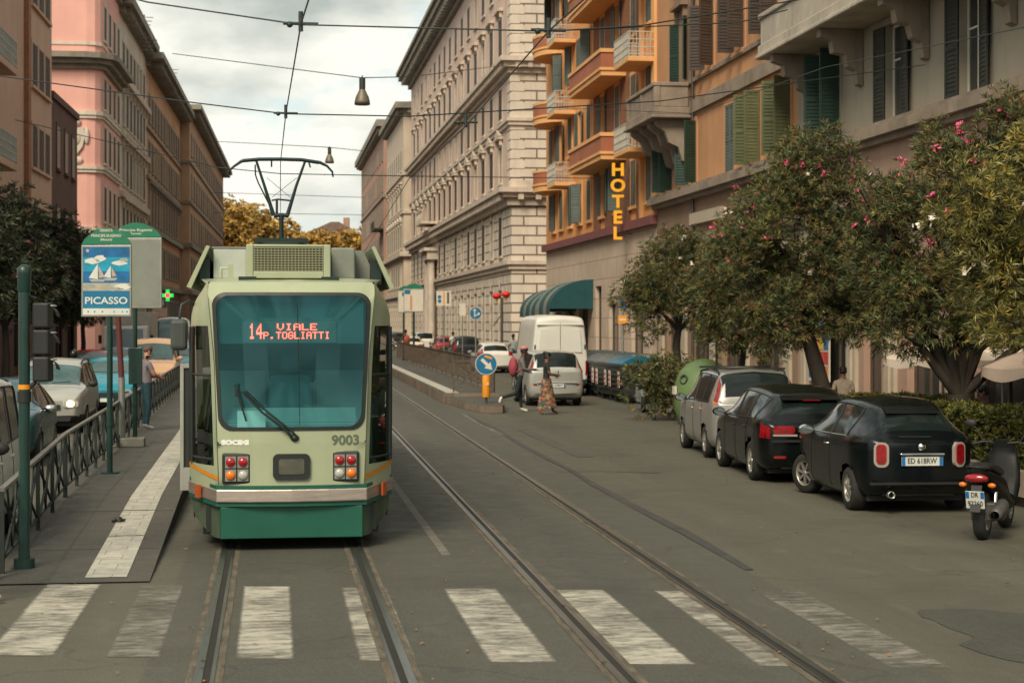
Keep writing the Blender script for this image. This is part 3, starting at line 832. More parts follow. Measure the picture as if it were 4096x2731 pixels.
# ---- orange house with green shutters
P_OC = pm('ochre_plaster', (.53,.275,.135), .88, var=.13, scale=.5, streak=.4, dirt=(.26,.14,.08), bump=.004, bscale=12)
P_TAN = pm('tan_plaster', (.27,.185,.125), .88, var=.14, scale=.5, streak=.45, dirt=(.14,.09,.06), bump=.004, bscale=12)
P_GREY = pm('grey_plaster', (.33,.29,.225), .88, var=.12, scale=.5, streak=.4, dirt=(.16,.14,.11), bump=.004, bscale=12)
LEDGE = pm('ledge_stone', (.27,.215,.165), .85, var=.25, scale=1.2, streak=.5, dirt=(.10,.08,.06), bump=.008, bscale=10)
MARB = pm('pale_shop_stone', (.45,.385,.30), .6, var=.1, scale=1.2)
PINKW = pm('pink_shop_wall', (.40,.26,.195), .85, var=.12, scale=.8, streak=.3, dirt=(.25,.17,.14))
yo0, yo1 = 47.8, yhn
Lo = yo1 - yo0
oh = right_root('ochre_house', 'ochre house with green shutters and a heavy stone balcony beside the orange hotel', yo1)
ox = lambda y: yo1 - y
f1 = [(64.0,1.0),(60.3,1.1),(55.2,1.0),(52.1,1.1),(48.95,1.1)]
f2 = [(61.6,1.1),(57.9,1.1),(54.0,1.1),(50.3,1.1)]
holes = [(ox(y)-w_/2, ox(y)+w_/2, 7.5, 9.75) for y, w_ in f1] + [(ox(y)-w_/2, ox(y)+w_/2, z0, z0+2.3) for y, w_ in f2 for z0 in (11.35, 15.4, 19.4)]
gsh = [(63.4,2.2,3.4),(59.3,2.6,4.6),(55.2,2.2,3.4),(51.0,2.6,3.4)]
holes += [(ox(y)-w_/2, ox(y)+w_/2, .17, h_) for y, w_, h_ in gsh]
shell(oh, Lo, 16, 23, holes, [P_OC, P_TAN], split=7.0)
modes = [('open',100),('open',118),('closed',0),('open',95),('open',100)]
pg = window_parts(1.05, 2.25, '', 'closed', SH_GREEN, WFRAME, P_OC, slats=20)
pq = window_parts(1.05, 2.25, '', 'closed', SH_PALE, WFRAME, P_OC, slats=20)
pt = window_parts(1.05, 2.25, '', 'closed', SH_GREY, WFRAME, P_OC, slats=20)
for (y, w_), (md, an), P_ in zip(f1, modes, (pg, pg, pt, pq, pq)): put_window(oh, P_, ox(y), 7.5, 1.05, md, an)
pb = window_parts(1.1, 2.3, 'flat', 'closed', SH_GREEN, WFRAME, P_TAN, slats=20)
pc = window_parts(1.1, 2.3, '', 'closed', SH_BROWN, WFRAME, P_OC, slats=20)
for z0 in (11.35, 15.4, 19.4):
    for i, (y, w_) in enumerate(f2): put_window(oh, pb if i == 0 else pc, ox(y), z0, 1.1, 'open', random.choice((95,110,150)))
for y, w_, h_ in gsh: shop(oh, ox(y), w_, h_-.17, .17)
m = MB(); m.box(-.0,Lo,-.22,0,6.95,7.10); m.box(-.0,Lo,-.40,0,7.101,7.34); m.box(0,Lo,-.30,0,7.341,7.46); m.build('ledge', LEDGE, oh)
m = MB(); m.box(0,Lo,-.14,0,10.05,10.5); m.build('string_course', LEDGE, oh)
m = MB(); m.box(0,Lo,-.12,0,11.15,11.3); m.box(0,.02,-.1,0,10.51,11.14); m.build('string_course', LEDGE, oh)
m = MB(); m.box(0,Lo,-.16,0,5.2,5.36); m.box(0,Lo,-.32,0,5.361,5.6); m.build('shop_cornice', LEDGE, oh)
for y in (65.2, 61.5, 57.3, 53.2, 48.7):
    m = MB(); m.box(ox(y)-.32, ox(y)+.32, -.1, 0, .16, 5.19); m.box(ox(y)-.38, ox(y)+.38, -.15, 0, 4.6, 4.85); m.build('shop_pilaster', MARB, oh)
m = MB(); m.box(ox(62.9),ox(60.1),-.09,-.002,11.31,23.0); m.build('pilaster', P_TAN, oh)
m = MB(); m.tube([(ox(60.0),-.1,.2),(ox(60.0),-.1,23)], .055, 8); m.build('downpipe', SIGN_M, oh)
m = MB(); m.box(ox(60.2),ox(55.8),-.18,-.002,6.02,6.42); m.build('shop_fascia', MARB, oh)
band(oh, 'cornice', Lo, 16, [(.3,22.7,23.1),(.7,23.101,23.5)], LEDGE); roof(oh, Lo, 16, 23.51, .3, 1.2)
# stone balcony on consoles
bal = MB(); xa, xb = ox(65.4), ox(60.35)
bal.box(xa,xb,-1.45,0,10.02,10.30); bal.box(xa-.06,xb+.06,-1.52,0,9.9,10.019); bal.box(xa+.05,xb-.05,-1.38,-1.24,10.301,11.05); bal.box(xb-.19,xb-.05,-1.239,-.15,10.301,11.05); bal.box(xa+.05,xa+.19,-1.239,-.15,10.301,11.05)
bal.box(xa,xb,-1.45,-1.2,11.051,11.2); bal.box(xb-.25,xb,-1.199,-.145,11.051,11.2); bal.box(xa,xa+.25,-1.199,-.145,11.051,11.2)
for x in (xa+.02, xb-.3, (xa+xb)/2): bal.box(x,x+.28,-1.42,-1.2,10.302,11.05)
bo = bal.build('balcony', LEDGE, oh, bevel=.025, seg=1)
for x in (xa+.5, xa+2.0, xa+3.4, xb-.5):
    cs_ = MB(); cs_.prism([(-.02,8.3),(-.02,9.89),(-1.3,9.89),(-1.3,9.7),(-.95,9.45),(-.8,9.05),(-.45,8.9),(-.3,8.4)], 'x', x-.13, x+.13); cs_.build('console', LEDGE, bo)

# ---- grey house at the near end
yg0, yg1 = 14.0, yo0 - .0
Lg = yg1 - yg0
gh_ = right_root('grey_house', 'grey plastered house with long bracketed balcony and dark shutters behind the street trees', yg1)
gx = lambda y: yg1 - y
gw = [44.6, 40.0, 35.4, 30.8, 26.2, 21.6]
holes = [(gx(y)-.58, gx(y)+.58, z0, z0+2.35) for y in gw for z0 in (7.5, 10.75, 15.2, 19.4)]
gsh = [(44.7,2.3,3.4),(41.6,1.3,3.2),(38.2,2.0,3.6),(33.9,2.4,3.4),(29.5,2.4,3.4),(25,2.6,3.4)]
holes += [(gx(y)-w_/2, gx(y)+w_/2, .17, h_) for y, w_, h_ in gsh]
shell(gh_, Lg, 16, 23, holes, [P_GREY, PINKW, P_OC], split=7.0)
pd = window_parts(1.16, 2.35, '', 'closed', SH_DARK, pm('white_sash_paint', (.66,.62,.53), .5, var=.08), P_GREY, slats=22)
pe = window_parts(1.16, 2.35, '', 'closed', SH_GREEN, MT.get('x') or WFRAME, P_GREY, slats=22)
for i, y in enumerate(gw):
    for z0 in (7.5, 10.75, 15.2, 19.4): put_window(gh_, pe if i == 0 else pd, gx(y), z0, 1.16, 'open', (100 if i == 0 else 172) if z0 < 9 else 150)
for y, w_, h_ in gsh: shop(gh_, gx(y), w_, h_-.17, .17)
m = MB(); m.box(0,Lg,-.22,0,6.95,7.10); m.box(0,Lg,-.40,0,7.101,7.34); m.box(0,Lg,-.30,0,7.341,7.46); m.build('ledge', LEDGE, gh_)
m = MB(); m.box(0,Lg,-.16,0,5.2,5.36); m.box(0,Lg,-.32,0,5.361,5.6); m.build('shop_cornice', LEDGE, gh_)
for y in (46.9, 43.0, 40.2, 36.2, 31.7, 27.3):
    m = MB(); m.box(gx(y)-.36, gx(y)+.36, -.1, 0, .16, 5.19); m.box(gx(y)-.14, gx(y)+.14, -.16, -.099, .3, 4.5); m.build('shop_pilaster', MARB, gh_)
band(gh_, 'cornice', Lg, 16, [(.3,22.7,23.1),(.7,23.101,23.5)], LEDGE); roof(gh_, Lg, 16, 23.51, .3, 1.2)
m = MB(); xa, xb = gx(48.6)+.9, Lg
xa = .15
m.box(xa,xb,-1.25,0,10.18,10.45); m.box(xa-.05,xb,-1.32,0,10.06,10.179); m.box(xa+.05,xb,-1.18,-1.04,10.451,11.2); m.box(xa+.05,xa+.19,-1.039,-.02,10.451,11.2); m.box(xa,xb,-1.25,-1.0,11.201,11.35)
bo = m.build('balcony', pm('balcony_stone', (.44,.39,.32), .85, var=.2, scale=1.2, streak=.5, dirt=(.16,.14,.11)), gh_, bevel=.025, seg=1)
for y in (46.6, 42.4, 37.9, 33.2, 28.6, 24):
    x = gx(y); cs_ = MB()
    cs_.prism([(-.02,8.6),(-.02,10.05),(-1.15,10.05),(-1.15,9.85),(-.85,9.75),(-.8,9.45),(-.5,9.4),(-.42,9.1),(-.2,9.0),(-.15,8.65)], 'x', x-.16, x+.16); cs_.build('console', LEDGE, bo)

# ---- left side of the street
P_BEIGE = pm('beige_plaster', (.56,.385,.285), .88, var=.10, scale=.4, streak=.3, dirt=(.24,.15,.10))
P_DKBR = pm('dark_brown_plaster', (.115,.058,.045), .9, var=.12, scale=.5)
P_PINK = pm('salmon_pink_plaster', (.76,.41,.345), .85, var=.08, scale=.4, streak=.15, dirt=(.5,.24,.2))
P_PALE = pm('pale_grey_plaster', (.62,.55,.46), .85, var=.12, scale=.5, streak=.4, dirt=(.2,.17,.14))
P_BRN = pm('brown_plaster', (.54,.31,.18), .88, var=.14, scale=.4, streak=.4, dirt=(.12,.075,.05))
P_BRN2 = pm('umber_plaster', (.46,.285,.18), .88, var=.14, scale=.4, streak=.4, dirt=(.11,.075,.06))
PIPE = pm('rust_brown_paint', (.27,.115,.055), .7, var=.2)
yb0 = 52.0; Lb = 88.3 - yb0
bb = left_root('beige_house', 'beige apartment house with white railed balconies behind the dark oleander', yb0)
bx = lambda y: y - yb0
rws = [(5.95+3.8*i, 7.95+3.8*i) for i in range(5)]
cols = [86.6, 84.6, 82.6]; cols2 = [67, 62, 57]
holes = [(bx(y)-.75, bx(y)+.75, z0, z1) for y in cols for z0, z1 in rws] + [(bx(y)-.9, bx(y)+.9, z0-.7, z1+.1) for y in cols2 for z0, z1 in rws]
gsh = [(57,2.4,3.4),(62,2.4,3.4),(67,2.4,3.4),(72,2.4,3.4),(78,2.4,3.4),(84,2.4,3.4)]
holes += [(bx(y)-w_/2, bx(y)+w_/2, .17, h_) for y, w_, h_ in gsh]
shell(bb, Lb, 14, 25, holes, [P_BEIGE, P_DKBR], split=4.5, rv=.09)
pa = window_parts(1.5, 2.0, '', 'closed', SH_BROWN, WBROWN, P_BEIGE, slats=12, y=.025); pz = window_parts(1.8, 2.8, None, None, None, WBROWN, y=.025)
for y in cols:
    for z0, z1 in rws: put_window(bb, pa, bx(y), z0, 1.5, 'closed')
for y in cols2:
    for z0, z1 in rws: put_window(bb, pz, bx(y), z0-.7, 1.8, 'none')
for y, w_, h_ in gsh: shop(bb, bx(y), w_, h_-.17, .17)
m = MB(); m.box(bx(79.6),bx(80.3),-.22,-.0,.17,25); m.build('pilaster', PIPE, bb)
for i in range(5): rail_balcony(bb, bx(54), bx(70.0), 4.7+3.8*i, 1.25, P_BEIGE, RAIL_W, 1.05, base=.28)
band(bb, 'cornice', Lb, 14, [(.4,24.6,25.2)], P_BEIGE); roof(bb, Lb, 14, 25.21, .2, .5)
yd0, yd1 = 88.35, 98.2
bd = left_root('brown_annex', 'low dark brown house between the beige house and the pink house', yd0)
holes = [(x-.55, x+.55, z0, z0+2.2) for x in (2.2, 5.2, 8.0) for z0 in (6.2, 10.4)] + [(1.2,4.0,.17,3.2),(5.6,8.6,.17,3.2)]
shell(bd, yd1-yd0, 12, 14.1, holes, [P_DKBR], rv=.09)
pf = window_parts(1.1, 2.2, '', 'closed', pm('pale_blind_paint', (.40,.33,.27), .7, var=.1), WFRAME, P_DKBR, slats=12, y=.025)
for x in (2.2, 5.2, 8.0):
    for z0 in (6.2, 10.4): put_window(bd, pf, x, z0, 1.1, 'closed')
shop(bd, 2.6, 2.8, 3.03, .17); shop(bd, 7.1, 3.0, 3.03, .17)
band(bd, 'cornice', yd1-yd0, 12, [(.12,13.8,14.15)], P_DKBR); roof(bd, yd1-yd0, 12, 14.16, .05, .4)

yp0, yp1 = YL(405), YL(478)
Lp = yp1 - yp0
bp_ = left_root('pink_house', 'salmon pink corner house with curved belts and a stucco crest on its end wall', yp0)
prow = [(1.0,4.4),(8.9,11.1),(12.6,14.9),(16.0,18.0),(20.4,22.6)]
pcol = [1.9, 4.6, 7.3, 9.9]
holes = [(x-.6, x+.6, z0, z1) for x in pcol for z0, z1 in prow]
m = MB(); wall_holes(m, .9, Lp, 0, 25, holes, 0, .09)
Dp_ = 18
cn = [(.9,0), (.45,.10), (.12,.40), (0,.9)]
for i in range(3): m.quad((cn[i+1][0],cn[i+1][1],0),(cn[i][0],cn[i][1],0),(cn[i][0],cn[i][1],25),(cn[i+1][0],cn[i+1][1],25))
m.quad((0,.9,0),(0,.9,25),(0,Dp_,25),(0,Dp_,0)); m.quad((Lp,0,0),(Lp,Dp_,0),(Lp,Dp_,25),(Lp,0,25)); m.quad((0,Dp_,0),(Lp,Dp_,0),(Lp,Dp_,25),(0,Dp_,25))
m.build('wall', P_PINK, bp_)
for z0, z1 in prow:
    pp = window_parts(1.2, z1-z0, '', 'closed' if z0 > 3 else None, SH_GREEN, WFRAME, P_PALE, slats=10, y=.025)
    for x in pcol: put_window(bp_, pp, x, z0, 1.2, 'closed' if z0 > 3 else 'none')
def belt(steps, mat, name='string_course'):
    m = MB()
    for p, a, b2 in steps:
        poly = [(Lp,0-p),(.9,-p),(.4-p*.4,.06-p*.8),(.08-p*.8,.38-p*.4),(-p,.9),(-p,Dp_),(Lp,Dp_)]
        m.prism(poly, 'z', a, b2)
    return m.build(name, mat, bp_)
belt([(.12,11.9,12.1),(.2,12.101,12.3)], P_PALE); belt([(.10,15.3,15.5),(.18,15.501,15.75)], P_PALE); belt([(.12,8.1,8.5)], P_PALE); belt([(.06,19.9,20.1)], P_PALE)
belt([(.25,18.4,18.7),(.6,18.701,19.0),(1.0,19.001,19.35)], STONE_D, 'cornice'); belt([(.3,24.3,24.7),(.7,24.701,25.1)], STONE_D, 'cornice')
m = MB(); m.prism([(0,0),(Lp,0),(Lp,Dp_),(0,Dp_)], 'z', 25.101, 27.0); m.build('attic', P_PALE, bp_)
m = MB()     # stucco crest on the end wall
Mx = Matrix.Translation((-.0, 1.50, 14.0)) @ Matrix.Rotation(R(-90), 4, 'Z') @ Matrix.Diagonal((.8,1,1,1))
m.prism([(-.55,.7),(.55,.7),(.62,.1),(.45,-.5),(0,-1.0),(-.45,-.5),(-.62,.1)], 'y', -.16, 0, 0, Mx); m.ball((0,-.12,.05), (.36,.14,.5), 10, 0, Mx)
m.ball((0,-.1,1.05), (.34,.14,.28), 10, 0, Mx); m.ball((-.75,-.08,.2), (.22,.10,.55), 8, 0, Mx); m.ball((.75,-.08,.2), (.22,.10,.55), 8, 0, Mx); m.ball((0,-.08,-1.35), (.5,.1,.25), 8, 0, Mx); m.ball((0,-.1,1.5), (.18,.12,.22), 8, 0, Mx)
m.build('crest', P_PALE, bp_)
roof(bp_, Lp, Dp_, 27.01, .3, 1)
def left_block(name, label, ya, yb, Ht, wallm, rows, ncol, sh, st, cor, bands, split=None, gm=None, hood=''):
    b_ = left_root(name, label, ya)
    simple('h', b_, yb-ya-.05, 16, Ht, rows, ncol, wallm, gm, split, sh, st, cor, 1.0, bands)
    return b_
ypl0, ypl1 = yp1, YL(585)
bq = left_block('pale_grey_house', 'pale grey ornate house squeezed between pink and brown houses', ypl0+.1, ypl1, 24.2, P_PALE,
    [(1,4.4,1.4,''),(8.0,10.6,1.2,'flat'),(12.2,14.8,1.2,'tri'),(16.4,18.8,1.2,'arch'),(20.2,22.2,1.1,'')], 7, SH_DARK, STONE,
    [(.4,23.9,24.4),(1.0,24.401,25.0)], [[(.3,6.9,7.4)],[(.3,11.2,11.6)],[(.3,15.4,15.8)],[(.4,19.3,19.7)]])
for i in range(4):
    pass
m = MB()
for i in range(7):
    x = 2 + i*2.6
    m.box(x-.7,x+.7,.3,1.7,25.02,26.4); m.prism([(x-.8,26.401),(x+.8,26.401),(x,27.2)], 'y', .2, 1.8)
m.build('dormer', STONE_D, bq)
bq = left_block('brown_house', 'tall brown apartment house with deep dark eaves on the shaded side', ypl1, YL(720), 23.6, P_BRN,
    [(1,4.4,1.6,''),(6.6,9.0,1.2,''),(10.8,13.4,1.2,'flat'),(15,17.4,1.2,''),(19,21.2,1.2,'')], 12, SH_DARK, STONE_D,
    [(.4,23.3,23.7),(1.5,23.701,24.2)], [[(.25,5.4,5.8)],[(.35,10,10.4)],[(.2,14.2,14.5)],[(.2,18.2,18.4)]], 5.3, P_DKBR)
bq = left_block('umber_house', 'umber apartment house at the far end of the shaded side', YL(720), YL(867), 24.4, P_BRN2,
    [(1,4.4,1.6,''),(6.8,9.2,1.3,''),(11.2,13.8,1.3,''),(15.6,18.0,1.3,''),(20,22.2,1.3,'')], 17, SH_DARK, STONE_D,
    [(.4,24.1,24.5),(1.3,24.501,25.0)], [[(.25,5.4,5.8)],[(.35,10.2,10.7)],[(.2,14.8,15.1)],[(.2,19,19.2)]], 5.3, P_DKBR); bq.location.x += .95; bq.location.y += .3
# distant roof above the trees
fr_ = thing('distant_house', 'far house with brown hipped roof rising behind the autumn trees', 'building', D(1340, 430, 0), R(-8))
m = MB(); m.box(-6,6,-6,6,0,24.2); m.build('wall', P_ROSE, fr_)
m = MB(); m.add([(-7,-7,24.2),(7,-7,24.2),(7,7,24.2),(-7,7,24.2),(-1,0,27.6),(1,0,27.6)], [(0,1,5,4),(2,3,4,5),(1,2,5),(3,0,4),(3,2,1,0)]); rf_ = m.build('roof', ROOF, fr_)
m = MB(); m.box(2.2,3.6,-1,1,25.0,28.6); m.build('chimney', P_ROSE, rf_)
# ------------------------------------------------------------------ the tram
T_CREAM = pm('tram_pale_green', (.355,.395,.255), .42, var=.08, scale=1.2, coat=.15, streak=.28, dirt=(.2,.2,.12))
T_GREEN = pm('tram_deep_green', (.004,.090,.055), .5, var=.12, scale=2, coat=.2)
T_DULL = pm('tram_dusty_green', (.060,.085,.052), .6, var=.3, scale=3, bump=.004, bscale=12)
T_BLACK = pm('tram_rubber', (.014,.018,.016), .5, var=.1)
T_ALU = pm('tram_bumper_metal', (.52,.44,.38), .38, metal=.75, var=.18, scale=3, stretch=(1,1,8), bump=.002, bscale=20)
T_OR = pm('tram_orange_stripe', (.62,.22,.01), .5, var=.05)
T_GREY = pm('tram_roof_grey', (.20,.215,.185), .6, var=.2, scale=2)
T_PALEG = pm('tram_roof_pale', (.42,.46,.42), .55, var=.12, scale=2)
T_IN = pm('tram_interior', (.012,.062,.068), .7, var=.15, scale=1)
T_INL = pm('tram_interior_light', (.13,.205,.20), .7, var=.2, scale=1.5)
T_GLASS = glass('tram_glass', (.52,.84,.86), .02, .90, (.30,.72,.76))
T_SGL = glass('tram_side_glass', (.28,.33,.28), .02, .93)
LED = pm('led_red', (.8,.05,.03), .5, var=0, emit=(1,.075,.045), estr=5.0)
PAPER = pm('paper', (.62,.66,.60), .8, var=.05)
STEELD = pm('dark_steel', (.03,.045,.042), .45, metal=.5, var=.15)
LENS_R = pm('red_lens', (.34,.006,.01), .15, var=.1, coat=.5)
LENS_O = pm('orange_lens', (.75,.17,.01), .15, var=.1, coat=.5)
LENS_W = pm('clear_lens', (.42,.43,.38), .15, var=.1, coat=.5)
LAMP_SURR = pm('lamp_surround', (.22,.23,.20), .45, var=.1)

YT = D(1168, 18.9).y
TX = D(1168, 18.9).x
tram = thing('tram', 'pale green and cream tram showing 14 and VIALE P. TOGLIATTI, number 9003', 'tram', (TX, YT, 0))
def yface(x, z):
    return .09*(x/.85)**2 + max(0, z-1.2)*.035 + (max(0, z-2.80)/.2)**2*.16
def hw(z):           # half width of the centre panel
    return .80 + .075*max(0, min(1, (z-.7)/2.0)) + .05*max(0, min(1,(z-2.2)/.7))
def outer(z):
    return 1.15 - .03*max(0, (z-2.3)/.6) - (.10*((z-2.6)/.3)**2 if z > 2.6 else 0)
def rrect(x0, x1, z0, z1, r, n=7, taper=0.0):
    pts = []
    for cx, cz, a0 in ((x1-r, z1-r, 0), (x0+r, z1-r, 90), (x0+r, z0+r, 180), (x1-r, z0+r, 270)):
        for i in range(n+1):
            a = R(a0 + 90*i/n); pts.append((cx + r*math.cos(a), cz + r*math.sin(a)))
    # more points on the long edges so that rings follow curved faces
    out = []
    for i, p in enumerate(pts):
        q = pts[(i+1) % len(pts)]; d = math.hypot(q[0]-p[0], q[1]-p[1]); k_ = 1 if d < .25 else 8
        for j in range(k_): out.append((p[0]+(q[0]-p[0])*j/k_, p[1]+(q[1]-p[1])*j/k_))
    zm = (z0+z1)/2
    return [(p[0]*(1 + taper*(p[1]-zm)/(z1-z0)), p[1]) for p in out]
def F(p, off=0.0): return (p[0], yface(p[0], p[1]) - off, p[1])
ws = rrect(-.835, .835, 1.35, 2.865, .15, taper=.10)
def to_outer(p):     # matching point on the panel's edge
    x, z = p; zz = 1.20 + (z-1.35)*(2.99-1.20)/(2.865-1.35)
    return (x/ (.835*(1+.10*(z-2.1075)/1.515)) * hw(zz) , zz)
m = MB()
outp = [to_outer(p) for p in ws]
# push corner points out to a squarer outline
def square(p):
    x, z = p; s = x / hw(z); u = (z-2.095)/.895
    k_ = 1/max(abs(s), abs(u), 1e-6); k_ = min(k_, 1.18)
    z2 = max(1.20, min(2.99, 2.095 + u*k_*.895)); x2 = max(-1, min(1, s*k_))*hw(z2)
    return (x2, z2)
outq = [square(p) for p in outp]
m.ring([F(p) for p in outq], [F(p) for p in ws], 0)
nx = 12
def row(z): return [F((hw(z)*(-1 + 2*i/nx), z)) for i in range(nx+1)]
zs = [.70, .85, 1.0, 1.1, 1.2]
for a, b2 in zip(zs, zs[1:]): m.strip(row(a), row(b2), 0)
# corner panels
def corner(s, u, z):     # u 0 at centre panel edge, 1 at the side wall
    x0 = hw(z); y0 = yface(x0, z); x1 = outer(z); y1 = .78 + (max(0, z-2.6)/.35)**2*.1
    bul = .03*math.sin(PI*u)
    return (s*(x0 + (x1-x0)*u + bul*.7), y0 + (y1-y0)*u - bul, z)
zc_ = [.70,.78,.86,.95,1.2,1.6,2.0,2.35,2.5,2.62,2.72,2.80,2.87,2.93,2.97]
SIDEG = []
for s in (-1, 1):
    def ingl(u0,u1,z0,z1): return 0
    us = [0,.12,.2,.4,.6,.8,.93,1]
    for j in range(len(zc_)-1):
        for i in range(len(us)-1):
            zm, um = (zc_[j]+zc_[j+1])/2, (us[i]+us[i+1])/2
            if .12 < um < .93 and .95 < zm < 2.5: continue
            m.add([corner(s,us[i],zc_[j]),corner(s,us[i+1],zc_[j]),corner(s,us[i+1],zc_[j+1]),corner(s,us[i],zc_[j+1])],[(0,1,2,3)],0,True)
# roof dome and sides
top = [F((hw(2.99)*(-1+2*i/nx),2.99)) for i in range(nx+1)]
t2 = [(1.02*(-1+2*i/nx), .75, 3.03+.03*(1-(-1+2*i/nx)**2)) for i in range(nx+1)]
m.strip(top, t2, 0); m.strip(t2, [(p[0], 15, p[2]) for p in t2], 0)
for s in (-1, 1):
    for z0_, z1_ in zip(zc_, zc_[1:]):
        a = [corner(s,1,z0_), corner(s,1,z1_)]; gl_ = 1.1 < (z0_+z1_)/2 < 2.5
        if gl_: m.add([a[0],(a[0][0],1.1,a[0][2]),(a[1][0],1.1,a[1][2]),a[1]],[(0,1,2,3)],0); SIDEG.append((s,a))
        else: m.add([a[0],(a[0][0],15,a[0][2]),(a[1][0],15,a[1][2]),a[1]],[(0,1,2,3)],0)
    cE = [corner(s,u,2.97) for u in (0,.25,.5,.75,1)]
    pe = top[-1] if s > 0 else top[0]; pb = t2[-1] if s > 0 else t2[0]
    m.fill([pe, *cE, (s*outer(2.97), .95, 2.97), pb], 0)
    m.quad((s*outer(2.97),.88,2.97),(s*outer(2.97),15,2.97),(pb[0],15,pb[2]),(pb[0],.88,pb[2]),0)
m.quad((-1.15,15,.3),(1.15,15,.3),(1.15,15,2.97),(-1.15,15,2.97),0)
m.build('body', [T_CREAM], tram, weld=True)
for s in (-1, 1):
    for k_ in range(6):
        g = MB(); y0_, y1_ = 1.1 + 2.31*k_, 1.1 + 2.31*(k_+1)
        for s_, a in SIDEG:
            if s_ == s: g.add([(a[0][0],y0_+.05,a[0][2]),(a[0][0],y1_-.05,a[0][2]),(a[1][0],y1_-.05,a[1][2]),(a[1][0],y0_+.05,a[1][2])],[(0,1,2,3)],0)
        g.build('side_window', T_SGL, tram)
        g = MB(); g.box(s*1.145-.01,s*1.145+.01,y1_-.05,y1_+.05,1.2,2.35); g.build('window_post', T_CREAM, tram)
# rubber frame and windscreen
m = MB()
inn = [(p[0]*.962, 2.1075+(p[1]-2.1075)*.962) for p in ws]
big = [(p[0]*1.012, 2.1075+(p[1]-2.1075)*1.010) for p in ws]
m.ring([F(p,.012) for p in big], [F(p,.014) for p in inn], 0); m.ring([F(p,-.01) for p in big], [F(p,.012) for p in big], 0); m.ring([F(p,.014) for p in inn],[F(p,-.04) for p in inn],0)
rubber = m.build('windscreen_seal', T_BLACK, tram)
m = MB()
ctr = [F((p[0]*k_, 2.1075+(p[1]-2.1075)*k_), .004) for k_ in (1,.66,.33) for p in inn]; n = len(inn)
for k_ in range(2): m.ring(ctr[k_*n:(k_+1)*n], ctr[(k_+1)*n:(k_+2)*n], 0)
m.fill(ctr[2*n:], 0); m.s[-1] = True
m.build('windscreen', T_GLASS, tram)
# interior seen through the glass
m = MB()
m.box(-.94,.94,.96,1.0,.75,1.98,1); m.box(-.30,.30,.93,.959,1.2,1.98,0); m.box(-1.0,1.0,2.9,2.94,.7,2.9,0)
m.box(-.78,.78,.3,.9,.78,.80,0); m.box(-.80,.80,.42,2.6,2.86,2.90,0); m.box(-.80,.80,.19,.215,2.30,2.82,0); m.box(-.95,.95,.95,2.6,.70,.72,0)
m.build('cab_lining', [T_IN, T_INL], tram)
m = MB(); m.box(-.72,.72,.19,.5,1.12,1.42,0); m.prism([(.5,1.42),(.19,1.42),(.5,1.58)], 'x', -.72, .72, 0); m.build('dashboard', T_INL, tram, bevel=.02)
m = MB(); m.box(-.26,.24,.62,.74,1.2,1.95); m.box(-.12,.10,.6,.72,1.96,2.2); m.build('driver_seat', T_IN, tram, bevel=.05)
m = MB(); m.box(-.60,-.29,.085,.089,1.37,1.56); m.build('paper_notice', PAPER, tram)
# destination display
m = MB(); m.box(-.535,.49,.17,.21,2.31,2.55); m.build('destination_display', pm('display_board', (.035,.085,.085), .4, var=.1), tram)
FONT = {'V':'10001 10001 10001 10001 10001 01010 00100','I':'01110 00100 00100 00100 00100 00100 01110','A':'01110 10001 10001 11111 10001 10001 10001',
 'L':'10000 10000 10000 10000 10000 10000 11111','E':'11111 10000 10000 11110 10000 10000 11111','T':'11111 00100 00100 00100 00100 00100 00100',
 'O':'01110 10001 10001 10001 10001 10001 01110','G':'01110 10001 10000 10111 10001 10001 01110','P':'11110 10001 10001 11110 10000 10000 10000',
 '1':'00100 01100 00100 00100 00100 00100 01110','4':'00010 00110 01010 10010 11111 00010 00010','.':'00000 00000 00000 00000 00000 01100 01100',' ':'00000 '*7}
def led(text, x0, z0, wch, hch, name):
    m = MB(); cw = wch/6; chh = hch/7
    for k_, c in enumerate(text):
        for r_, line in enumerate(FONT[c].split()):
            for q, bit in enumerate(line):
                if bit == '1':
                    x = x0 + k_*wch + q*cw; z = z0 + (6-r_)*chh
                    m.box(x, x+cw*1.0, .160, .166, z, z+chh*1.0)
    m.build(name, LED, tram)
led('14', -.475, 2.355, .082, .17, 'route_number'); led('P.', -.315, 2.355, .070, .075, 'route_name'); led('VIALE', -.165, 2.450, .092, .075, 'route_name'); led('TOGLIATTI', -.175, 2.355, .0675, .078, 'route_name')
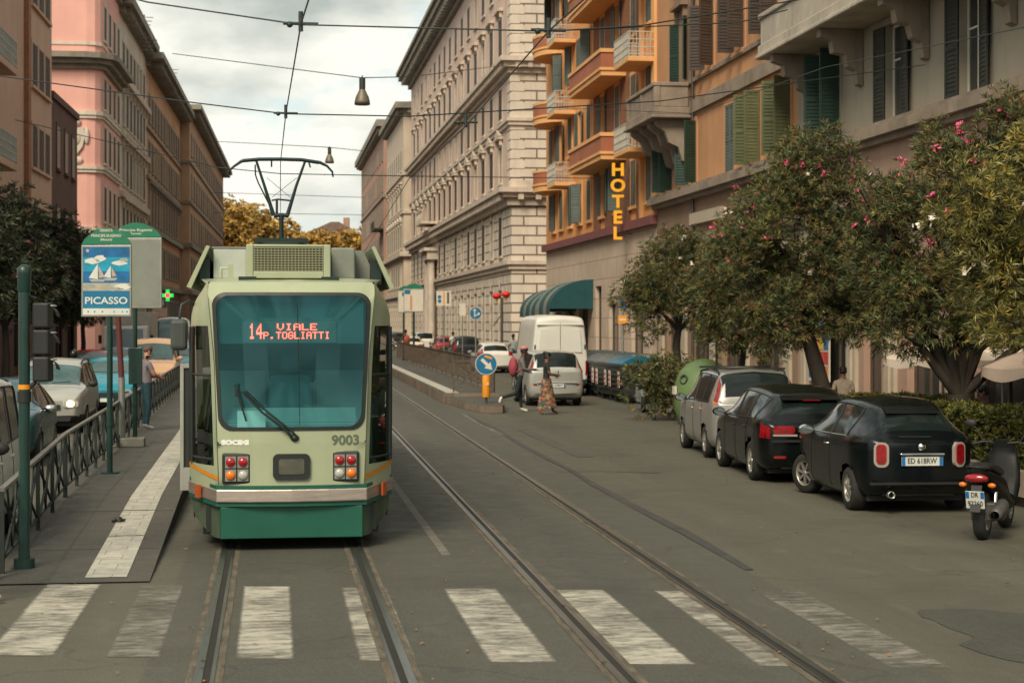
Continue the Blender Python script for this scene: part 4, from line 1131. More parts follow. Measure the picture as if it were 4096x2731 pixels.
# corner windows
for s in (-1, 1):
    m = MB(); nz = 14
    zz = [.95 + (2.5-.95)*i/nz for i in range(nz+1)]
    for i in range(nz):
        for u0, u1 in ((.12,.4),(.4,.66),(.66,.93)):
            m.add([corner(s,u0,zz[i]),corner(s,u1,zz[i]),corner(s,u1,zz[i+1]),corner(s,u0,zz[i+1])],[(0,1,2,3)],0,True)
    cw = m.build('corner_window', T_SGL, tram)
    m = MB()
    for z_ in (1.02, 1.95):
        a = [corner(s,u,z_) for u in (.13,.4,.66,.92)]; m.tube([(p[0],p[1]-.006,p[2]) for p in a], .014, 6)
    m.tube([(lambda p: (p[0]+s*.0,p[1]-.008,p[2]))(corner(s,.9,z_)) for z_ in (.96,1.5,2.0,2.49)], .035, 6)
    m.build('glazing_bar', T_BLACK, cw)
    # orange stripe, reflector
    m = MB()
    A_ = [corner(s,u,.86) for u in (0,.25,.5,.75,1)]; B_ = [corner(s,u,.905) for u in (0,.25,.5,.75,1)]
    sh = lambda p, d: (p[0]+s*.004, p[1]-d, p[2]+.0)
    m.strip([sh((p[0],p[1],p[2]-.07*(1-i/4)+.05*(i/4)), .008) for i, p in enumerate(A_)], [sh((p[0],p[1],p[2]-.07*(1-i/4)+.05*(i/4)), .008) for i, p in enumerate(B_)], 0)
    m.build('orange_stripe', T_OR, tram)
for s in (-1, 1):
    m = MB(); m.tube([(s*(hw(z)+.002), yface(hw(z), z)-.001, z) for z in (.74,1.0,1.3,1.7,2.1,2.5,2.8,2.95)], .005, 5); m.build('panel_joint', T_DULL, tram)
# bumper wrapping round three sides
def wrap(z0, z1, off, mat, name, e=.78):
    path = [(-1.15-off*.3, 1.6), (-1.15-off*.3, e), (-.83, .09-off), (-.4, .02-off), (0, -off), (.4, .02-off), (.83, .09-off), (1.15+off*.3, e), (1.15+off*.3, 1.6)]
    m = MB(); n = len(path)
    lift = lambda p: .045*min(1, max(0, (p[1]-.09)/.7))
    a = [(p[0],p[1],z0+lift(p)) for p in path]; b_ = [(p[0],p[1],z1+lift(p)) for p in path]
    ctrp = [(p[0]*.9, p[1]+.12) for p in path]
    c_ = [(p[0],p[1],z1+lift(q)) for p, q in zip(ctrp, path)]; d_ = [(p[0],p[1],z0+lift(q)) for p, q in zip(ctrp, path)]
    m.strip(a, b_, 0, False); m.strip(b_, c_, 0, False); m.strip(d_, a, 0, False)
    return m.build(name, mat, tram, weld=True, bevel=.012 if name == 'bumper' else 0)
wrap(.695, .735, .015, T_GREEN, 'bumper_trim'); wrap(.553, .694, .05, T_ALU, 'bumper'); wrap(.505, .552, .02, T_GREEN, 'bumper_trim')
for s in (-1, 1):
    m = MB(); p = Vector((s*1.0, .435, 0)); d = Vector((s*.33,.70,0)).normalized(); nrm = Vector((s*d.y*1, -abs(d.x), 0))
    nrm = Vector((s*.90, -.42, 0)).normalized(); q = p + nrm*.048
    M_ = Matrix.Translation((q.x, q.y, .585)) @ Matrix.Rotation(math.atan2(d.y, d.x) if s > 0 else math.atan2(d.y, d.x), 4, 'Z')
    m.box(-.055,.055,-.012,.012,-.01,.135,0,M_); m.build('reflector', pm('amber_reflector', (.45,.085,.02), .3, var=.1) if s < 0 else bpy.data.materials['amber_reflector'], tram)
# skirt
m = MB(); m.box(-.785,.785,.06,.14,.145,.50); m.build('skirt_panel', T_GREEN, tram, bevel=.01)
for s in (-1, 1):
    m = MB()
    P = lambda u, z, t: (s*(.79 + (1.13-.79)*u - t*.0), .10+.68*u, z)
    rows_ = [(.525,1.0),(.42,.97),(.33,.85),(.25,.62),(.19,.40),(.15,.22)]
    prev = None
    for z, um in rows_:
        cur = [P(um*i/5, z + (.05*(um*i/5) if z > .5 else 0), 0) for i in range(6)]
        if prev: m.strip(cur, prev, 0)
        prev = cur
    for z, um in ():
        pass
    m.quad((s*1.13,.78,.55),(s*1.13,14,.55),(s*1.10,14,.3),(s*1.10,.78,.3),0)
    m.build('corner_skirt', T_DULL, tram)
m = MB(); m.box(-1.0,1.0,.75,14,.12,.54); m.build('underframe', T_BLACK, tram)
m = MB(); m.box(-.95,.95,.3,.74,.2,.5); m.build('underframe', T_BLACK, tram)
# lamps
def lamp_cluster(x0, x1, z0, z1, order):
    m = MB(); y = .045
    m.box(x0,x1,y-.02,y+.06,z0,z1); o = m.build('lamp_cluster', T_BLACK, tram, bevel=.02)
    w_, h_ = (x1-x0-.05)/2, (z1-z0-.05)/2
    for k_, mat in enumerate(order):
        cx = x0+.025+w_*(k_ % 2)+w_/2; cz = z1-.025-h_*(k_//2)-h_/2
        m = MB(); m.box(cx-w_/2+.008,cx+w_/2-.008,y-.032,y-.021,cz-h_/2+.008,cz+h_/2-.008,1)
        m.lathe([(.052,0),(.050,.012),(.035,.024),(0,.03)], 18, 0, Matrix.Translation((cx,y-.033,cz)) @ Matrix.Rotation(R(90),4,'X'))
        m.build('lamp', [mat, LAMP_SURR], o)
lamp_cluster(-.765, -.445, .755, 1.095, (LENS_R, LENS_R, LENS_O, LENS_W))
lamp_cluster(.435, .745, .765, 1.105, (LENS_R, LENS_R, LENS_W, LENS_O))
m = MB(); m.prism(rrect(-.21,.20,.80,1.085,.06), 'y', -.03, .05); o = m.build('coupler_cover', T_BLACK, tram, bevel=.012)
m = MB(); m.prism(rrect(-.145,.135,.86,1.03,.025), 'y', -.038, -.031); m.build('cover_plate', pm('grey_plate', (.085,.085,.065), .3, var=.35, scale=6), o)
# lettering
for txt, x, z, wd, mat, sz in (('9003', .59, 1.225, .305, pm('number_grey', (.10,.13,.075), .6, var=0), .15), ('SOCIMI', -.625, 1.21, .305, pm('badge_white', (.75,.76,.70), .4, var=0), .07)):
    tb = text_mb(txt, sz, .003, wd, .004 if txt == '9003' else .006)
    q = MB()
    for v in tb.v: v.y = yface(v.x+x, v.z+z) - .004 + (v.y*.5)
    if txt == 'SOCIMI':
        for v in tb.v: v.z *= .95
    q.merge(tb, Matrix.Translation((x,0,z))); q.build('fleet_number' if txt == '9003' else 'maker_badge', mat, tram)
# wiper
m = MB()
w0, w1 = (0.0, 1.265), (-.60, 1.81)
m.tube([(w0[0],-.02,w0[1]),(w0[0]-.05,-.05,w0[1]+.07),(-.33,-.05,1.55),(w1[0]+.05,-.035,w1[1]-.03)], [.018,.016,.013,.01], 6)
m.tube([(w0[0]+.06,-.02,w0[1]),(w0[0]+.0,-.05,w0[1]+.07),(-.27,-.055,1.55),(w1[0]+.08,-.035,w1[1]-.03)], [.014,.013,.012,.01], 6)
m.ball((.03,-.01,1.26), (.05,.03,.04), 8)
wp = m.build('wiper', STEELD, tram)
m = MB(); m.tube([(-.62,-.018,1.84),(-.50,-.018,1.45)], .012, 6); m.box(-.625,-.60,-.03,-.01,1.72,1.86); m.build('wiper_blade', T_BLACK, wp)
m = MB(); m.tube([(.06,.0,2.75),(.075,-.004,2.1),(.085,.0,1.40)], .004, 5); m.build('screen_joint', T_BLACK, tram)
# air conditioner with a wire grille
m = MB(); y0 = .45
M_ = Matrix.Translation((-.035, y0, 3.035))
m.box(-.475,.475,.06,1.6,0,.385,0,M_)
fx, fz0, fz1 = .395, .08, .355
m.box(-.475,-fx,0,.059,0,.385,0,M_); m.box(fx,.475,0,.059,0,.385,0,M_); m.box(-fx,fx,0,.059,0,fz0,0,M_); m.box(-fx,fx,0,.059,fz1,.385,0,M_)
ac = m.build('air_conditioner', T_CREAM, tram, bevel=.012)
m = MB(); m.box(-fx,fx,.05,.058,fz0,fz1,0,M_); m.build('grille_backing', T_BLACK, ac)
m = MB()
for i in range(21):
    x = -fx+.01 + (2*fx-.02)*i/20; m.box(x-.006,x+.006,.012,.024,fz0,fz1,0,M_)
for i in range(10):
    z = fz0+.01 + (fz1-fz0-.02)*i/9; m.box(-fx,fx,.004,.011,z-.006,z+.006,0,M_)
m.build('grille', pm('grille_metal', (.24,.25,.15), .5, var=.1), ac)
for x_ in (-.46, .47):
    m = MB(); m.box(x_-.1,x_+.1,.0,.06,-.03,.02,0,M_); m.build('bracket', STEELD, ac)
# roof boxes and side fairings
m = MB(); m.box(-.90,-.52,1.2,4.5,3.05,3.40,0); m.box(-.92,-.50,1.19,4.51,3.401,3.42,1); m.build('roof_box', [T_PALEG, T_GREY], tram, bevel=.01)
m = MB(); m.box(.47,.75,1.2,5.5,3.05,3.42,0); m.build('roof_box', [T_GREY], tram, bevel=.02)
m = MB(); m.prism([(.76,3.05),(1.0,3.05),(.98,3.15),(.86,3.40),(.76,3.40)], 'y', 1.5, 6, 0); m.build('roof_box', [T_GREY], tram, bevel=.02)
m = MB(); m.tube([(-.80,.8,3.05),(-.80,.8,3.16),(-.70,.8,3.16),(-.70,.8,3.05)], .02, 6); m.box(-.72,-.66,.78,.82,3.03,3.2); m.build('roof_handle', T_CREAM, tram)
for s in (-1, 1):
    m = MB(); pr_ = [(s*1.15,2.93),(s*1.20,2.95),(s*.975,3.43),(s*.935,3.42)]
    m.prism(pr_, 'y', 1.0, 13, 0); m.build('roof_fairing', T_CREAM, tram, bevel=.006)
    m = MB(); m.box(s*1.0-.06,s*1.0+.06,1.15,12.5,2.99,3.28); m.build('cable_duct', STEELD, tram)
# mirror, handrail and open door on the platform side
m = MB(); m.tube([(-1.08,.85,2.72),(-1.15,.7,2.78),(-1.24,.66,2.74),(-1.26,.66,2.57)], .018, 6); mi = m.build('mirror_arm', T_BLACK, tram)
m = MB(); m.box(-1.36,-1.17,.60,.70,2.22,2.58); m.build('mirror', pm('mirror_grey', (.05,.06,.055), .5, var=.15), tram, bevel=.05, seg=3)
m = MB(); m.box(-1.30,-1.26,1.5,1.56,.55,2.05); m.box(-1.18,-1.14,1.5,1.56,.55,2.05); m.box(-1.259,-1.181,1.5,1.56,2.0,2.05); m.box(-1.259,-1.181,1.5,1.56,.55,.82); dl = m.build('door_leaf', pm('door_metal', (.40,.41,.36), .45, metal=.3, var=.1), tram)
m = MB(); m.quad((-1.26,1.53,.82),(-1.18,1.53,.82),(-1.18,1.53,2.0),(-1.26,1.53,2.0)); m.build('door_glass', WIN_DARK, dl)
# pantograph
pan = thing('pantograph', 'dark green pantograph raised from the tram roof to the overhead wire', 'pantograph', (TX-.035, D(1123, 29).y, 0))
for k_ in ('category', 'label'): del pan[k_]
pan.parent = tram; pan.location = (-.065, D(1123, 29).y-YT, 0)
bpy.data.objects.remove(pan)
yp_ = D(1123, 29).y - YT; xo = D(1123,29).x - TX; P_ = lambda px, py: (( px-1123)*29/FPX+xo, ZA(py, 29))
kx = 550/865; nat = lambda x, y: P_(850+x*kx, 580+y*kx)
S_ = pm('pantograph_paint', (.008,.026,.024), .5, metal=.2, var=.2)
def T_(pts, r, dy=0.0):
    r = [q*.72 for q in r] if isinstance(r, list) else r*.72
    m.tube([(nat(*p)[0], yp_+dy, nat(*p)[1]) for p in pts], r, 7)
m = MB(); T_([(433,605),(433,440)], .055); T_([(385,445),(435,440),(480,445)], .05); 
m.box(xo-.45,xo+.45,yp_-.8,yp_+.8,nat(433,625)[1],nat(433,600)[1])
m.tube([(xo-.35,yp_,3.05),(xo-.35,yp_,nat(433,620)[1])],.05,8); m.tube([(xo+.35,yp_,3.05),(xo+.35,yp_,nat(433,620)[1])],.05,8)
pa_ = m.build('pantograph', S_, tram)
m = MB(); T_([(385,445),(325,250),(278,105)], [.05,.035,.03]); T_([(470,445),(525,260),(580,105)], [.05,.035,.03]); T_([(355,370),(290,240),(272,190),(270,125)], .018, .05)
T_([(372,350),(410,342),(495,350)], .022); T_([(405,430),(405,345)], .03); T_([(375,330),(530,205)], .006); T_([(490,330),(340,205)], .006)
m.build('upper_arm', S_, pa_)
m = MB(); T_([(190,103),(300,92),(430,90),(560,92),(670,108)], .045); T_([(190,103),(140,138),(105,170),(98,195)], [.04,.03,.025,.02]); T_([(670,105),(720,130),(752,165),(757,198)], [.04,.03,.025,.02])
T_([(372,95),(372,140)], .02); T_([(605,110),(615,140)], .02)
m.build('collector_head', S_, pa_)
# ------------------------------------------------------------------ road vehicles
def paint(name, col, metal=.0, rough=.28, coat=.35, var=.04):
    return pm(name, col, rough, metal, var=var, scale=1.5, coat=coat, spec=.35)
C_BLACK = paint('black_paint', (.0035,.005,.005), 0, .22, .12); C_BLACK2 = paint('blue_black_paint', (.003,.005,.006), 0, .22, .12)
C_SILV = paint('silver_paint', (.42,.415,.385), .55, .35); C_SILV2 = paint('pale_silver_paint', (.45,.45,.41), .4, .35)
C_WHITE = paint('white_paint', (.66,.645,.585), 0, .4); C_BLUE = paint('blue_grey_paint', (.022,.080,.105), .1)
C_TEAL = paint('teal_paint', (.02,.22,.30)); C_RED = paint('red_paint', (.30,.03,.035)); C_ORW = paint('peach_paint', (.70,.42,.24)); C_DARK = paint('charcoal_paint', (.03,.033,.035), .3)
C_CREAM = paint('cream_paint', (.62,.55,.43))
CGLASS = pm('car_glass', (.010,.016,.015), .06, var=.3, scale=2, spec=.42)
CGLASS_F = pm('car_windscreen', (.05,.10,.10), .07, var=.35, scale=1.3, spec=.8)
CTRIM = pm('black_trim', (.013,.014,.014), .6, var=.15)
TYRE = pm('tyre', (.022,.021,.019), .85, var=.2, scale=8)
RIM = pm('alloy', (.46,.44,.39), .35, metal=.7, var=.15, scale=5)
CHROME = pm('chrome', (.72,.72,.68), .12, metal=1, var=.03)
TAIL = pm('tail_lamp_red', (.25,.006,.010), .15, var=.35, scale=14, coat=.7)
TAIL_C = pm('tail_lamp_clear', (.36,.30,.27), .18, var=.1, coat=.6)
PLATE = pm('plate_white', (.62,.64,.58), .45, var=.06); PLATE_B = pm('plate_blue', (.01,.15,.42), .45, var=.06); INK = pm('plate_black', (.02,.02,.02), .6, var=0)
HEADL = pm('headlamp_glass', (.48,.50,.47), .12, var=.2, scale=8, coat=.6)
HEAD_ON = pm('headlamp_lit', (.9,.7,.4), .3, var=0, emit=(1,.62,.28), estr=5)
MIRRG = pm('mirror_glass', (.55,.62,.60), .05, metal=1, var=.03)

def cr(p0, p1, p2, p3, t):
    return .5*((2*p1) + (-p0+p2)*t + (2*p0-5*p1+4*p2-p3)*t*t + (-p0+3*p1-3*p2+p3)*t**3)
class Shape:
    """a car's skin: stations along its length, each a half section from sill to roof"""
    def __init__(s, st, sh=(1,.972)):
        s.st = st; s.ys = [q[0] for q in st]
        s.half = []
        for (y, zb, zs, zr, wb, wr) in st:
            g = zr - zs; h = zs - zb
            s.half.append([(0,zb),(.78*wb,zb),(.94*wb,zb+.07*h/.7),(.99*wb,zb+.28*h),(wb,zb+.66*h),(.972*wb,zs),
                (wr+(sh[1]*wb-wr)*.42, zs+.55*g),(wr, zr-.14*g-.004),(.80*wr, zr-.02*g),(0, zr+.03*min(1,g*3))])
        s.np = len(s.half[0])
    def ringpt(s, i, j):
        i = max(0, min(len(s.st)-1, i)); j = max(0, min(s.np-1, j)); return s.half[i][j]
    def cell(s, y):
        for i in range(len(s.ys)-1):
            if y <= s.ys[i+1]: return i, (y-s.ys[i])/(s.ys[i+1]-s.ys[i])
        return len(s.ys)-2, 1.0
    def half_at(s, y):
        i, t = s.cell(y)
        out = []
        for j in range(s.np):
            a, b, c, d = (s.ringpt(i+k, j) for k in (-1,0,1,2))
            v = [cr(a[q],b[q],c[q],d[q],t) for q in (0,1)]
            lo0, hi0 = min(b[0],c[0]), max(b[0],c[0]); lo1, hi1 = min(b[1],c[1]), max(b[1],c[1])
            out.append((min(max(v[0],lo0-.01),hi0+.01), min(max(v[1],lo1-.01),hi1+.01)))
        return out
    def at(s, y, p, hf=None):
        hf = hf or s.half_at(y); j = min(int(p), s.np-2); t = p-j
        a, b, c, d = (hf[max(0,min(s.np-1,j+k))] for k in (-1,0,1,2))
        x = cr(a[0],b[0],c[0],d[0],t); z = cr(a[1],b[1],c[1],d[1],t)
        x = min(max(x, min(b[0],c[0])-.004), max(b[0],c[0])+.004); z = min(max(z, min(b[1],c[1])-.004), max(b[1],c[1])+.004)
        return Vector((max(0,x), y, z))

def make_wheel(r, w_, spokes=8, cap=None):
    tm = MB(); M_ = Matrix.Rotation(R(90), 4, 'Y')
    tm.lathe([(r*.62,-w_/2),(r*.90,-w_/2),(r*.98,-w_*.36),(r,-w_*.15),(r,w_*.15),(r*.98,w_*.36),(r*.90,w_/2),(r*.62,w_/2)], 28, 0, M_)
    rm = MB()
    rm.lathe([(r*.66,w_*.46),(r*.63,w_*.50),(r*.57,w_*.44),(r*.56,w_*.2)], 28, 0, M_)
    rm.lathe([(r*.56,w_*.20),(0.001,w_*.20)], 28, 1, M_)
    rm.lathe([(r*.15,w_*.2),(r*.15,w_*.42),(r*.10,w_*.46),(.001,w_*.46)], 12, 0, M_)
    for i in range(spokes):
        a = 2*PI*i/spokes; Q = M_ @ Matrix.Rotation(a, 4, 'Z')
        rm.box(r*.12, r*.585, -r*.055, r*.055, w_*.30, w_*.43, 0, Q)
    return tm.mesh('tyre', [TYRE]), rm.mesh('rim', [RIM, CTRIM])
WH = {}
def add_wheel(root, x, y, r, w_=.2, side=1, steer=0.0, spokes=8):
    key = (r, w_, spokes)
    if key not in WH: WH[key] = make_wheel(*key)
    t_, rm = WH[key]
    h = bpy.data.objects.new('wheel', t_); COL.objects.link(h); h.parent = root
    h.location = (x, y, r); h.rotation_euler = (0, 0, (0 if side > 0 else PI) + steer)
    link('rim', rm, h)
    return h
def plate(root, txt, M, w_=.52, h_=.11, two=None):
    m = MB(); m.box(-w_/2,w_/2,-.008,0,-h_/2,h_/2,0,M); m.box(-w_/2+.002,-w_/2+.045*w_/.52,-.0095,-.0081,-h_/2+.002,h_/2-.002,1,M); m.box(w_/2-.045*w_/.52,w_/2-.002,-.0095,-.0081,-h_/2+.002,h_/2-.002,1,M)
    o = m.build('number_plate', [PLATE, PLATE_B], root)
    t_ = text_mb(txt, h_*.85, .0012, w_*.70, .0015); q = MB(); q.merge(t_, M @ Matrix.Translation((0,-.0095,0))); q.build('plate_lettering', INK, o)
    return o

def car(name, label, st, paintm, wheels, r=.30, loc=(0,0), rz=0.0, group=None, tail=(), head=(), glass_f=None, side=None, rear=None, front=None, wwide=.20,
        seams=(), trim=0.0, rails=False, mirrors=None, plates=(), steer=0.0, cat='car', mirror_mat=None, spokes=8, grille=None, pillars=(), extra=None, arch_trim=True, shoulder=(1,.972), trim_mat=None):
    S = Shape(st, shoulder); root = thing(name, label, cat, (loc[0], loc[1], 0), rz, group)
    y0, y1 = st[0][0], st[-1][0]
    ys = [y0]; n = int((y1-y0)/.055)
    ys = [y0 + (y1-y0)*i/n for i in range(n+1)]
    K = 3; NP = (S.np-1)*K
    half = [[S.at(y, j/K, hf) for j in range(NP+1)] for y, hf in ((y, S.half_at(y)) for y in ys)]
    ra = r + .045
    for wy in wheels:                          # draw the skin in to a clean wheel arch
        for row_ in half:
            for p in row_:
                if p.x < .5: continue
                d = math.hypot(p.y-wy, p.z-r)
                if 1e-4 < abs(d-ra) < .032:
                    k_ = ra/d; p.y = wy+(p.y-wy)*k_; p.z = r+(p.z-r)*k_
    P = {}
    def put(key, mat, vs, nrm=None):
        if key not in P: P[key] = (MB(), mat)
        P[key][0].add(vs, [(0,1,2,3)] if len(vs) == 4 else [tuple(range(len(vs)))], 0, True)
    bc, br = y0, y1
    for i in range(len(ys)-1):
        for j in range(NP):
            q = [half[i][j], half[i+1][j], half[i+1][j+1], half[i][j+1]]
            c = (q[0]+q[1]+q[2]+q[3])/4; pj = (j+.5)/K
            if c.x > .45 and pj < 5 and any(math.hypot(c.y-wy, c.z-r) < ra for wy in wheels): continue
            key, mat = 'body', paintm
            if trim and c.z < trim: key, mat = 'lower_trim', CTRIM
            if side and pj > 5.1 and pj < 6.95 and any(a < c.y < b_ for a, b_ in side): key, mat = 'side_window', CGLASS
            elif front and front[0] < c.y < front[1] and pj > 6.7: key, mat = 'windscreen', glass_f or CGLASS
            elif rear and rear[0] < c.y < rear[1] and pj > rear[2]: key, mat = 'rear_window', CGLASS
            for (nm, mm, test) in tail:
                if test(c): key, mat = nm, mm
            for sgn in (1, -1):
                kk = key + ('R' if sgn > 0 else 'L') if key not in ('body','windscreen','rear_window','lower_trim') else key
                vs = [(sgn*p.x, p.y, p.z) for p in q]
                put(kk, mat, vs if sgn > 0 else vs[::-1])
    NX = 30
    for ci, yy in ((0, y0), (len(ys)-1, y1)):  # end caps
        sgy = -1 if ci == 0 else 1
        for j in range(1, NP):
            a, b_ = half[ci][j], half[ci][j+1]
            if b_.z - a.z < .0005 and pj < 8: pass
            for k_ in range(NX):
                t0, t1 = -1 + 2*k_/NX, -1 + 2*(k_+1)/NX
                def pt(p, t): return Vector((p.x*t, yy + sgy*.07*(1-t*t)*min(1,(p.x/.4)), p.z))
                q = [pt(a,t0), pt(a,t1), pt(b_,t1), pt(b_,t0)]
                c = (q[0]+q[1]+q[2]+q[3])/4
                key, mat = 'body', paintm
                if trim and c.z < trim: key, mat = 'lower_trim', CTRIM
                for (nm, mm, test) in (tail if ci == 0 else head):
                    if test(Vector((abs(c.x), c.y, c.z))): key, mat = nm + ('R' if c.x > 0 else 'L') if nm not in ('grille','rear_window') else nm, mm
                put(key, mat, q if ci == 0 else q[::-1])
    for key, (mb, mat) in P.items():
        nm = key[:-1] if key[-1] in 'RL' else key
        mb.build(nm, [mat], root, weld=True)
    m = MB(); hw_ = max(q[4] for q in st); m.box(-hw_*.80,hw_*.80,y0+.22,y1-.22,st[len(st)//2][1]-.02,.62); m.box(-hw_*.6,hw_*.6,y0+.08,y1-.08,st[len(st)//2][1]+.06,.5)
    m.build('underbody', CTRIM, root)
    for wy in wheels:
        for sx in (-1, 1):
            add_wheel(root, sx*(hw_-wwide*.5-.012), wy, r, wwide, sx, steer if wy > 0 else 0.0, spokes)
    for (ya, yb, pa, pb) in seams:             # door and lid joints
        for sx in (-1, 1):
            m = MB(); pts = []
            for i in range(9):
                v = S.at(ya+(yb-ya)*i/8, pa+(pb-pa)*i/8); pts.append((sx*(v.x+.001), v.y, v.z))
            m.tube(pts, .0055, 4); m.build('door_joint', CTRIM, root)
    for (ya) in pillars:
        for sx in (-1, 1):
            m = MB(); pts = [(lambda v: (sx*(v.x+.003), v.y, v.z))(S.at(ya+.02*i, 5.05+1.9*i/6)) for i in range(7)]
            m.tube(pts, .028, 5); m.build('pillar', CTRIM, root)
    for (ya, yb) in side or ():
        for sx in (-1, 1):
            for pp_, mm_, rr_ in ((5.08, trim_mat or CTRIM, .011), (6.97, CTRIM, .009)):
                m = MB(); m.tube([(sx*(v.x+.004), v.y, v.z) for v in (S.at(ya-.03+(yb-ya+.06)*i/10, pp_) for i in range(11))], rr_, 5)
                if pp_ > 6:
                    for yy in (ya-.02, yb+.02): m.tube([(sx*(v.x+.003), v.y, v.z) for v in (S.at(yy, 5.08+1.89*i/8) for i in range(9))], .012, 5)
                m.build('window_trim', mm_, root)
    if mirrors:
        my, mz = mirrors; w0 = S.at(my, 5.2).x
        for sx in (-1, 1):
            m = MB(); m.ball((sx*(w0+.13), my, mz), (.115,.055,.075), 10, 0); m.tube([(sx*(w0-.02),my,mz-.04),(sx*(w0+.06),my,mz-.03)], .02, 6)
            o = m.build('mirror', mirror_mat or paintm, root)
            m = MB(); m.prism([(math.cos(2*PI*i/14)*.095+sx*(w0+.13), math.sin(2*PI*i/14)*.060+mz) for i in range(14)], 'y', my-.062, my-.045); m.build('mirror_glass', MIRRG, o)
    if rails:
        for sx in (-1, 1):
            m = MB(); ya, yb = rails[0], rails[1]; v0, v1 = S.at(ya,7.2), S.at(yb,7.2); k_ = .075
            m.tube([(sx*v0.x,ya,v0.z),(sx*v0.x,ya+.1,v0.z+k_),(sx*(v0.x+v1.x)/2,(ya+yb)/2,S.at((ya+yb)/2,7.2).z+k_),(sx*v1.x,yb-.1,v1.z+k_),(sx*v1.x,yb,v1.z)], .018, 6)
            m.build('roof_rail', CTRIM, root)
        if len(rails) > 2:
            for yy in rails[2]:
                v = S.at(yy,7.2); m = MB(); m.box(-v.x-.06,v.x+.06,yy-.025,yy+.025,v.z+.08,v.z+.115); m.build('roof_bar', CTRIM, root)
    for sx in (-1, 1):                          # door handles
        for yh in (extra or {}).get('handles', ()):
            v = S.at(yh, 4.55); m = MB(); m.box(sx*(v.x-.01) if sx > 0 else sx*(v.x+.022), sx*(v.x+.022) if sx > 0 else sx*(v.x-.01), yh-.08, yh+.08, v.z-.014, v.z+.014); m.build('door_handle', (extra or {}).get('handle_mat', paintm), root, bevel=.008)
    return root, S

# stations: y, sill, belt, roof, half width at belt, half width at roof
SMALL = [(-1.77,.36,.93,.95,.57,.42),(-1.73,.29,.97,1.02,.67,.45),(-1.62,.24,.99,1.15,.745,.48),(-1.33,.20,.985,1.355,.805,.46),(-1.10,.19,.98,1.425,.815,.50),(-.7,.18,.97,1.478,.815,.55),
         (-.1,.18,.96,1.485,.815,.565),(.3,.18,.96,1.40,.815,.55),(.9,.18,.96,1.06,.81,.60),(1.3,.20,.93,1.0,.79,.56),(1.62,.24,.86,.91,.72,.5),(1.77,.32,.72,.74,.60,.42)]
HATCH = [(-2.10,.36,.90,.92,.72,.55),(-2.04,.28,.95,1.00,.81,.58),(-1.90,.23,.99,1.13,.865,.60),(-1.62,.20,.99,1.335,.89,.545),(-1.42,.19,.985,1.405,.89,.575),(-.8,.18,.97,1.475,.89,.64),
         (-.1,.18,.955,1.48,.89,.645),(.35,.18,.95,1.40,.89,.63),(1.02,.18,.94,1.03,.885,.64),(1.5,.20,.86,.90,.86,.6),(1.92,.24,.74,.76,.78,.55),(2.10,.32,.60,.61,.62,.46)]
MPV = [(-2.03,.38,1.02,1.05,.72,.60),(-1.99,.30,1.04,1.14,.79,.615),(-1.90,.25,1.05,1.34,.83,.62),(-1.78,.23,1.05,1.55,.845,.625),(-1.62,.21,1.04,1.61,.85,.635),(-.9,.20,1.03,1.645,.85,.65),
       (0,.20,1.01,1.64,.85,.65),(.45,.20,1.0,1.53,.85,.63),(1.12,.20,1.0,1.10,.845,.64),(1.5,.22,.97,1.03,.82,.6),(1.88,.26,.90,.94,.76,.55),(2.03,.34,.76,.78,.64,.46)]
TALL = [(-2.1,.40,1.12,1.75,.82,.72),(-2.05,.30,1.13,1.82,.86,.74),(-1.9,.26,1.13,1.86,.88,.745),(-.8,.24,1.11,1.90,.88,.75),(.2,.24,1.08,1.89,.88,.74),(.6,.24,1.06,1.72,.88,.71),(1.2,.24,1.04,1.14,.87,.69),(1.7,.26,.98,1.02,.84,.62),(2.0,.32,.84,.86,.76,.56),(2.1,.4,.7,.71,.62,.48)]
VAN = [(-2.75,.42,1.45,2.62,.94,.80),(-2.70,.36,1.45,2.70,.965,.82),(-2.5,.34,1.45,2.73,.985,.83),(0,.34,1.42,2.75,.99,.83),(1.0,.34,1.40,2.70,.99,.81),(1.5,.34,1.38,2.25,.98,.78),(2.1,.34,1.30,1.42,.96,.76),(2.5,.38,1.12,1.18,.90,.7),(2.75,.45,.9,.92,.75,.6)]

def lens(root, name, mat, x, z, w_, h_, y, rz, d=.03, r=.04, lean=0.0):
    out = []
    for sx in (-1, 1):
        M_ = Matrix.Translation((sx*x, y, z)) @ Matrix.Rotation(sx*rz, 4, 'Z') @ Matrix.Rotation(lean, 4, 'X')
        m = MB(); pr_ = rrect(-w_/2, w_/2, -h_/2, h_/2, r, 5); m.prism(pr_, 'y', -d, .05, 0, M_); out.append(m.build(name, mat, root, bevel=.01))
    return out
def patch(root, S, name, mat, ya, yb, pa, pb, off=.008, n=10):
    for sx in (-1, 1):
        m = MB(); A_ = []; B_ = []
        for i in range(n+1):
            t_ = i/n; p_ = pa+(pb-pa)*t_
            for L_, (q0, q1) in ((A_, ya), (B_, yb)):
                v = S.at(q0+(q1-q0)*t_, p_); L_.append((sx*(v.x+off), v.y-off, v.z))
        C_ = [((a[0]+b[0])/2+sx*.012, (a[1]+b[1])/2-.006, a[2]*.5+b[2]*.5) for a, b in zip(A_, B_)]
        m.strip(A_, C_); m.strip(C_, B_); m.build(name, mat, root)
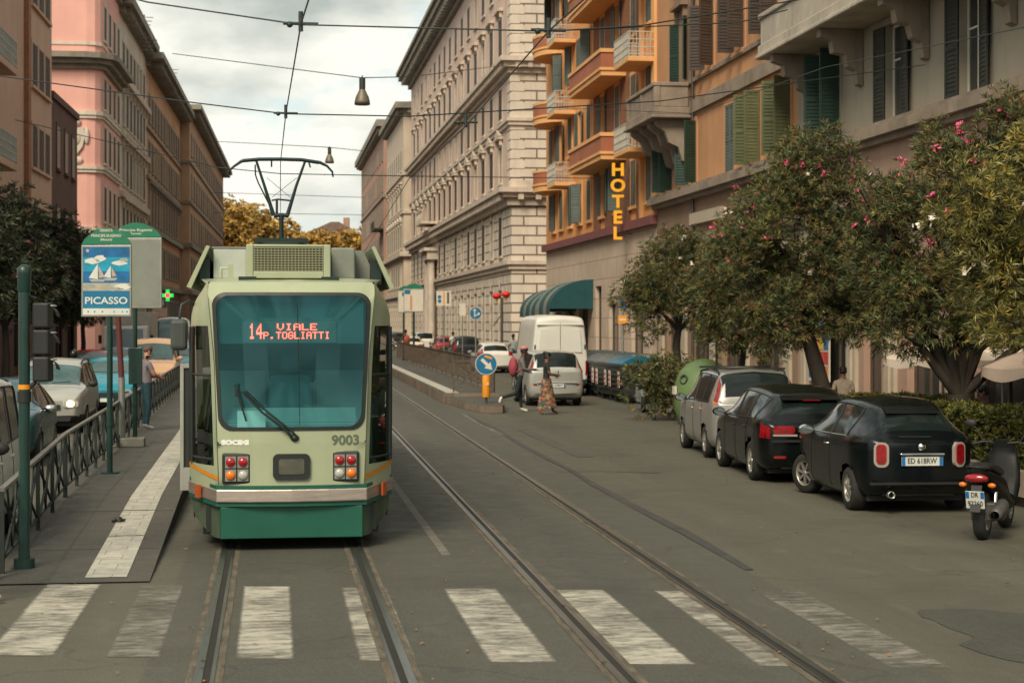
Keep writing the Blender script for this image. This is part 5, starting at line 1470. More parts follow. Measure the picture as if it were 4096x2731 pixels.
# --- the three cars parked nose-on along the pavement, and the small one by the scooter
def heading(p_rear, p_front):
    d = p_front - p_rear; return math.atan2(-d.x, d.y)
tl_small = [('tail_lamp', TAIL, lambda c: c.y < -1.63 and .64 < c.z < .92 and c.x > .585 and c.x < .73), ('tail_lamp_rim', TAIL_C, lambda c: c.y < -1.60 and .615 < c.z < .945 and c.x > .55 and not (c.y < -1.63 and .64 < c.z < .92 and .585 < c.x < .73))]
RL, FL = G(3413, 2038), G(3239, 1973)
hz = heading(RL, FL)
ctr = lambda p, yl, xl, a: (p.x - (xl*math.cos(a) - yl*math.sin(a)), p.y - (xl*math.sin(a) + yl*math.cos(a)))
loc = ctr(RL, -1.15, -.72, hz)
small, S1 = car('parked_car', 'small rounded black hatchback with turned front wheels beside the black scooter', SMALL, C_BLACK2, (-1.15, 1.15), .295, loc, hz,
    'cars parked along the kerb', (), (), shoulder=(.97,.90), trim_mat=CHROME, side=((-1.02,-.35),(-.27,.72)), rear=(-1.66,-1.30,7.05), front=(.32,.95), seams=((-.31,-.31,2,5.1),(.66,.6,2,5.1)), mirrors=(.62,.98), mirror_mat=CHROME, steer=R(24), spokes=7,
    extra={'handles': (-.18,), 'handle_mat': CHROME})
lens(small, 'tail_lamp', TAIL_C, .520, .79, .20, .33, -1.768, R(27), .03, .08); lens(small, 'tail_lamp', TAIL, .520, .80, .135, .26, -1.772, R(27), .042, .055)
MR = lambda y, z: Matrix.Translation((0, y, z))
plate(small, 'ED 618RW', MR(-1.852, .71), .56, .12)
m = MB(); m.box(-.30,.30,-1.885,-1.845,.785,.815); m.build('chrome_bar', CHROME, small, bevel=.01)
m = MB(); m.lathe([(.052,0),(.05,.012),(.001,.016)], 16, 0, Matrix.Translation((0,-1.835,.895)) @ Matrix.Rotation(R(90),4,'X')); m.build('badge', CHROME, small)
m = MB(); m.prism([(-1.28,1.405),(-1.46,1.325),(-1.46,1.312),(-1.26,1.38)], 'x', -.36, .36); m.build('spoiler', C_BLACK2, small, bevel=.01)
m = MB(); m.box(-.70,.70,-1.865,-1.80,.40,.43); m.build('bumper_line', CHROME if False else CTRIM, small)
m = MB(); m.lathe([(.05,0),(.05,.12),(.04,.12),(.04,.02)], 12, 0, Matrix.Translation((-.42,-1.76,.27)) @ Matrix.Rotation(R(90),4,'X')); m.build('exhaust', CHROME, small)
m = MB(); m.tube([(0,-.95,1.49),(0,-1.05,1.62)], .006, 5); m.build('aerial', CTRIM, small)
m = MB(); m.box(-.28,.16,-1.735,-1.715,1.015,1.03); m.build('rear_wiper', CTRIM, small)
RL, FL = G(3021, 1919), G(2891, 1863); hz = heading(RL, FL); loc = ctr(RL, -1.29, -.79, hz)
tl_h = [('tail_lamp', TAIL, lambda c: c.y < -1.80 and .77 < c.z < .93 and c.x > .42), ('tail_lamp_clear', TAIL_C, lambda c: c.y < -1.80 and .735 < c.z < .77 and c.x > .42), ('reflector', TAIL, lambda c: c.y < -1.95 and .36 < c.z < .41 and c.x > .50)]
hatch, S2 = car('parked_car', 'black family hatchback with wide red tail lamps, in the middle of the parked row', HATCH, C_BLACK, (-1.29, 1.29), .32, loc, hz, 'cars parked along the kerb', (), (),
    side=((-1.50,-1.02),(-.95,-.20),(-.12,.85)), rear=(-1.96,-1.58,7.0), front=(.38,1.05), seams=((-.16,-.16,2,5.1),(.8,.72,2,5.1),(-.95,-1.05,3,5.1)), mirrors=(.80,1.0), spokes=5, extra={'handles': (-.85,-.02)})
lens(hatch, 'tail_lamp', TAIL, .52, .855, .34, .125, -2.128, R(9), .03, .05); lens(hatch, 'tail_lamp_clear', TAIL_C, .50, .772, .38, .03, -2.126, R(9), .03, .012); lens(hatch, 'reflector', TAIL, .58, .43, .20, .04, -2.12, R(10), .03, .02); patch(hatch, S2, 'tail_lamp', TAIL, (-2.095,-2.09), (-1.93,-1.95), 4.0, 4.85, .012)
plate(hatch, 'EA 904KN', MR(-2.181, .60), .52, .11)
m = MB(); m.prism([(-1.60,1.375),(-1.80,1.315),(-1.80,1.30),(-1.57,1.355)], 'x', -.46, .46); m.build('spoiler', C_BLACK, hatch, bevel=.01)
m = MB(); m.box(-.72,.72,-2.19,-2.15,.665,.70); m.build('boot_joint', CTRIM, hatch)
m = MB(); m.box(-.14,.14,-1.815,-1.80,1.295,1.312); m.build('brake_lamp', TAIL, hatch)
RL, FL = G(2835, 1829), G(2743, 1790); hz = heading(RL, FL); loc = ctr(RL, -1.2, -.75, hz)
tl_m = [('tail_lamp', TAIL, lambda c: c.y < -1.70 and 1.14 < c.z < 1.56 and c.x > .60 and c.y > -1.99 + .5*(0) and c.x > .655-.10*(c.z-1.14)/.4), ('indicator_lamp', LENS_O, lambda c: c.y < -1.74 and 1.05 < c.z <= 1.14 and c.x > .66)]
mpv, S3 = car('parked_car', 'silver tall estate with roof rails and high red tail lamps parked by the green bin', MPV, C_SILV, (-1.2, 1.2), .305, loc, hz, 'cars parked along the kerb', (), (),
    side=((-1.55,-1.0),(-.93,-.12),(-.04,.92)), rear=(-2.0,-1.72,7.0), front=(.48,1.15), seams=((-.08,-.08,2,5.1),(-.95,-.95,2.5,5.1),(.88,.8,2,5.1)), trim=.0, rails=(-1.55,.35,(-1.25,.05)), mirrors=(.86,1.05), mirror_mat=CTRIM, extra={'handles': (-.85,.05)})
patch(mpv, S3, 'tail_lamp', TAIL, (-2.005,-1.84), (-1.90,-1.70), 5.25, 6.95, .012); patch(mpv, S3, 'indicator_lamp', LENS_O, (-2.015,-2.005), (-1.91,-1.90), 5.02, 5.22, .012)
m = MB(); m.box(-.72,.72,-2.13,-2.08,.42,.62); m.build('rear_bumper', pm('grey_bumper', (.10,.11,.11), .6, var=.1), mpv, bevel=.02)
plate(mpv, 'CB 291YD', MR(-2.125, .84), .52, .11)
# --- silver people carrier and white van in the traffic lane
tl_o = [('tail_lamp', TAIL, lambda c: c.y < -1.72 and .80 < c.z < 1.38 and c.x > .69), ('reflector', TAIL, lambda c: c.y < -1.95 and .60 < c.z < .66 and c.x > .60)]
p = D(2230, 51.2)
opel, S4 = car('car_in_lane', 'silver people carrier stopped right behind the white van', MPV, C_SILV2, (-1.3, 1.25), .30, (p.x-.02, p.y+2.0), R(-.5), None, (), (), side=((-1.55,-1.0),(-.93,-.12),(-.04,.92)), rear=(-2.0,-1.72,7.0), front=(.48,1.15), mirrors=(.86,1.05))
patch(opel, S4, 'tail_lamp', TAIL, (-2.01,-1.88), (-1.90,-1.76), 4.9, 6.6, .012); lens(opel, 'reflector', TAIL, .66, .66, .16, .05, -2.02, R(24), .03, .02)
plate(opel, 'CL 674DT', MR(-2.11, .63), .52, .11)
m = MB(); m.box(-.60,.60,-2.13,-2.09,.70,.74); m.build('boot_handle', C_SILV2, opel, bevel=.01)
m = MB(); m.lathe([(.05,0),(.05,.012),(.001,.016)], 14, 0, Matrix.Translation((0,-2.10,.90)) @ Matrix.Rotation(R(90),4,'X')); m.build('badge', CHROME, opel)
p = D(2240, 58.0)
van, S5 = car('van', 'tall white panel van with closed rear doors in the traffic lane', VAN, C_WHITE, (-1.6, 1.75), .34, (p.x, p.y+2.75), R(0), None,
    [('tail_lamp', TAIL, lambda c: c.y < -2.60 and .75 < c.z < 1.25 and c.x > .86)], (), side=((.9,1.7),), front=(1.05,2.1), trim=.0, wwide=.22, mirrors=(1.6,1.5), mirror_mat=CTRIM, cat='van', arch_trim=False)
m = MB(); m.tube([(0,-2.825,.55),(0,-2.825,2.5)], .008, 4); m.build('door_joint', CTRIM, van)
for sx in (-1, 1):
    m = MB(); m.prism([(sx*.10,1.50),(sx*.74,1.50),(sx*.68,2.28),(sx*.10,2.28)], 'y', -2.822, -2.77); m.build('door_panel', C_WHITE, van, bevel=.03)
    m = MB(); m.box(sx*.86-.025,sx*.86+.025,-2.77,-2.70,1.6,1.75); m.build('hinge', CTRIM, van)
m = MB(); m.lathe([(.07,0),(.065,.015),(.001,.02)], 16, 0, Matrix.Translation((.0,-2.83,1.36)) @ Matrix.Rotation(R(90),4,'X')); m.build('badge', pm('badge_grey', (.12,.13,.12), .4, metal=.5), van)
m = MB(); m.box(-.8,.8,-2.84,-2.76,2.42,2.46); m.build('roof_step', C_WHITE, van, bevel=.01)
m = MB(); m.box(-.93,.93,-2.86,-2.75,.42,.58); m.build('rear_bumper', CTRIM, van, bevel=.02)
# --- farther cars on the sunlit side
def far_car(name, label, st, mat, px, zc, rz=0.0, xoff=0.0, rear=True, grp=None, wh=1.2, tails=None, heads=(), **kw):
    p = D(px, zc)
    half_l = -st[0][0]
    return car(name, label, st, mat, (-wh, wh), .30, (p.x+xoff, p.y+half_l), rz, grp, tails if tails is not None else tl_o, heads, side=((-1.4,-.85),(-.78,-.1),(-.02,.8)), rear=(-1.98,-1.66,7.0) if st is MPV else (-1.66,-1.30,7.05) if st is SMALL else (-1.96,-1.58,7.0),
               front=(.4,1.02), mirrors=(.8,1.0), **kw)
far_car('car_in_lane', 'white hatchback with red corner lamps ahead of the keep-right sign', HATCH, C_WHITE, 1985, 84, 0, tails=[('tail_lamp', TAIL, lambda c: c.y < -1.60 and .85 < c.z < 1.30 and c.x > .62)])
far_car('car_in_lane', 'white saloon seen beyond the island stop railing', HATCH, C_CREAM, 1650, 121, 0, tails=tl_h)
far_car('car_in_lane', 'red hatchback far along the lane beyond the island stop', SMALL, C_RED, 1752, 118, 0, xoff=.6, tails=tl_small)
far_car('car_in_lane', 'white tall estate farthest along the lane by the palazzo', MPV, C_WHITE, 1700, 135, 0)
far_car('car_in_lane', 'charcoal estate parked beside the palazzo wall', MPV, C_DARK, 1845, 102, 0, xoff=.4)
far_car('car_in_lane', 'dark saloon tiny in the distance at the street end', HATCH, C_DARK, 1590, 165, 0, tails=tl_h)
# --- traffic on the shaded side, coming towards us
def lampfaces(xa, xb, za, zb, mat, yfr, name='headlamp'):
    return (name, mat, lambda c: c.y > yfr and za < c.z < zb and xa < c.x < xb)
def oncoming(name, label, st, mat, px, py, xo=0, wh=1.25, heads=(), tails=(), gl=CGLASS_F, zc=None, rz=None, cat='car', **kw):
    p = D(px, zc) if zc else G(px, py)
    fl = st[-1][0]; zl = st[-1][2]*.86
    a = PI + R(1.0) if rz is None else rz
    c_, S_ = car(name, label, st, mat, (-wh, wh), .30, (p.x+xo, p.y+fl), a, None, tails, (), gl, front=kw.pop('front', (.4,1.02)), side=kw.pop('side', ((-1.4,-.85),(-.78,-.1),(-.02,.85))), rear=kw.pop('rear', (-1.9,-1.5,7.0)), cat=cat, **kw)
    w_ = st[-1][4]
    for sx in (-1, 1):
        if st is SMALL: break
        M_ = Matrix.Translation((sx*(w_-.10), fl+.005, zl+.03)) @ Matrix.Rotation(PI - sx*R(24), 4, 'Z')
        m = MB(); m.prism(rrect(-.17,.17,-.075,.075,.05,5), 'y', -.03, .05, 0, M_); o = m.build('headlamp', HEADL, c_, bevel=.01)
        m = MB(); m.ball((0,-.03,0), (.06,.015,.05), 10, 0, M_); m.build('reflector_bowl', CHROME, o)
    m = MB(); m.prism(rrect(-w_*.5,w_*.5,zl-.10,zl+.02,.03,4), 'y', fl+.05, fl+.085); m.build('grille', CTRIM, c_)
    m = MB(); m.prism(rrect(-w_*.85,w_*.85,.30,.40,.04,4), 'y', fl-.0, fl+.065); m.build('bumper_intake', CTRIM, c_)
    m = MB(); m.box(-.18,.18,fl+.075,fl+.09,zl-.24,zl-.14); m.build('number_plate', PLATE, c_)
    for sx in (-1, 1):
        m = MB(); m.tube([(sx*.05,st[-4][0]+.12,st[-4][2]+.13),(sx*.45,st[-4][0]-.02,st[-4][2]+.16)], .010, 5); m.build('wiper', CTRIM, c_)
    return c_, S_
hl_gr = [('headlamp', HEADL, lambda c: .50 < c.z < .66 and c.x > .40), ('grille', CTRIM, lambda c: .40 < c.z < .58 and c.x < .38)]
X1 = -4.92
b1, SB = oncoming('oncoming_car', 'small blue grey car with round headlamps behind the crossed railing', SMALL, C_BLUE, 0, 0, zc=30.0, xo=0, wh=1.15, mirrors=(.66,.98), mirror_mat=CHROME, front=(.32,.95), side=((-1.02,-.35),(-.27,.72)))
b1.location = (X1, 32.2, 0)
for sx in (-1, 1):
    m = MB(); M_ = Matrix.Translation((sx*.56, 1.60, .67)) @ Matrix.Rotation(R(-90), 4, 'X')
    m.lathe([(.115,-.05),(.118,.04),(.10,.06)], 18, 0, M_); o = m.build('headlamp', CHROME, b1)
    m = MB(); m.lathe([(.10,.055),(.07,.075),(.001,.085)], 18, 0, M_); m.build('headlamp_glass', HEAD_ON if sx > 0 else HEADL, o)
    m = MB(); M_ = Matrix.Translation((sx*.56, 1.72, .47)) @ Matrix.Rotation(R(-90), 4, 'X'); m.lathe([(.085,-.03),(.085,.02),(.06,.03),(.055,-.0),(.001,-.005)], 16, 0, M_); m.build('fog_lamp', HEADL, b1)
m = MB(); m.box(-.5,.5,1.82,1.86,.36,.39); m.build('chrome_bar', CHROME, b1)
m = MB(); m.box(-.5,.5,1.79,1.83,.25,.34); m.build('lower_grille', CTRIM, b1)
suv, SV = oncoming('oncoming_car', 'silver grey estate with roof rails and one lit headlamp', MPV, C_SILV2, 0, 0, zc=40, wh=1.25, mirrors=(.95,1.1), mirror_mat=CTRIM, front=(.48,1.15), side=((-1.55,-1.0),(-.93,-.12),(-.04,.92)), rails=(-1.5,.3), trim=.42,
    heads=[('headlamp', HEADL, lambda c: .70 < c.z < .88 and c.x > .36), ('grille', CTRIM, lambda c: .52 < c.z < .84 and c.x < .36)])
suv.location = (-5.15, 41.6, 0)
m = MB(); m.ball((-.53,2.075,.69), (.10,.05,.075), 10); m.build('headlamp_lit', HEAD_ON, suv)
t1, _ = oncoming('oncoming_car', 'tall white taxi van cut by the picture edge beside the railing', TALL, C_WHITE, 0, 0, zc=20, wh=1.3, mirrors=(.95,1.18), mirror_mat=CTRIM, side=((-1.75,-.95),(-.85,-.05),(.05,.95)), front=(.6,1.2), seams=((-.0,-.0,2,5.1),(-.9,-.9,2,5.1)), extra={'handles': (-.85,.1)})
t1.location = (-3.93, 19.9, 0)
m = MB(); m.box(.885,.90,-1.9,1.8,.62,.66); m.box(-.90,-.885,-1.9,1.8,.62,.66); m.build('side_moulding', CHROME, t1)
hd = [('headlamp', HEADL, lambda c: .56 < c.z < .72 and c.x > .38), ('grille', CTRIM, lambda c: .42 < c.z < .64 and c.x < .38)]
o_, _ = oncoming('oncoming_car', 'teal car partly hidden behind the bus stop posts', HATCH, C_TEAL, 0, 0, zc=50, heads=hd, mirrors=(.8,1.0)); o_.location = (-4.75, 51.5, 0)
o_, _ = oncoming('oncoming_car', 'peach and white taxi queueing behind the man in the grey shirt', TALL, C_ORW, 0, 0, zc=60, heads=hd, mirrors=(.95,1.2), front=(.6,1.2)); o_.location = (-4.45, 65.0, 0)
o_, _ = oncoming('oncoming_car', 'bright blue car nearest the tram mirror', HATCH, C_TEAL, 0, 0, zc=74, heads=hd, mirrors=(.8,1.0)); o_.location = (-4.25, 76.5, 0)
o_, _ = oncoming('oncoming_car', 'dark red hatchback in the kerbside lane', HATCH, C_RED, 0, 0, zc=60, heads=hd, mirrors=(.8,1.0)); o_.location = (-6.75, 64.5, 0)
o_, _ = oncoming('oncoming_car', 'pale blue small car in the kerbside lane behind the red one', SMALL, C_BLUE, 0, 0, zc=60, heads=hl_gr, mirrors=(.66,.98)); o_.location = (-6.5, 71.5, 0)
o_, _ = oncoming('oncoming_van', 'white delivery van far down the shaded lane', VAN, C_WHITE, 0, 0, zc=90, heads=hd, front=(1.05,2.1), side=((.9,1.7),), wh=1.7, mirrors=(1.6,1.5), cat='van'); o_.location = (-5.6, 96, 0)
# box lorry
lor = thing('box_lorry', 'grey white box lorry in the shaded lane behind the queue', 'lorry', (-7.0, 85, 0), PI)
m = MB(); m.box(-1.1,1.1,-3.4,.9,.85,3.0); m.build('cargo_box', pm('lorry_box', (.42,.41,.36), .6, var=.1), lor, bevel=.04)
m = MB(); m.prism([(1.0,.5),(2.7,.5),(2.75,1.2),(2.45,2.3),(1.0,2.35)], 'x', -1.0, 1.0); m.build('cab', C_WHITE, lor, bevel=.06)
m = MB(); m.add([(-.85,2.755,1.32),(.85,2.755,1.32),(.80,2.50,2.18),(-.80,2.50,2.18)], [(0,1,2,3)]); m.build('windscreen', CGLASS_F, lor)
m = MB(); m.box(-.9,.9,2.72,2.80,.5,.75); m.build('bumper', CTRIM, lor)
for wy in (-2.4, 1.9):
    for sx in (-1, 1): add_wheel(lor, sx*.92, wy, .42, .24, sx, 0, 6)
for sx in (-1, 1):
    m = MB(); m.box(sx*1.2-.08,sx*1.2+.08,2.3,2.36,1.5,1.9); m.build('mirror', CTRIM, lor, bevel=.02)

# --- scooters
SC_B = pm('scooter_black', (.004,.005,.005), .45, var=.1, spec=.18); SC_S = paint('scooter_silver', (.34,.37,.37), .4, .3); SEAT = pm('seat_vinyl', (.014,.014,.013), .5, var=.2, bump=.002)
ENG = pm('engine_grey', (.12,.12,.11), .5, metal=.5, var=.3, scale=8)
def scooter(label, mat, loc, rz, plate_txt=None, grp=None):
    s = thing('scooter', label, 'scooter', loc, rz, grp)
    for y, nm in ((-.64,'rear'), (.70,'front')):
        h = bpy.data.objects.new('wheel', make_wheel(.28,.13,5)[0]) if False else None
        key = (.28,.13,6)
        if key not in WH: WH[key] = make_wheel(*key)
        o = link('wheel', WH[key][0], s, loc=(0,y,.28)); r_ = link('rim', WH[key][1], o); r2 = link('rim', WH[key][1], o); r2.rotation_euler = (0,0,PI)
    b = MB()       # body: tail, floor, leg shield, front mudguard grown from sections
    def loft(sec, n=14, mat=0):
        rows = []
        for (y, z, w_, h_) in sec: rows.append([(w_*math.copysign(abs(math.cos(2*PI*i/n))**.7, math.cos(2*PI*i/n)), y, z + h_*math.copysign(abs(math.sin(2*PI*i/n))**.7, math.sin(2*PI*i/n))) for i in range(n)])
        vs = [p for r_ in rows for p in r_]; fs = []
        for i in range(len(rows)-1):
            for j in range(n): fs.append((i*n+j, i*n+(j+1)%n, (i+1)*n+(j+1)%n, (i+1)*n+j))
        b.add(vs, fs, mat, True); b.fill(rows[0][::-1], mat); b.fill(rows[-1], mat)
    loft([(-.98,.80,.06,.03),(-.92,.78,.13,.07),(-.70,.70,.17,.12),(-.40,.60,.19,.17),(-.10,.52,.19,.20),(.10,.40,.19,.12),(.30,.34,.19,.08),(.44,.38,.18,.10)])
    loft([(.40,.36,.20,.09),(.50,.55,.22,.14),(.54,.75,.21,.16),(.60,.92,.17,.12),(.58,1.02,.12,.06)])
    loft([(.92,.46,.05,.02),(.85,.58,.085,.035),(.70,.605,.09,.04),(.52,.54,.085,.035)], 10)
    b.build('bodywork', [mat], s)
    b = MB(); loft([(-.80,.86,.10,.03),(-.70,.86,.15,.05),(-.45,.82,.16,.06),(-.20,.76,.16,.06),(-.02,.74,.13,.05),(.06,.70,.08,.02)]); b.build('seat', [SEAT], s)
    m = MB(); m.tube([(-.11,-.80,.84),(-.11,-.98,.87),(.11,-.98,.87),(.11,-.80,.84)], .016, 6); m.build('grab_rail', CTRIM, s)
    m = MB(); m.ball((0,-.97,.74), (.14,.05,.055), 12); m.build('tail_lamp', TAIL, s)
    for sx in (-1, 1):
        m = MB(); m.ball((sx*.165,-.93,.66), (.05,.03,.03), 8); m.build('indicator', LENS_O, s)
        m = MB(); m.tube([(sx*.08,.42,1.06),(sx*.20,.48,1.07),(sx*.34,.40,1.04)], [.016,.016,.02], 7); m.build('handlebar', CTRIM, s)
        m = MB(); m.tube([(sx*.22,.48,1.07),(sx*.30,.50,1.22),(sx*.36,.50,1.27)], .009, 5); m.ball((sx*.38,.50,1.29), (.075,.02,.05), 10); o = m.build('mirror', CTRIM, s)
        m = MB(); m.tube([(sx*.08,.70,.28),(sx*.08,.60,.62)], .022, 7); m.build('fork', ENG, s)
        m = MB(); m.tube([(sx*.13,-.62,.34),(sx*.13,-.50,.66)], .028, 8); m.build('shock_absorber', CHROME if sx > 0 else ENG, s)
    m = MB(); m.ball((0,.66,.80), (.10,.04,.07), 10); m.build('headlamp', HEADL, s)
    m = MB(); m.prism([(-.10,1.0),(.10,1.0),(.07,1.10),(-.07,1.10)], 'y', .60, .606); m.build('windshield', CGLASS, s)
    m = MB(); m.lathe([(.05,-.26),(.075,-.24),(.08,.18),(.05,.24),(.02,.25)], 12, 0, Matrix.Translation((.19,-.62,.36)) @ Matrix.Rotation(R(-80),4,'X')); m.build('exhaust', ENG, s)
    m = MB(); m.box(-.12,.16,-.72,-.12,.22,.44); m.ball((-.10,-.30,.30),(.10,.14,.12),10); m.ball((.14,-.28,.30),(.08,.13,.12),10); m.build('engine', ENG, s, bevel=.03)
    m = MB(); m.tube([(-.05,-.1,.26),(-.22,-.05,.02)], .012, 6); m.build('side_stand', ENG, s)
    m = MB(); m.prism([(-.96,.66),(-1.06,.36),(-1.04,.35),(-.93,.66)], 'x', -.06, .06); m.build('plate_bracket', CTRIM, s)
    M_ = Matrix.Translation((0,-1.035,.50)) @ Matrix.Rotation(R(18),4,'X')
    if plate_txt:
        m = MB(); m.box(-.105,.105,-.012,-.001,-.105,.105,0,M_); m.box(-.103,-.065,-.0145,-.0121,.02,.103,1,M_); m.box(.065,.103,-.0145,-.0121,.02,.103,1,M_); o = m.build('number_plate', [PLATE, PLATE_B], s)
        for tx, z_, wd in ((plate_txt[0], .062, .08), (plate_txt[1], -.045, .17)):
            q = MB(); q.merge(text_mb(tx, .085, .001, wd, .001), M_ @ Matrix.Translation((0,-.0145,z_))); q.build('plate_lettering', INK, o)
    return s
a, b_ = G(3930, 2156), G(4040, 2116)
hz = heading(a, b_); c_ = (a+b_)/2
hz = R(-35)
sc = scooter('black scooter with white number plate standing beside the small black car', SC_B, (a.x+.64*math.sin(-hz)*1.0, a.y+.64*math.cos(hz), 0), hz, ('DR', '92260'))
mo_ = scooter('silver blue motorcycle standing against the last waste container', SC_S, (10.38, 47.6, 0), R(168), ('BV', '41873'))
for i, (x, y, rz, lb) in enumerate(((10.7, 112, 75, 'dark scooter parked by the palazzo beyond the white hatchback'), (10.9, 150, 80, 'silver scooter parked far along the palazzo wall'))):
    scooter(lb, SC_B if i == 0 else SC_S, (x, y, 0), R(rz), None, 'scooters parked along the palazzo')
# ------------------------------------------------------------------ trees and plants
def leafmat(name, col, var=.35):
    m = pm(name, col, .55, var=var, scale=1.3, spec=.35); return m
L_OL = [leafmat('oleander_leaf', (.088,.108,.038)), leafmat('oleander_leaf_dark', (.042,.056,.024)), leafmat('oleander_leaf_yellow', (.18,.16,.046)), leafmat('oleander_leaf_russet', (.16,.095,.042))]
L_YE = [leafmat('yellowing_leaf', (.145,.135,.034)), leafmat('yellowing_leaf_dark', (.060,.066,.022)), leafmat('yellowing_leaf_gold', (.30,.225,.045)), leafmat('yellowing_leaf_pale', (.24,.22,.075))]
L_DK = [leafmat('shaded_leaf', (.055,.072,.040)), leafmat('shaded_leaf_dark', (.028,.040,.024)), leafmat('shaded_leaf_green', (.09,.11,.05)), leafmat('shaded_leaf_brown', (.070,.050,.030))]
L_HG = [leafmat('hedge_leaf', (.125,.125,.024)), leafmat('hedge_leaf_dark', (.055,.065,.017)), leafmat('hedge_leaf_yellow', (.22,.18,.03)), leafmat('hedge_leaf_green', (.09,.105,.024))]
L_AU = [leafmat('autumn_leaf', (.46,.27,.06)), leafmat('autumn_leaf_dark', (.28,.17,.045)), leafmat('autumn_leaf_gold', (.55,.34,.075)), leafmat('autumn_leaf_green', (.32,.24,.06))]
BARK = pm('bark', (.036,.028,.021), .9, var=.35, scale=5, bump=.02, bscale=18, stretch=(1,1,.3))
F_PINK = pm('pink_blossom', (.72,.10,.22), .6, var=.2, scale=8); F_WHITE = pm('white_blossom', (.78,.70,.60), .6, var=.1, scale=8)
def whorl(mb, p, d, L_, wd, k, rng, mats=4, spread=.9):
    d = d.normalized(); u = d.orthogonal().normalized(); v = d.cross(u)
    base = rng.choice((0,0,0,1,1,2,3)) if mats == 4 else 0
    for i in range(k):
        a = 2*PI*(i + rng.random()*.7)/k; t = rng.uniform(.35, 1.0)*spread
        dr = (d*(1-t*.55) + (u*math.cos(a)+v*math.sin(a))*t).normalized()
        dr.z -= rng.uniform(0,.25); dr.normalize()
        l = L_*rng.uniform(.65, 1.2); w_ = wd*rng.uniform(.8, 1.2)
        s = dr.cross(Vector((rng.uniform(-1,1), rng.uniform(-1,1), rng.uniform(-.3,1)))).normalized()*w_/2
        m_ = p + dr*l*.45; e = p + dr*l - Vector((0,0,l*.12))
        mi = base if rng.random() < .75 else rng.randrange(4)
        o = len(mb.v)
        mb.v.extend([p.copy(), m_+s, e, m_-s]); mb.f.append((o,o+1,o+2,o+3)); mb.m.append(mi); mb.s.append(False)
def inside(p, blobs):
    for (c, r) in blobs:
        q = ((p.x-c[0])/r[0])**2 + ((p.y-c[1])/r[1])**2 + ((p.z-c[2])/r[2])**2
        if q < .62: return True
    return False
def tree(name, label, loc, trunk, blobs, n, leaf=(.16,.026), k=9, mats=L_OL, seed=1, flowers=(), gaps=.0, group=None, cat='tree', spread=.9, rz=0.0, br=.11, shell_=.5):
    rng = random.Random(seed); root = thing(name, label, cat, loc, rz, group)
    if trunk:
        m = MB(); top = Vector(trunk[-1][:3])
        m.tube([t[:3] for t in trunk], [t[3] for t in trunk], 9)
        for i in range(3):
            pass
        fork = [Vector(t[:3]) for t in trunk]
        for (c, r) in blobs:
            b0 = fork[-1]; c = Vector(c)
            mid = b0.lerp(c, .5) + Vector((rng.uniform(-.15,.15), rng.uniform(-.15,.15), rng.uniform(0,.2)))
            m.tube([b0-Vector((0,0,.05)), mid, c], [br*.62, br*.42, br*.15], 6)
            for _ in range(3):
                e = c + Vector((rng.uniform(-1,1)*r[0], rng.uniform(-1,1)*r[1], rng.uniform(-.4,.8)*r[2]))*.8
                m.tube([mid.lerp(c,.4), mid.lerp(e,.6), e], [br*.3, br*.2, br*.06], 5)
        m.build('trunk', BARK, root)
    vol = [r[0]*r[1]*r[2] for c, r in blobs]; tot = sum(vol)
    cr_ = MB(); pts = []
    off = Vector((seed*13.7, seed*5.1, seed*2.3)); tries = 0
    while len(pts) < n and tries < n*12:
        tries += 1
        x = rng.random()*tot; i = 0
        while x > vol[i] and i < len(vol)-1: x -= vol[i]; i += 1
        c, r = blobs[i]
        d = Vector((rng.gauss(0,1), rng.gauss(0,1), rng.gauss(0,1))).normalized()
        rad = rng.random()**(shell_) * rng.uniform(.85,1.08)
        q = Vector((c[0]+d.x*r[0]*rad, c[1]+d.y*r[1]*rad, c[2]+d.z*r[2]*rad))
        sc = 1.1/max(.3, min(r))
        if mnoise.noise(q*sc*1.3 + off) < -.12 + gaps: continue
        pts.append((q, d, rad))
    for q, d, rad in pts:
        dd = d*.7 + Vector((rng.uniform(-.4,.4), rng.uniform(-.4,.4), rng.uniform(.1,.9)))
        whorl(cr_, q, dd, leaf[0], leaf[1], k, rng, 4, spread)
    cr_.build('crown', mats, root)
    for (fm, cnt, nm, fz) in flowers:
        f = MB(); ok = [t for t in pts if t[2] > .8 and t[0].z > fz]
        for q, d, rad in (rng.sample(ok, min(cnt, len(ok))) if ok else []):
            for _ in range(6):
                p = q + d*.06 + Vector((rng.gauss(0,.04), rng.gauss(0,.04), rng.gauss(0,.035)))
                u = Vector((rng.gauss(0,1), rng.gauss(0,1), rng.gauss(0,1))).normalized(); v = u.orthogonal().normalized(); w_ = u.cross(v)
                s = .040
                f.add([p+v*s+u*.01, p+w_*s+u*.012, p-v*s+u*.01, p-w_*s+u*.012, p], [(4,0,1),(4,1,2),(4,2,3),(4,3,0)], 0)
        f.build(nm, fm, root)
    return root
gT = 'oleander trees along the pavement'
p = D(2712, 45.5, .15)
tree('street_tree', 'small round oleander with white flowers beside the waste containers', p, [(0,0,0,.13),(.05,.02,.9,.11),(-.05,0,1.75,.10),(.02,0,2.2,.09)],
     [((-.15,0,3.5),(1.45,1.3,1.4)),((.85,.1,2.9),(1.05,.9,1.0)),((-.95,-.1,2.8),(.9,.8,1.0)),((.1,0,4.4),(.9,.8,.6))], 3700, (.16,.023), 8, L_OL, 3, [(F_WHITE,12,'blossom',3.2)], .09, gT)
p = D(2960, 40.5, .15)
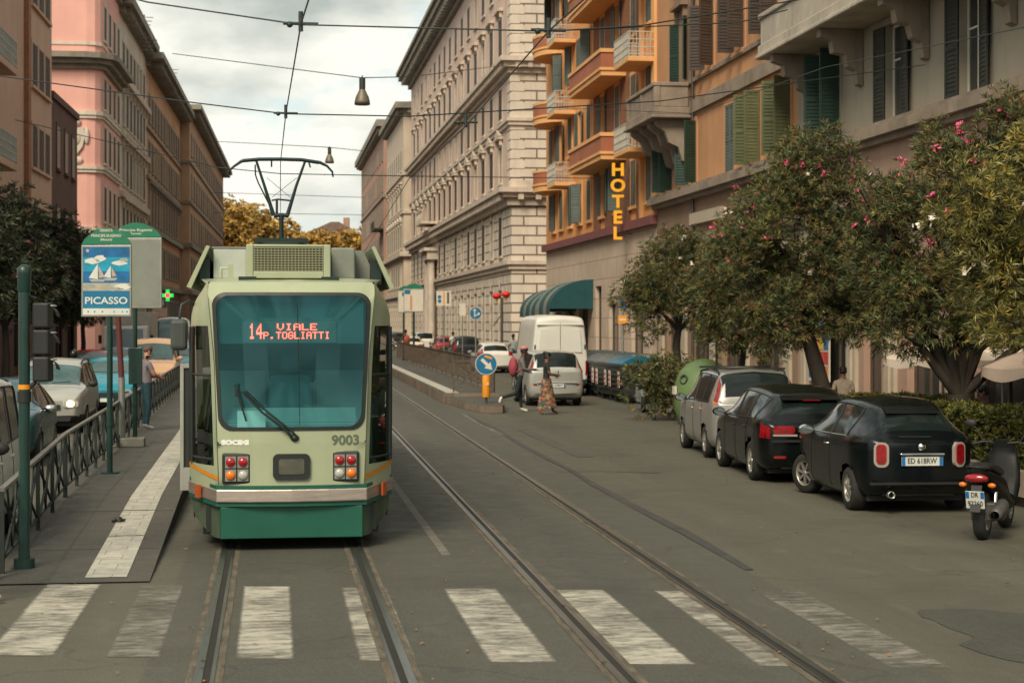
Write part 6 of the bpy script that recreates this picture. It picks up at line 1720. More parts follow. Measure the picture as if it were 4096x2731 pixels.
tree('street_tree', 'slender oleander behind the silver estate with low hanging branches', p, [(0,0,0,.09),(.0,0,1.0,.08),(.1,0,1.8,.07)],
     [((-.35,-.3,3.1),(1.25,1.1,1.3)),((.6,-.2,2.4),(1.1,.9,1.0)),((.1,.1,4.1),(1.0,.9,.9)),((.9,0,3.4),(1.0,.9,1.1)),((-.5,-.3,2.1),(.7,.6,.6))], 4400, (.16,.023), 8, L_OL, 5, [(F_WHITE,6,'blossom',3)], .03, gT)
p = D(3310, 33.5, .15)
tree('street_tree', 'large leaning oleander with pink flowers behind the black family hatchback', p, [(.05,0,0,.19),(-.02,0,.8,.17),(-.22,0,1.5,.16),(-.40,0,2.1,.14)],
     [((-.6,0,4.1),(1.55,1.4,1.6)),((-1.55,-.1,3.3),(1.0,1.0,1.25)),((.75,.1,3.7),(1.15,1.1,1.3)),((-.2,0,5.5),(.95,.9,.9)),((.1,-.3,2.8),(1.3,.9,.85)),((-1.1,-.2,2.4),(1.0,.8,.75)),((1.3,0,2.9),(.9,.8,.9)),((.5,-.3,2.45),(.9,.7,.6))], 8600, (.145,.021), 9, L_OL, 8, [(F_PINK,46,'pink_blossom',3.0),(F_WHITE,8,'blossom',3.0)], .11, gT)
p = D(3850, 27.0, .15)
tree('street_tree', 'forked oleander with pink flowers above the parasols', p, [(.0,0,0,.20),(-.02,0,.7,.19),(-.05,0,1.25,.19)],
     [((-.1,0,3.9),(1.45,1.3,1.5)),((-1.0,0,3.2),(.95,.9,1.0)),((1.0,.1,3.6),(1.2,1.1,1.4)),((.15,.1,5.0),(1.0,.9,.8)),((.9,0,5.3),(.95,.9,.85)),((.9,-.2,2.5),(1.2,.8,.65)),((-.9,-.1,2.3),(.8,.6,.55)),((-1.2,0,4.2),(.8,.7,.8)),((-.3,-.3,2.55),(.9,.7,.6)),((1.5,-.2,2.4),(.9,.7,.65))], 8600, (.145,.021), 9, L_OL, 12, [(F_PINK,44,'pink_blossom',3.2),(F_WHITE,6,'blossom',3.0)], .10, gT, br=.16)
p = D(4330, 22.5, .15)
tree('street_tree', 'yellow green oleander with white flowers nearest the camera', p, [(0,0,0,.18),(0,0,1.2,.16),(-.1,0,1.8,.14)],
     [((-.5,0,3.6),(1.25,1.2,1.25)),((-1.15,-.1,3.0),(.8,.8,.9)),((-.2,0,4.7),(.9,.9,.6)),((.7,0,3.6),(1.3,1.2,1.5)),((-.7,-.1,2.35),(1.0,.8,.6)),((-1.5,-.1,3.9),(.7,.7,.8))], 7000, (.135,.0195), 9, L_YE, 17, [(F_WHITE,24,'blossom',2.4)], .06, gT)
# shaded side
gD = 'dark oleanders on the shaded pavement'
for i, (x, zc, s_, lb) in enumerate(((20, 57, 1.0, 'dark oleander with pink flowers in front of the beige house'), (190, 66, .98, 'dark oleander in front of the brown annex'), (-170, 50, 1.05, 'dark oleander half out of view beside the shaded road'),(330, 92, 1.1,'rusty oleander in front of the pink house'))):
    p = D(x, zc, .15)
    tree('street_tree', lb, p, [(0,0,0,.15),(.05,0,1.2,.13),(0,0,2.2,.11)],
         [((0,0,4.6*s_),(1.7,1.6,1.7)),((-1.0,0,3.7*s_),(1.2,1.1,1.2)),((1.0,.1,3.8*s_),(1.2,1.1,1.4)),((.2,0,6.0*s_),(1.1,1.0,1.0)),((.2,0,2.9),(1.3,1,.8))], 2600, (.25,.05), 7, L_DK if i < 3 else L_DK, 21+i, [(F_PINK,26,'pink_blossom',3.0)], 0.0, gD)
# hedges and bushes
def hedge(label, x0, x1, y0, y1, z0, z1, n, mats, seed, name='hedge', leaf=(.09,.035), cat='hedge'):
    rng = random.Random(seed); r_ = thing(name, label, cat, ((x0+x1)/2, (y0+y1)/2, 0)); m = MB()
    cx, cy = (x0+x1)/2, (y0+y1)/2
    for _ in range(n):
        q = Vector((rng.uniform(x0,x1), rng.uniform(y0,y1), 0)); top = z1 + .16*mnoise.noise(Vector((q.x*1.1,q.y*1.1,seed)))+.06*mnoise.noise(Vector((q.x*4,q.y*4,seed)))
        f = rng.random()
        if f < .55: q.z = top - abs(rng.gauss(0,.05))
        else:
            q.z = rng.uniform(z0, top)
            if rng.random() < .8: q.x = x0 + abs(rng.gauss(0,.06))
        q.x -= cx; q.y -= cy
        whorl(m, q, Vector((rng.uniform(-.9,.3), rng.uniform(-.5,.5), 1)), leaf[0], leaf[1], 6, rng)
    m.build('foliage', mats, r_)
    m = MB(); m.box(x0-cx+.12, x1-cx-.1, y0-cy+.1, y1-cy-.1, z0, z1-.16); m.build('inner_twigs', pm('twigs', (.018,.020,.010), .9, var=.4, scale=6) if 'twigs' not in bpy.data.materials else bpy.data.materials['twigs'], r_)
    return r_
hedge('clipped yellow green hedge in a low planter behind the black scooter', 10.22, 11.3, 18.5, 29.5, .5, 1.22, 5200, L_HG, 3)
hedge('lower hedge beside the parked black cars', 10.6, 11.5, 30.5, 41, .4, 1.05, 2600, L_HG, 4)
m = MB(); m.box(10.1,11.4,18.3,29.8,.15,.5); tag(m.build('planter_wall', pm('planter_stone', (.36,.29,.22), .85, var=.15, scale=2, bump=.004, bscale=20)), 'low pale stone planter wall under the clipped hedge', 'planter')
tree('bush', 'bushy dark green shrub between the motorcycle and the silver estate', D(2665, 44.0, .15), None, [((-.3,0,.75),(.9,.7,.85)),((.45,-.1,.6),(.75,.7,.7)),((.1,.3,1.15),(.7,.6,.5))], 900, (.17,.034), 7, L_OL, 31, (), -.05, None, 'shrub')
# autumn trees closing the street
for i, (x, zc, w_, top, lb) in enumerate(((890, 300, 6.5, 24.5, 'golden autumn tree with a high round crown at the street end'), (1010, 310, 6.0, 24.0, 'golden autumn tree behind the pantograph'), (1120, 318, 4.6, 22.0, 'thin topped autumn tree just past the pantograph'),
                                 (1270, 300, 5.5, 18.5, 'low ochre tree beneath the distant brown roof'), (1400, 305, 5.5, 19.0, 'low green ochre tree beside the rose house'))):
    tree('autumn_tree', lb, D(x, zc, 0), [(0,0,0,.5),(0,0,4,.42),(.2,0,8,.34)], [((0,0,top-w_*.85),(w_,w_*.9,w_*.85)),((-w_*.55,0,top-w_*1.35),(w_*.6,w_*.6,w_*.6)),((w_*.55,0,top-w_*1.4),(w_*.6,w_*.6,w_*.6)),((w_*.15,-1,top-w_*1.9),(w_*.9,w_*.7,w_*.8)),((-w_*.3,1,top-w_*.5),(w_*.5,w_*.5,w_*.45))],
         1700 if i != 2 else 700, (.95,.42), 6, L_AU, 41+i, (), -.08 if i != 2 else .1, 'autumn trees closing the street', br=.5, spread=1.2)

# ------------------------------------------------------------------ people
SK_L = pm('skin_tan', (.36,.19,.125), .55, var=.08); SK_D = pm('skin_dark', (.085,.042,.028), .5, var=.1); SK_M = pm('skin_brown', (.17,.085,.055), .55, var=.1)
HAIR = pm('hair_black', (.010,.009,.008), .6, var=.2); EYE = pm('eye', (.02,.015,.012), .2, var=0)
def cloth(n, c): return pm(n, c, .85, var=.16, scale=9, bump=.004, bscale=16)
BONES = [('pelvis','spine'),('spine','chest'),('chest','neck'),('neck','jaw'),('jaw','head'),('chest','shL'),('shL','elL'),('elL','wrL'),('chest','shR'),('shR','elR'),('elR','wrR'),
         ('pelvis','hipL'),('hipL','knL'),('knL','anL'),('anL','toeL'),('pelvis','hipR'),('hipR','knR'),('knR','anR'),('anR','toeR')]
BASE = {'pelvis':(0,0,.95),'spine':(0,.0,1.14),'chest':(0,-.01,1.35),'neck':(0,.0,1.49),'jaw':(0,.02,1.57),'head':(0,.015,1.67),'shL':(-.175,-.01,1.41),'elL':(-.24,-.03,1.14),'wrL':(-.25,.08,.90),
        'shR':(.175,-.01,1.41),'elR':(.24,-.03,1.14),'wrR':(.25,.08,.90),'hipL':(-.095,0,.91),'knL':(-.10,.02,.50),'anL':(-.10,-.02,.09),'toeL':(-.11,.14,.035),'hipR':(.095,0,.91),'knR':(.10,.02,.50),'anR':(.10,-.02,.09),'toeR':(.11,.14,.035)}
RAD = {'pelvis':(.155,.115),'spine':(.145,.105),'chest':(.155,.11),'neck':(.055,.055),'jaw':(.072,.085),'head':(.078,.095),'sh':(.068,.066),'el':(.046,.046),'wr':(.030,.030),'hip':(.095,.10),'kn':(.062,.064),'an':(.042,.044),'toe':(.036,.026)}
def person(label, loc, rz, pose=None, top=None, legs=None, skin=SK_L, shoes=CTRIM, sleeves='short', hair=HAIR, scale=1.0, group=None, hairstyle='short', bulk=1.0, hide_legs=False):
    J = {k: Vector(v) for k, v in BASE.items()}
    for k, v in (pose or {}).items(): J[k] = Vector(v)
    names = list(J); me = bpy.data.meshes.new('person')
    me.from_pydata([J[k] for k in names], [(names.index(a), names.index(b)) for a, b in BONES], [])
    o = bpy.data.objects.new('tmp_person', me); COL.objects.link(o)
    sm = o.modifiers.new('skin', 'SKIN'); sm.use_smooth_shade = True; sm.branch_smoothing = .4
    o.modifiers.new('sub', 'SUBSURF').levels = 2
    for i, k in enumerate(names):
        r_ = RAD.get(k) or RAD[k[:-1]]; b_ = bulk if k in ('pelvis','spine','chest') else 1
        me.skin_vertices[0].data[i].radius = (r_[0]*b_, r_[1]*b_)
        me.skin_vertices[0].data[i].use_root = (k == 'pelvis')
    dg = bpy.context.evaluated_depsgraph_get(); ev = bpy.data.meshes.new_from_object(o.evaluated_get(dg))
    mb = MB(); mats = [skin, top, legs, shoes, EYE]
    def seg(p, a, b):
        d = b-a; t = max(0, min(1, (p-a).dot(d)/max(1e-9, d.length_squared))); return (p-(a+d*t)).length
    vs = [v.co.copy() for v in ev.vertices]
    fm = []
    for f in ev.polygons:
        c = f.center; best = min(BONES, key=lambda b: seg(c, J[b[0]], J[b[1]]) - .5*min((RAD.get(b[0]) or RAD[b[0][:-1]])[0], (RAD.get(b[1]) or RAD[b[1][:-1]])[0]))
        a, b = best
        if b in ('neck',): mi = 1 if c.z < J['neck'].z - .015 else 0
        elif b in ('jaw','head'): mi = 0
        elif b in ('spine','chest','shL','shR'): mi = 1 if c.z > J['pelvis'].z + .05 else 2
        elif b in ('elL','elR'): mi = 1 if (sleeves == 'long' or (c-J[a]).length < .62*(J[b]-J[a]).length) else 0
        elif b in ('wrL','wrR'): mi = 1 if sleeves == 'long' and (c-J[b]).length > .03 else 0
        elif b[:3] == 'toe': mi = 3
        elif b[:2] == 'an': mi = 2 if (c-J[b]).length > .05 else 3
        else: mi = 2
        fm.append(mi)
    mb.v = vs; mb.f = [tuple(f.vertices) for f in ev.polygons]; mb.m = fm; mb.s = [True]*len(fm)
    COL.objects.unlink(o); bpy.data.objects.remove(o); bpy.data.meshes.remove(ev); bpy.data.meshes.remove(me)
    hd = J['head']; fw = Vector((0,1,0)); up = (J['head']-J['neck']).normalized(); fw = (fw - up*fw.dot(up)).normalized(); rt = fw.cross(up)
    H_ = lambda x, y, z: tuple(hd + rt*x + fw*y + up*z)
    mb.ball(H_(0,.098,-.045), (.014,.022,.020), 8, 0)
    for sx in (-1, 1):
        mb.ball(H_(sx*.032,.083,-.012), (.013,.010,.009), 8, 4); mb.ball(H_(sx*.080,.0,-.03), (.012,.025,.034), 8, 0)
    mb.ball(H_(0,.085,-.092), (.024,.010,.007), 8, 0)
    for s_ in 'LR':                            # hands: palm, four unequal fingers and a thumb from its side
        a, w_ = J['el'+s_], J['wr'+s_]; d = (w_-a).normalized(); u = d.cross(Vector((0,0,1)));
        u = u.normalized() if u.length > .1 else Vector((1,0,0)); n = u.cross(d)
        pc = w_ + d*.05
        mb.tube([w_-d*.01, w_+d*.03, w_+d*.085], [.026,.036,.032], 8, 0)
        for i, l in enumerate((.062,.074,.070,.054)):
            b_ = w_ + d*.08 + u*(.027-.018*i); c1 = b_ + d*l*.5 - n*.008; c2 = c1 + d*l*.38 - n*.022
            mb.tube([b_, c1, c2], [.0095,.009,.007], 6, 0)
        tb = w_ + d*.03 + u*.034; mb.tube([tb, tb+d*.03+u*.026, tb+d*.058+u*.024-n*.01], [.012,.011,.008], 6, 0)
    root = mb.build('person', mats, None, loc=loc); root.rotation_euler = (0,0,rz); root.scale = (scale,)*3
    tag(root, label, 'person', group)
    if hairstyle != 'bald':
        m = MB(); m.ball(H_(0,-.012,.030), (.090,.104,.082), 12); 
        if hairstyle == 'bun': m.ball(H_(0,-.10,.05), (.06,.06,.06), 10); m.ball(H_(0,-.03,-.03), (.092,.09,.075), 10)
        if hairstyle == 'short': m.ball(H_(0,-.035,-.02), (.087,.075,.07), 10)
        m.build('hair', hair, root)
    return root, J
def pack(root, mat, c=(0,-.20,1.25), r=(.17,.11,.24)):
    m = MB(); m.ball(c, r, 14); m.tube([(-.12,-.12,1.42),(-.13,.08,1.40),(-.13,.10,1.2),(-.13,-.10,1.08)], .018, 6); m.tube([(.12,-.12,1.42),(.13,.08,1.40),(.13,.10,1.2),(.13,-.10,1.08)], .018, 6)
    m.build('backpack', mat, root)
p = D(583, 36.9, .2)
pm1, _ = person('man in lilac grey shirt and dark jeans leaning on the railing of the tram platform', p, R(-62),
    {'elL':(-.25,.06,1.17),'wrL':(-.10,.26,1.12),'elR':(.25,.08,1.16),'wrR':(.10,.28,1.10),'knL':(-.11,.06,.50),'anL':(-.12,.02,.09),'toeL':(-.14,.18,.035),'head':(0,.05,1.66),'jaw':(0,.045,1.56)},
    cloth('lilac_grey_shirt', (.17,.145,.165)), cloth('dark_jeans', (.012,.045,.060)), SK_L, pm('pale_trainers', (.40,.40,.37), .7, var=.1), 'short', pm('cropped_hair', (.12,.06,.045), .8, var=.1), 1.03, None, 'cap', 1.12)
p = D(2078, 47.8)
run, _ = person('man in grey sweatshirt with backpack striding across the street', p, R(-90),
    {'pelvis':(0,0,.95),'spine':(0,.02,1.14),'chest':(0,.05,1.35),'neck':(0,.09,1.49),'jaw':(0,.125,1.565),'head':(0,.135,1.665),'shL':(-.175,.05,1.41),'shR':(.175,.05,1.41),
     'elL':(-.24,.02,1.16),'wrL':(-.18,.24,1.10),'elR':(.24,.10,1.16),'wrR':(.16,.36,1.16),'hipL':(-.09,.0,.91),'knL':(-.10,.04,.50),'anL':(-.08,.06,.09),'toeL':(-.08,.24,.035),'hipR':(.09,0,.91),'knR':(.10,-.10,.52),'anR':(.10,-.52,.40),'toeR':(.10,-.56,.26)},
    cloth('grey_sweatshirt', (.125,.125,.115)), cloth('black_trousers', (.010,.016,.018)), SK_D, pm('white_trainers', (.66,.62,.54), .7, var=.1), 'long', HAIR, 1.04, 'people crossing the street')
pack(run, cloth('red_pink_backpack', (.30,.05,.065)), (0,-.17,1.22), (.17,.13,.27))
m = MB(); m.ball((0,.12,1.73), (.098,.112,.06), 12); m.build('headscarf', cloth('pink_headscarf', (.55,.19,.19)), run)
m = MB(); m.ball((-.2,-.05,.98), (.04,.06,.13), 10); m.build('green_bag', cloth('green_bag', (.05,.30,.04)), run)
p = D(2186, 46.8)
SKT = pm('patterned_skirt', (.33,.15,.07), .85, var=.3, scale=7)
t_, N_, L_ = nt(SKT); vr = N_.new('ShaderNodeTexVoronoi'); vr.inputs['Scale'].default_value = 16
rp = N_.new('ShaderNodeValToRGB'); rp.color_ramp.interpolation = 'CONSTANT'
for i_, (ps, c_) in enumerate(((0,(.30,.13,.06)),(.26,(.035,.06,.09)),(.48,(.36,.22,.11)),(.64,(.20,.03,.06)),(.78,(.08,.10,.05)))):
    e_ = rp.color_ramp.elements[i_] if i_ < 2 else rp.color_ramp.elements.new(ps); e_.position = ps; e_.color = c_+(1,)
tcs = N_.new('ShaderNodeTexCoord'); L_.new(tcs.outputs['Object'], vr.inputs['Vector']); sx_ = N_.new('ShaderNodeSeparateColor'); L_.new(vr.outputs['Color'], sx_.inputs[0]); L_.new(sx_.outputs[0], rp.inputs[0]); L_.new(rp.outputs[0], N_['Principled BSDF'].inputs['Base Color'])
wom, _ = person('woman in black top and long patterned skirt walking with a phone', p, R(-90),
    {'elL':(-.22,.02,1.14),'wrL':(-.12,.24,1.10),'elR':(.22,.06,1.14),'wrR':(.10,.27,1.12),'knL':(-.09,.10,.50),'anL':(-.09,.20,.09),'toeL':(-.09,.36,.035),'knR':(.09,-.02,.50),'anR':(.09,-.22,.10),'toeR':(.09,-.08,.03),'head':(0,.035,1.66)},
    cloth('black_top', (.018,.020,.018)), SKT, SK_M, pm('sandals', (.22,.09,.06), .7, var=.1), 'short', HAIR, .97, 'people crossing the street', 'bun', .95)
m = MB(); rows_ = []
for i in range(9):
    z = 1.02 - .84*i/8; rows_.append([((.15+.025*i/8)*math.cos(2*PI*j/20)*(1+.06*math.sin(5*2*PI*j/20)*i/8), (.125+.15*i/8)*math.sin(2*PI*j/20)*(1+.05*math.cos(4*2*PI*j/20)*i/8)+.02*i/8, z) for j in range(20)])
for a, b_ in zip(rows_, rows_[1:]): m.ring(a, b_, 0)
m.build('skirt', SKT, wom)
m = MB(); m.box(-.04,.04,.33,.345,1.10,1.24); m.build('phone', CTRIM, wom)
p = D(3372, 33.5, .15); person('dark haired man in tan shirt behind the family hatchback, seen from behind', p, R(-10), None, cloth('tan_shirt', (.25,.205,.155)), cloth('dark_trousers', (.03,.03,.03)), SK_M, scale=.86)
SIT = {'pelvis':(0,0,.52),'spine':(0,.02,.70),'chest':(0,.03,.92),'neck':(0,.06,1.06),'jaw':(0,.085,1.13),'head':(0,.085,1.23),'shL':(-.18,.03,.98),'shR':(.18,.03,.98),'elL':(-.24,.10,.74),'wrL':(-.16,.32,.72),'elR':(.24,.10,.74),'wrR':(.16,.32,.72),
       'hipL':(-.10,.04,.50),'knL':(-.12,.44,.50),'anL':(-.12,.42,.09),'toeL':(-.12,.58,.035),'hipR':(.10,.04,.50),'knR':(.12,.44,.50),'anR':(.12,.42,.09),'toeR':(.12,.58,.035)}
CH = None
def cafe_chair(loc, rz, label):
    t_ = thing('cafe_chair', label, 'chair', loc, rz, 'cafe chairs behind the hedge'); mm = pm('cafe_metal', (.18,.17,.15), .5, metal=.4, var=.1) if 'cafe_metal' not in bpy.data.materials else bpy.data.materials['cafe_metal']
    m = MB(); m.box(-.21,.21,-.2,.22,.40,.43); m.build('seat', mm, t_, bevel=.01); m = MB(); m.box(-.2,.2,-.24,-.21,.55,.85); m.build('backrest', mm, t_, bevel=.01)
    for x, y in ((-.19,.2),(.19,.2),(-.19,-.21),(.19,-.21)):
        m = MB(); m.tube([(x,y,0),(x,y,.40 if y > 0 else .84)], .014, 6); m.build('leg', mm, t_)
for (x, zc, rz, tp, lb, cl) in ((3812, 29.0, -80, (.02,.022,.025), 'seated person in black beside the forked tree trunk', 'seat of the person in black beside the forked trunk'), (3884, 29.8, 160, (.022,.02,.02), 'seated dark haired person beside the steel parasol post', 'seat of the dark haired person by the parasol post'), (3956, 28.6, 65, (.012,.05,.075), 'seated man in a teal shirt above the hedge', 'seat of the man in the teal shirt')):
    p = D(x, zc, .15); person(lb, p, R(rz), SIT, cloth('cafe_shirt_%d' % x, tp), cloth('cafe_trousers', (.03,.03,.035)) if 'cafe_trousers' not in bpy.data.materials else bpy.data.materials['cafe_trousers'], SK_M); cafe_chair(p, R(rz), cl)
p = D(1812, 104, .15); person('distant walker in a white shirt beside the palazzo wall', p, R(20), None, cloth('white_shirt', (.60,.60,.58)), cloth('blue_jeans', (.04,.06,.10)), SK_M)
p = D(2053, 86, .15); person('distant walker in a pale grey T-shirt at the palazzo corner', p, R(10), None, cloth('pale_tshirt', (.30,.33,.32)), cloth('walker_trousers', (.05,.05,.05)), SK_D)
p = D(1622, 97, .31); q_, _ = person('person in dark clothes with an orange backpack waiting on the island stop', p, R(20), None, cloth('navy_jacket', (.02,.035,.04)), cloth('grey_trousers', (.04,.04,.04)), SK_M)
pack(q_, cloth('orange_backpack', (.34,.075,.035)), (0,-.20,1.2), (.19,.12,.26))
rs = scooter('dark green scooter ridden between the queueing cars', paint('scooter_green', (.02,.10,.05)), (-6.0, 52.5, 0), R(178))
RID = dict(SIT); RID = {k: (v[0], v[1]-.28, v[2]+.32) for k, v in RID.items()}
RID.update({'wrL':(-.30,.34,1.08),'wrR':(.30,.34,1.08),'elL':(-.30,.02,1.02),'elR':(.30,.02,1.02),'anL':(-.16,.22,.45),'toeL':(-.16,.36,.42),'anR':(.16,.22,.45),'toeR':(.16,.36,.42),'knL':(-.20,.20,.82),'knR':(.20,.20,.82)})
q_, _ = person('rider in black and green jacket on the dark green scooter', (-6.0, 52.5, 0), R(178), RID, cloth('black_jacket', (.012,.02,.018)), cloth('rider_trousers', (.02,.02,.02)), SK_M, sleeves='long')
m = MB(); m.ball((0,-.19,1.57), (.13,.15,.14), 12); m.build('helmet', paint('helmet_black', (.015,.018,.018)), q_)

p = G(14, 2408); p.x -= .30
person('walker stepping in at the picture edge before the platform, only one shoe in view', p, R(-90), {'knR':(.10,.16,.52),'anR':(.10,.14,.10),'toeR':(.10,.30,.05),'knL':(-.10,-.06,.50),'anL':(-.10,-.26,.12),'toeL':(-.10,-.16,.03)}, cloth('walker_shirt', (.2,.18,.16)), cloth('walker_jeans', (.03,.045,.07)), SK_L, pm('tan_shoes', (.36,.24,.17), .7, var=.15))
# ------------------------------------------------------------------ street furniture
PGREEN = pm('post_green', (.005,.033,.026), .45, var=.2, scale=6, coat=.2)
FENCE = pm('railing_paint', (.022,.029,.026), .55, metal=.2, var=.3, scale=5)
FTOP = pm('railing_top_worn', (.17,.16,.14), .5, metal=.3, var=.3, scale=3)
FRUST = pm('railing_rusty', (.10,.075,.055), .7, var=.3, scale=5)
SIGNW = pm('sign_white', (.62,.57,.48), .5, var=.08, scale=3); SIGNG = pm('sign_green', (.008,.16,.085), .5, var=.1); SIGNB = pm('sign_blue', (.006,.135,.27), .45, var=.1, scale=5)
SIGNO = pm('sign_orange', (.75,.28,.012), .5, var=.08); ALUP = pm('galvanised', (.30,.31,.28), .45, metal=.6, var=.15); REDP = pm('lantern_red', (.62,.025,.015), .6, var=.08)
SIGNR = pm('sign_red', (.45,.03,.025), .5, var=.1)
def railing(label, P, z, hgt, pitch, mat, topm, cross=True, bars=0.0, group=None, slope=0.0):
    """P: start and end on the ground; posts, rails and crossed braces"""
    a, b = Vector(P[0]), Vector(P[1]); d = b-a; L_ = d.length; ang = math.atan2(d.y, d.x)
    r_ = thing('railing', label, 'railing', (a.x, a.y, z), ang, group); n = max(1, round(L_/pitch)); st_ = L_/n; r_.rotation_euler = (0, -slope, ang)
    m = MB(); m.box(-.03,L_+.03,-.03,.03,hgt-.035,hgt); m.build('top_rail', topm, r_)
    m = MB(); m.box(0,L_,-.012,.012,.13,.155); m.build('bottom_rail', mat, r_)
    for i in range(n+1):
        m = MB(); m.box(st_*i-.024,st_*i+.024,-.022,.022,0,hgt-.036); m.build('post', mat, r_)
    for i in range(n):
        x0, x1 = st_*i+.03, st_*(i+1)-.03; m = MB()
        if cross:
            m.tube([(x0,-.014,.16),(x1,-.014,hgt-.06)], .017, 5); m.tube([(x1,.014,.16),(x0,.014,hgt-.06)], .017, 5)
            xm = (x0+x1)/2; m.tube([(x0+(x1-x0)*.25,0,hgt-.06),(xm,0,.16),(x0+(x1-x0)*.75,0,hgt-.06)], .013, 5)
        k = int((x1-x0)/bars) if bars else 0
        for q in range(k):
            x = x0+(q+.5)*(x1-x0)/k; m.tube([(x-.04,0,.155),(x+.03,0,hgt-.04)], .013, 5)
        m.build('infill', mat, r_)
    return r_
fx_ = lambda y: -2.70 - .0138*(y-17.5)
railing('dark green crossed railing along the level tram platform', ((fx_(23.5),23.5),(fx_(61),61)), .2, .86, 1.50, FENCE, FTOP)
railing('dark green crossed railing sloping down beside the platform ramp', ((fx_(17.6),17.6),(fx_(23.42),23.42)), .03, .86, 1.50, FENCE, FTOP, slope=math.atan(.17/5.8))
railing('short worn railing end beside the green signal post', ((fx_(16)-.28,16.1),(fx_(17)-.02,17.3)), 0, 1.08, 1.2, FRUST, FRUST, False, .3)
railing('brown slatted railing along the far side of the island stop', ((pr(6.35,53.6),53.6),(pr(6.35,104),104)), .31, 1.02, 2.4, FRUST, FRUST, False, .30)
railing('short railing across the end of the island stop', ((pr(5.05,53.5),53.5),(pr(6.3,53.5),53.5)), .31, 1.02, 1.3, FRUST, FRUST, True, 0)

# green signal post with three lamps seen from the side
q = D(97, 17.4, .03); tl = thing('traffic_light', 'green traffic light post seen from behind with three black lamp heads', 'traffic light', q, -YAW)
tl.scale = (1.05, 1.05, 1.075)
m = MB(); m.tube([(0,0,0),(0,0,2.78)], .054, 14); m.tube([(0,0,0),(0,0,.10)], .10, 14); m.build('post', PGREEN, tl)
m = MB(); m.lathe([(.056,2.62),(.064,2.64),(.066,2.78),(.070,2.80),(.066,2.85),(.03,2.88),(.001,2.885)], 14); m.build('cap', PGREEN, tl)
m = MB(); m.tube([(0,0,1.70),(0,0,1.745)], .058, 14); m.build('band', SIGNO, tl)
m = MB(); m.tube([(0,0,1.58),(0,0,1.68)], .066, 14); m.build('clamp', CTRIM, tl)
for i in range(3):
    z = 2.40 - .255*i; m = MB(); m.box(.08,.24,-.02,.18,z-.12,z+.12); hd_ = m.build('lamp_head', CTRIM, tl, bevel=.02)
    m = MB(); rr = [(.20+.0*math.cos(a), .0, 0) for a in (0,)]
    arc = [(math.cos(PI*k_/10)*.10, math.sin(PI*k_/10)*.10) for k_ in range(11)]
    m.strip([(.16+p_[0], .18, z+p_[1]) for p_ in arc], [(.16+p_[0], .34, z+p_[1]-.02) for p_ in arc]); m.build('visor', CTRIM, hd_)
    m = MB(); m.ball((.255,.08,z+.09), (.045,.05,.012), 8); m.build('reflection_rim', ALUP, hd_)
m = MB(); m.tube([(0,0,2.6),(.10,.05,2.56)], .02, 6); m.tube([(0,0,1.65),(.10,.05,1.78)], .02, 6); m.build('bracket', CTRIM, tl)

# tram stop signs
def dome(w_, h_, n=14): return [(-w_/2,0)]+[(-w_/2+w_*i/n, h_*math.sin(PI*i/n)**.75) for i in range(n+1)][1:-1]+[(w_/2,0)]
def stop_sign(label, base, zb, w_, h_, face, texts, polex=0.0, rz=-YAW, dh=.26, pole_r=.045):
    s = thing('stop_sign', label, 'sign', base, rz)
    m = MB(); m.tube([(polex,.03,0),(polex,.03,zb+.2)], pole_r, 10); m.tube([(polex,.03,0),(polex,.03,.02)], .15, 12); m.tube([(polex,.03,.72),(polex,.03,.80)], pole_r*1.25, 10); m.build('post', PGREEN, s)
    m = MB(); m.box(-w_/2,w_/2,-.03,.03,zb,zb+h_); m.build('frame', ALUP, s, bevel=.008)
    m = MB(); m.prism([(p_[0],p_[1]+zb+h_+.012) for p_ in dome(w_, dh)], 'y', -.03, .03); dm = m.build('dome', SIGNG, s, bevel=.006)
    for tx, wd, z_, sz in texts:
        q_ = MB(); q_.merge(text_mb(tx, sz, .001, wd, .001), Matrix.Translation((0,-.032,zb+h_+z_))); q_.build('lettering', SIGNW, dm)
    return s
s1 = stop_sign('tram stop sign with green dome and blue PICASSO exhibition poster', D(427, 26.4, .2), 2.42, .775, 1.105, None, (('FERMATA',.20,.225,.06),('PRINCIPE EUGENIO',.46,.145,.06),('(Manzoni)',.18,.085,.05)), .04)
zb = 2.42; m = MB()
def band_(z0, z1, mi, y=-.0325): m.box(-.36,.36,y-.001,y,z0,z1,mi)
M0 = [pm('poster_teal', (.008,.27,.42), .4, var=.3, scale=5), pm('poster_blue', (.008,.12,.30), .4, var=.3, scale=6), pm('poster_sand', (.42,.40,.31), .4, var=.25, scale=6), pm('poster_deep', (.006,.15,.29), .4, var=.08), pm('poster_white', (.64,.64,.58), .4, var=.06), pm('poster_flesh', (.50,.34,.26), .4, var=.2, scale=9), pm('poster_grey', (.34,.35,.31), .4, var=.2, scale=8)]
band_(zb+.03,zb+.13,4); band_(zb+.131,zb+.40,3); band_(zb+.401,zb+.52,2); band_(zb+.521,zb+.70,1); band_(zb+.701,zb+.92,0); band_(zb+.921,zb+1.075,1)
rng = random.Random(5)
def blob(cx, cz, rx, rz_, mi, k=0.0, y=-.0345): m.prism([(cx+rx*math.cos(2*PI*i/12)*(1+.18*math.sin(3*i+k)), zb+cz+rz_*math.sin(2*PI*i/12)*(1+.15*math.cos(2*i+k))) for i in range(12)], 'y', y-.001, y, mi)
for c in ((-.22,.86,.12,.045,4,0),(-.10,.90,.09,.05,4,2),(.20,.83,.12,.035,4,1),(.27,.87,.07,.04,6,3),(-.26,.47,.10,.035,6,3),(.25,.46,.12,.05,4,2),(.10,.43,.16,.03,6,1),(-.29,1.02,.025,.025,5,0)): blob(*c)
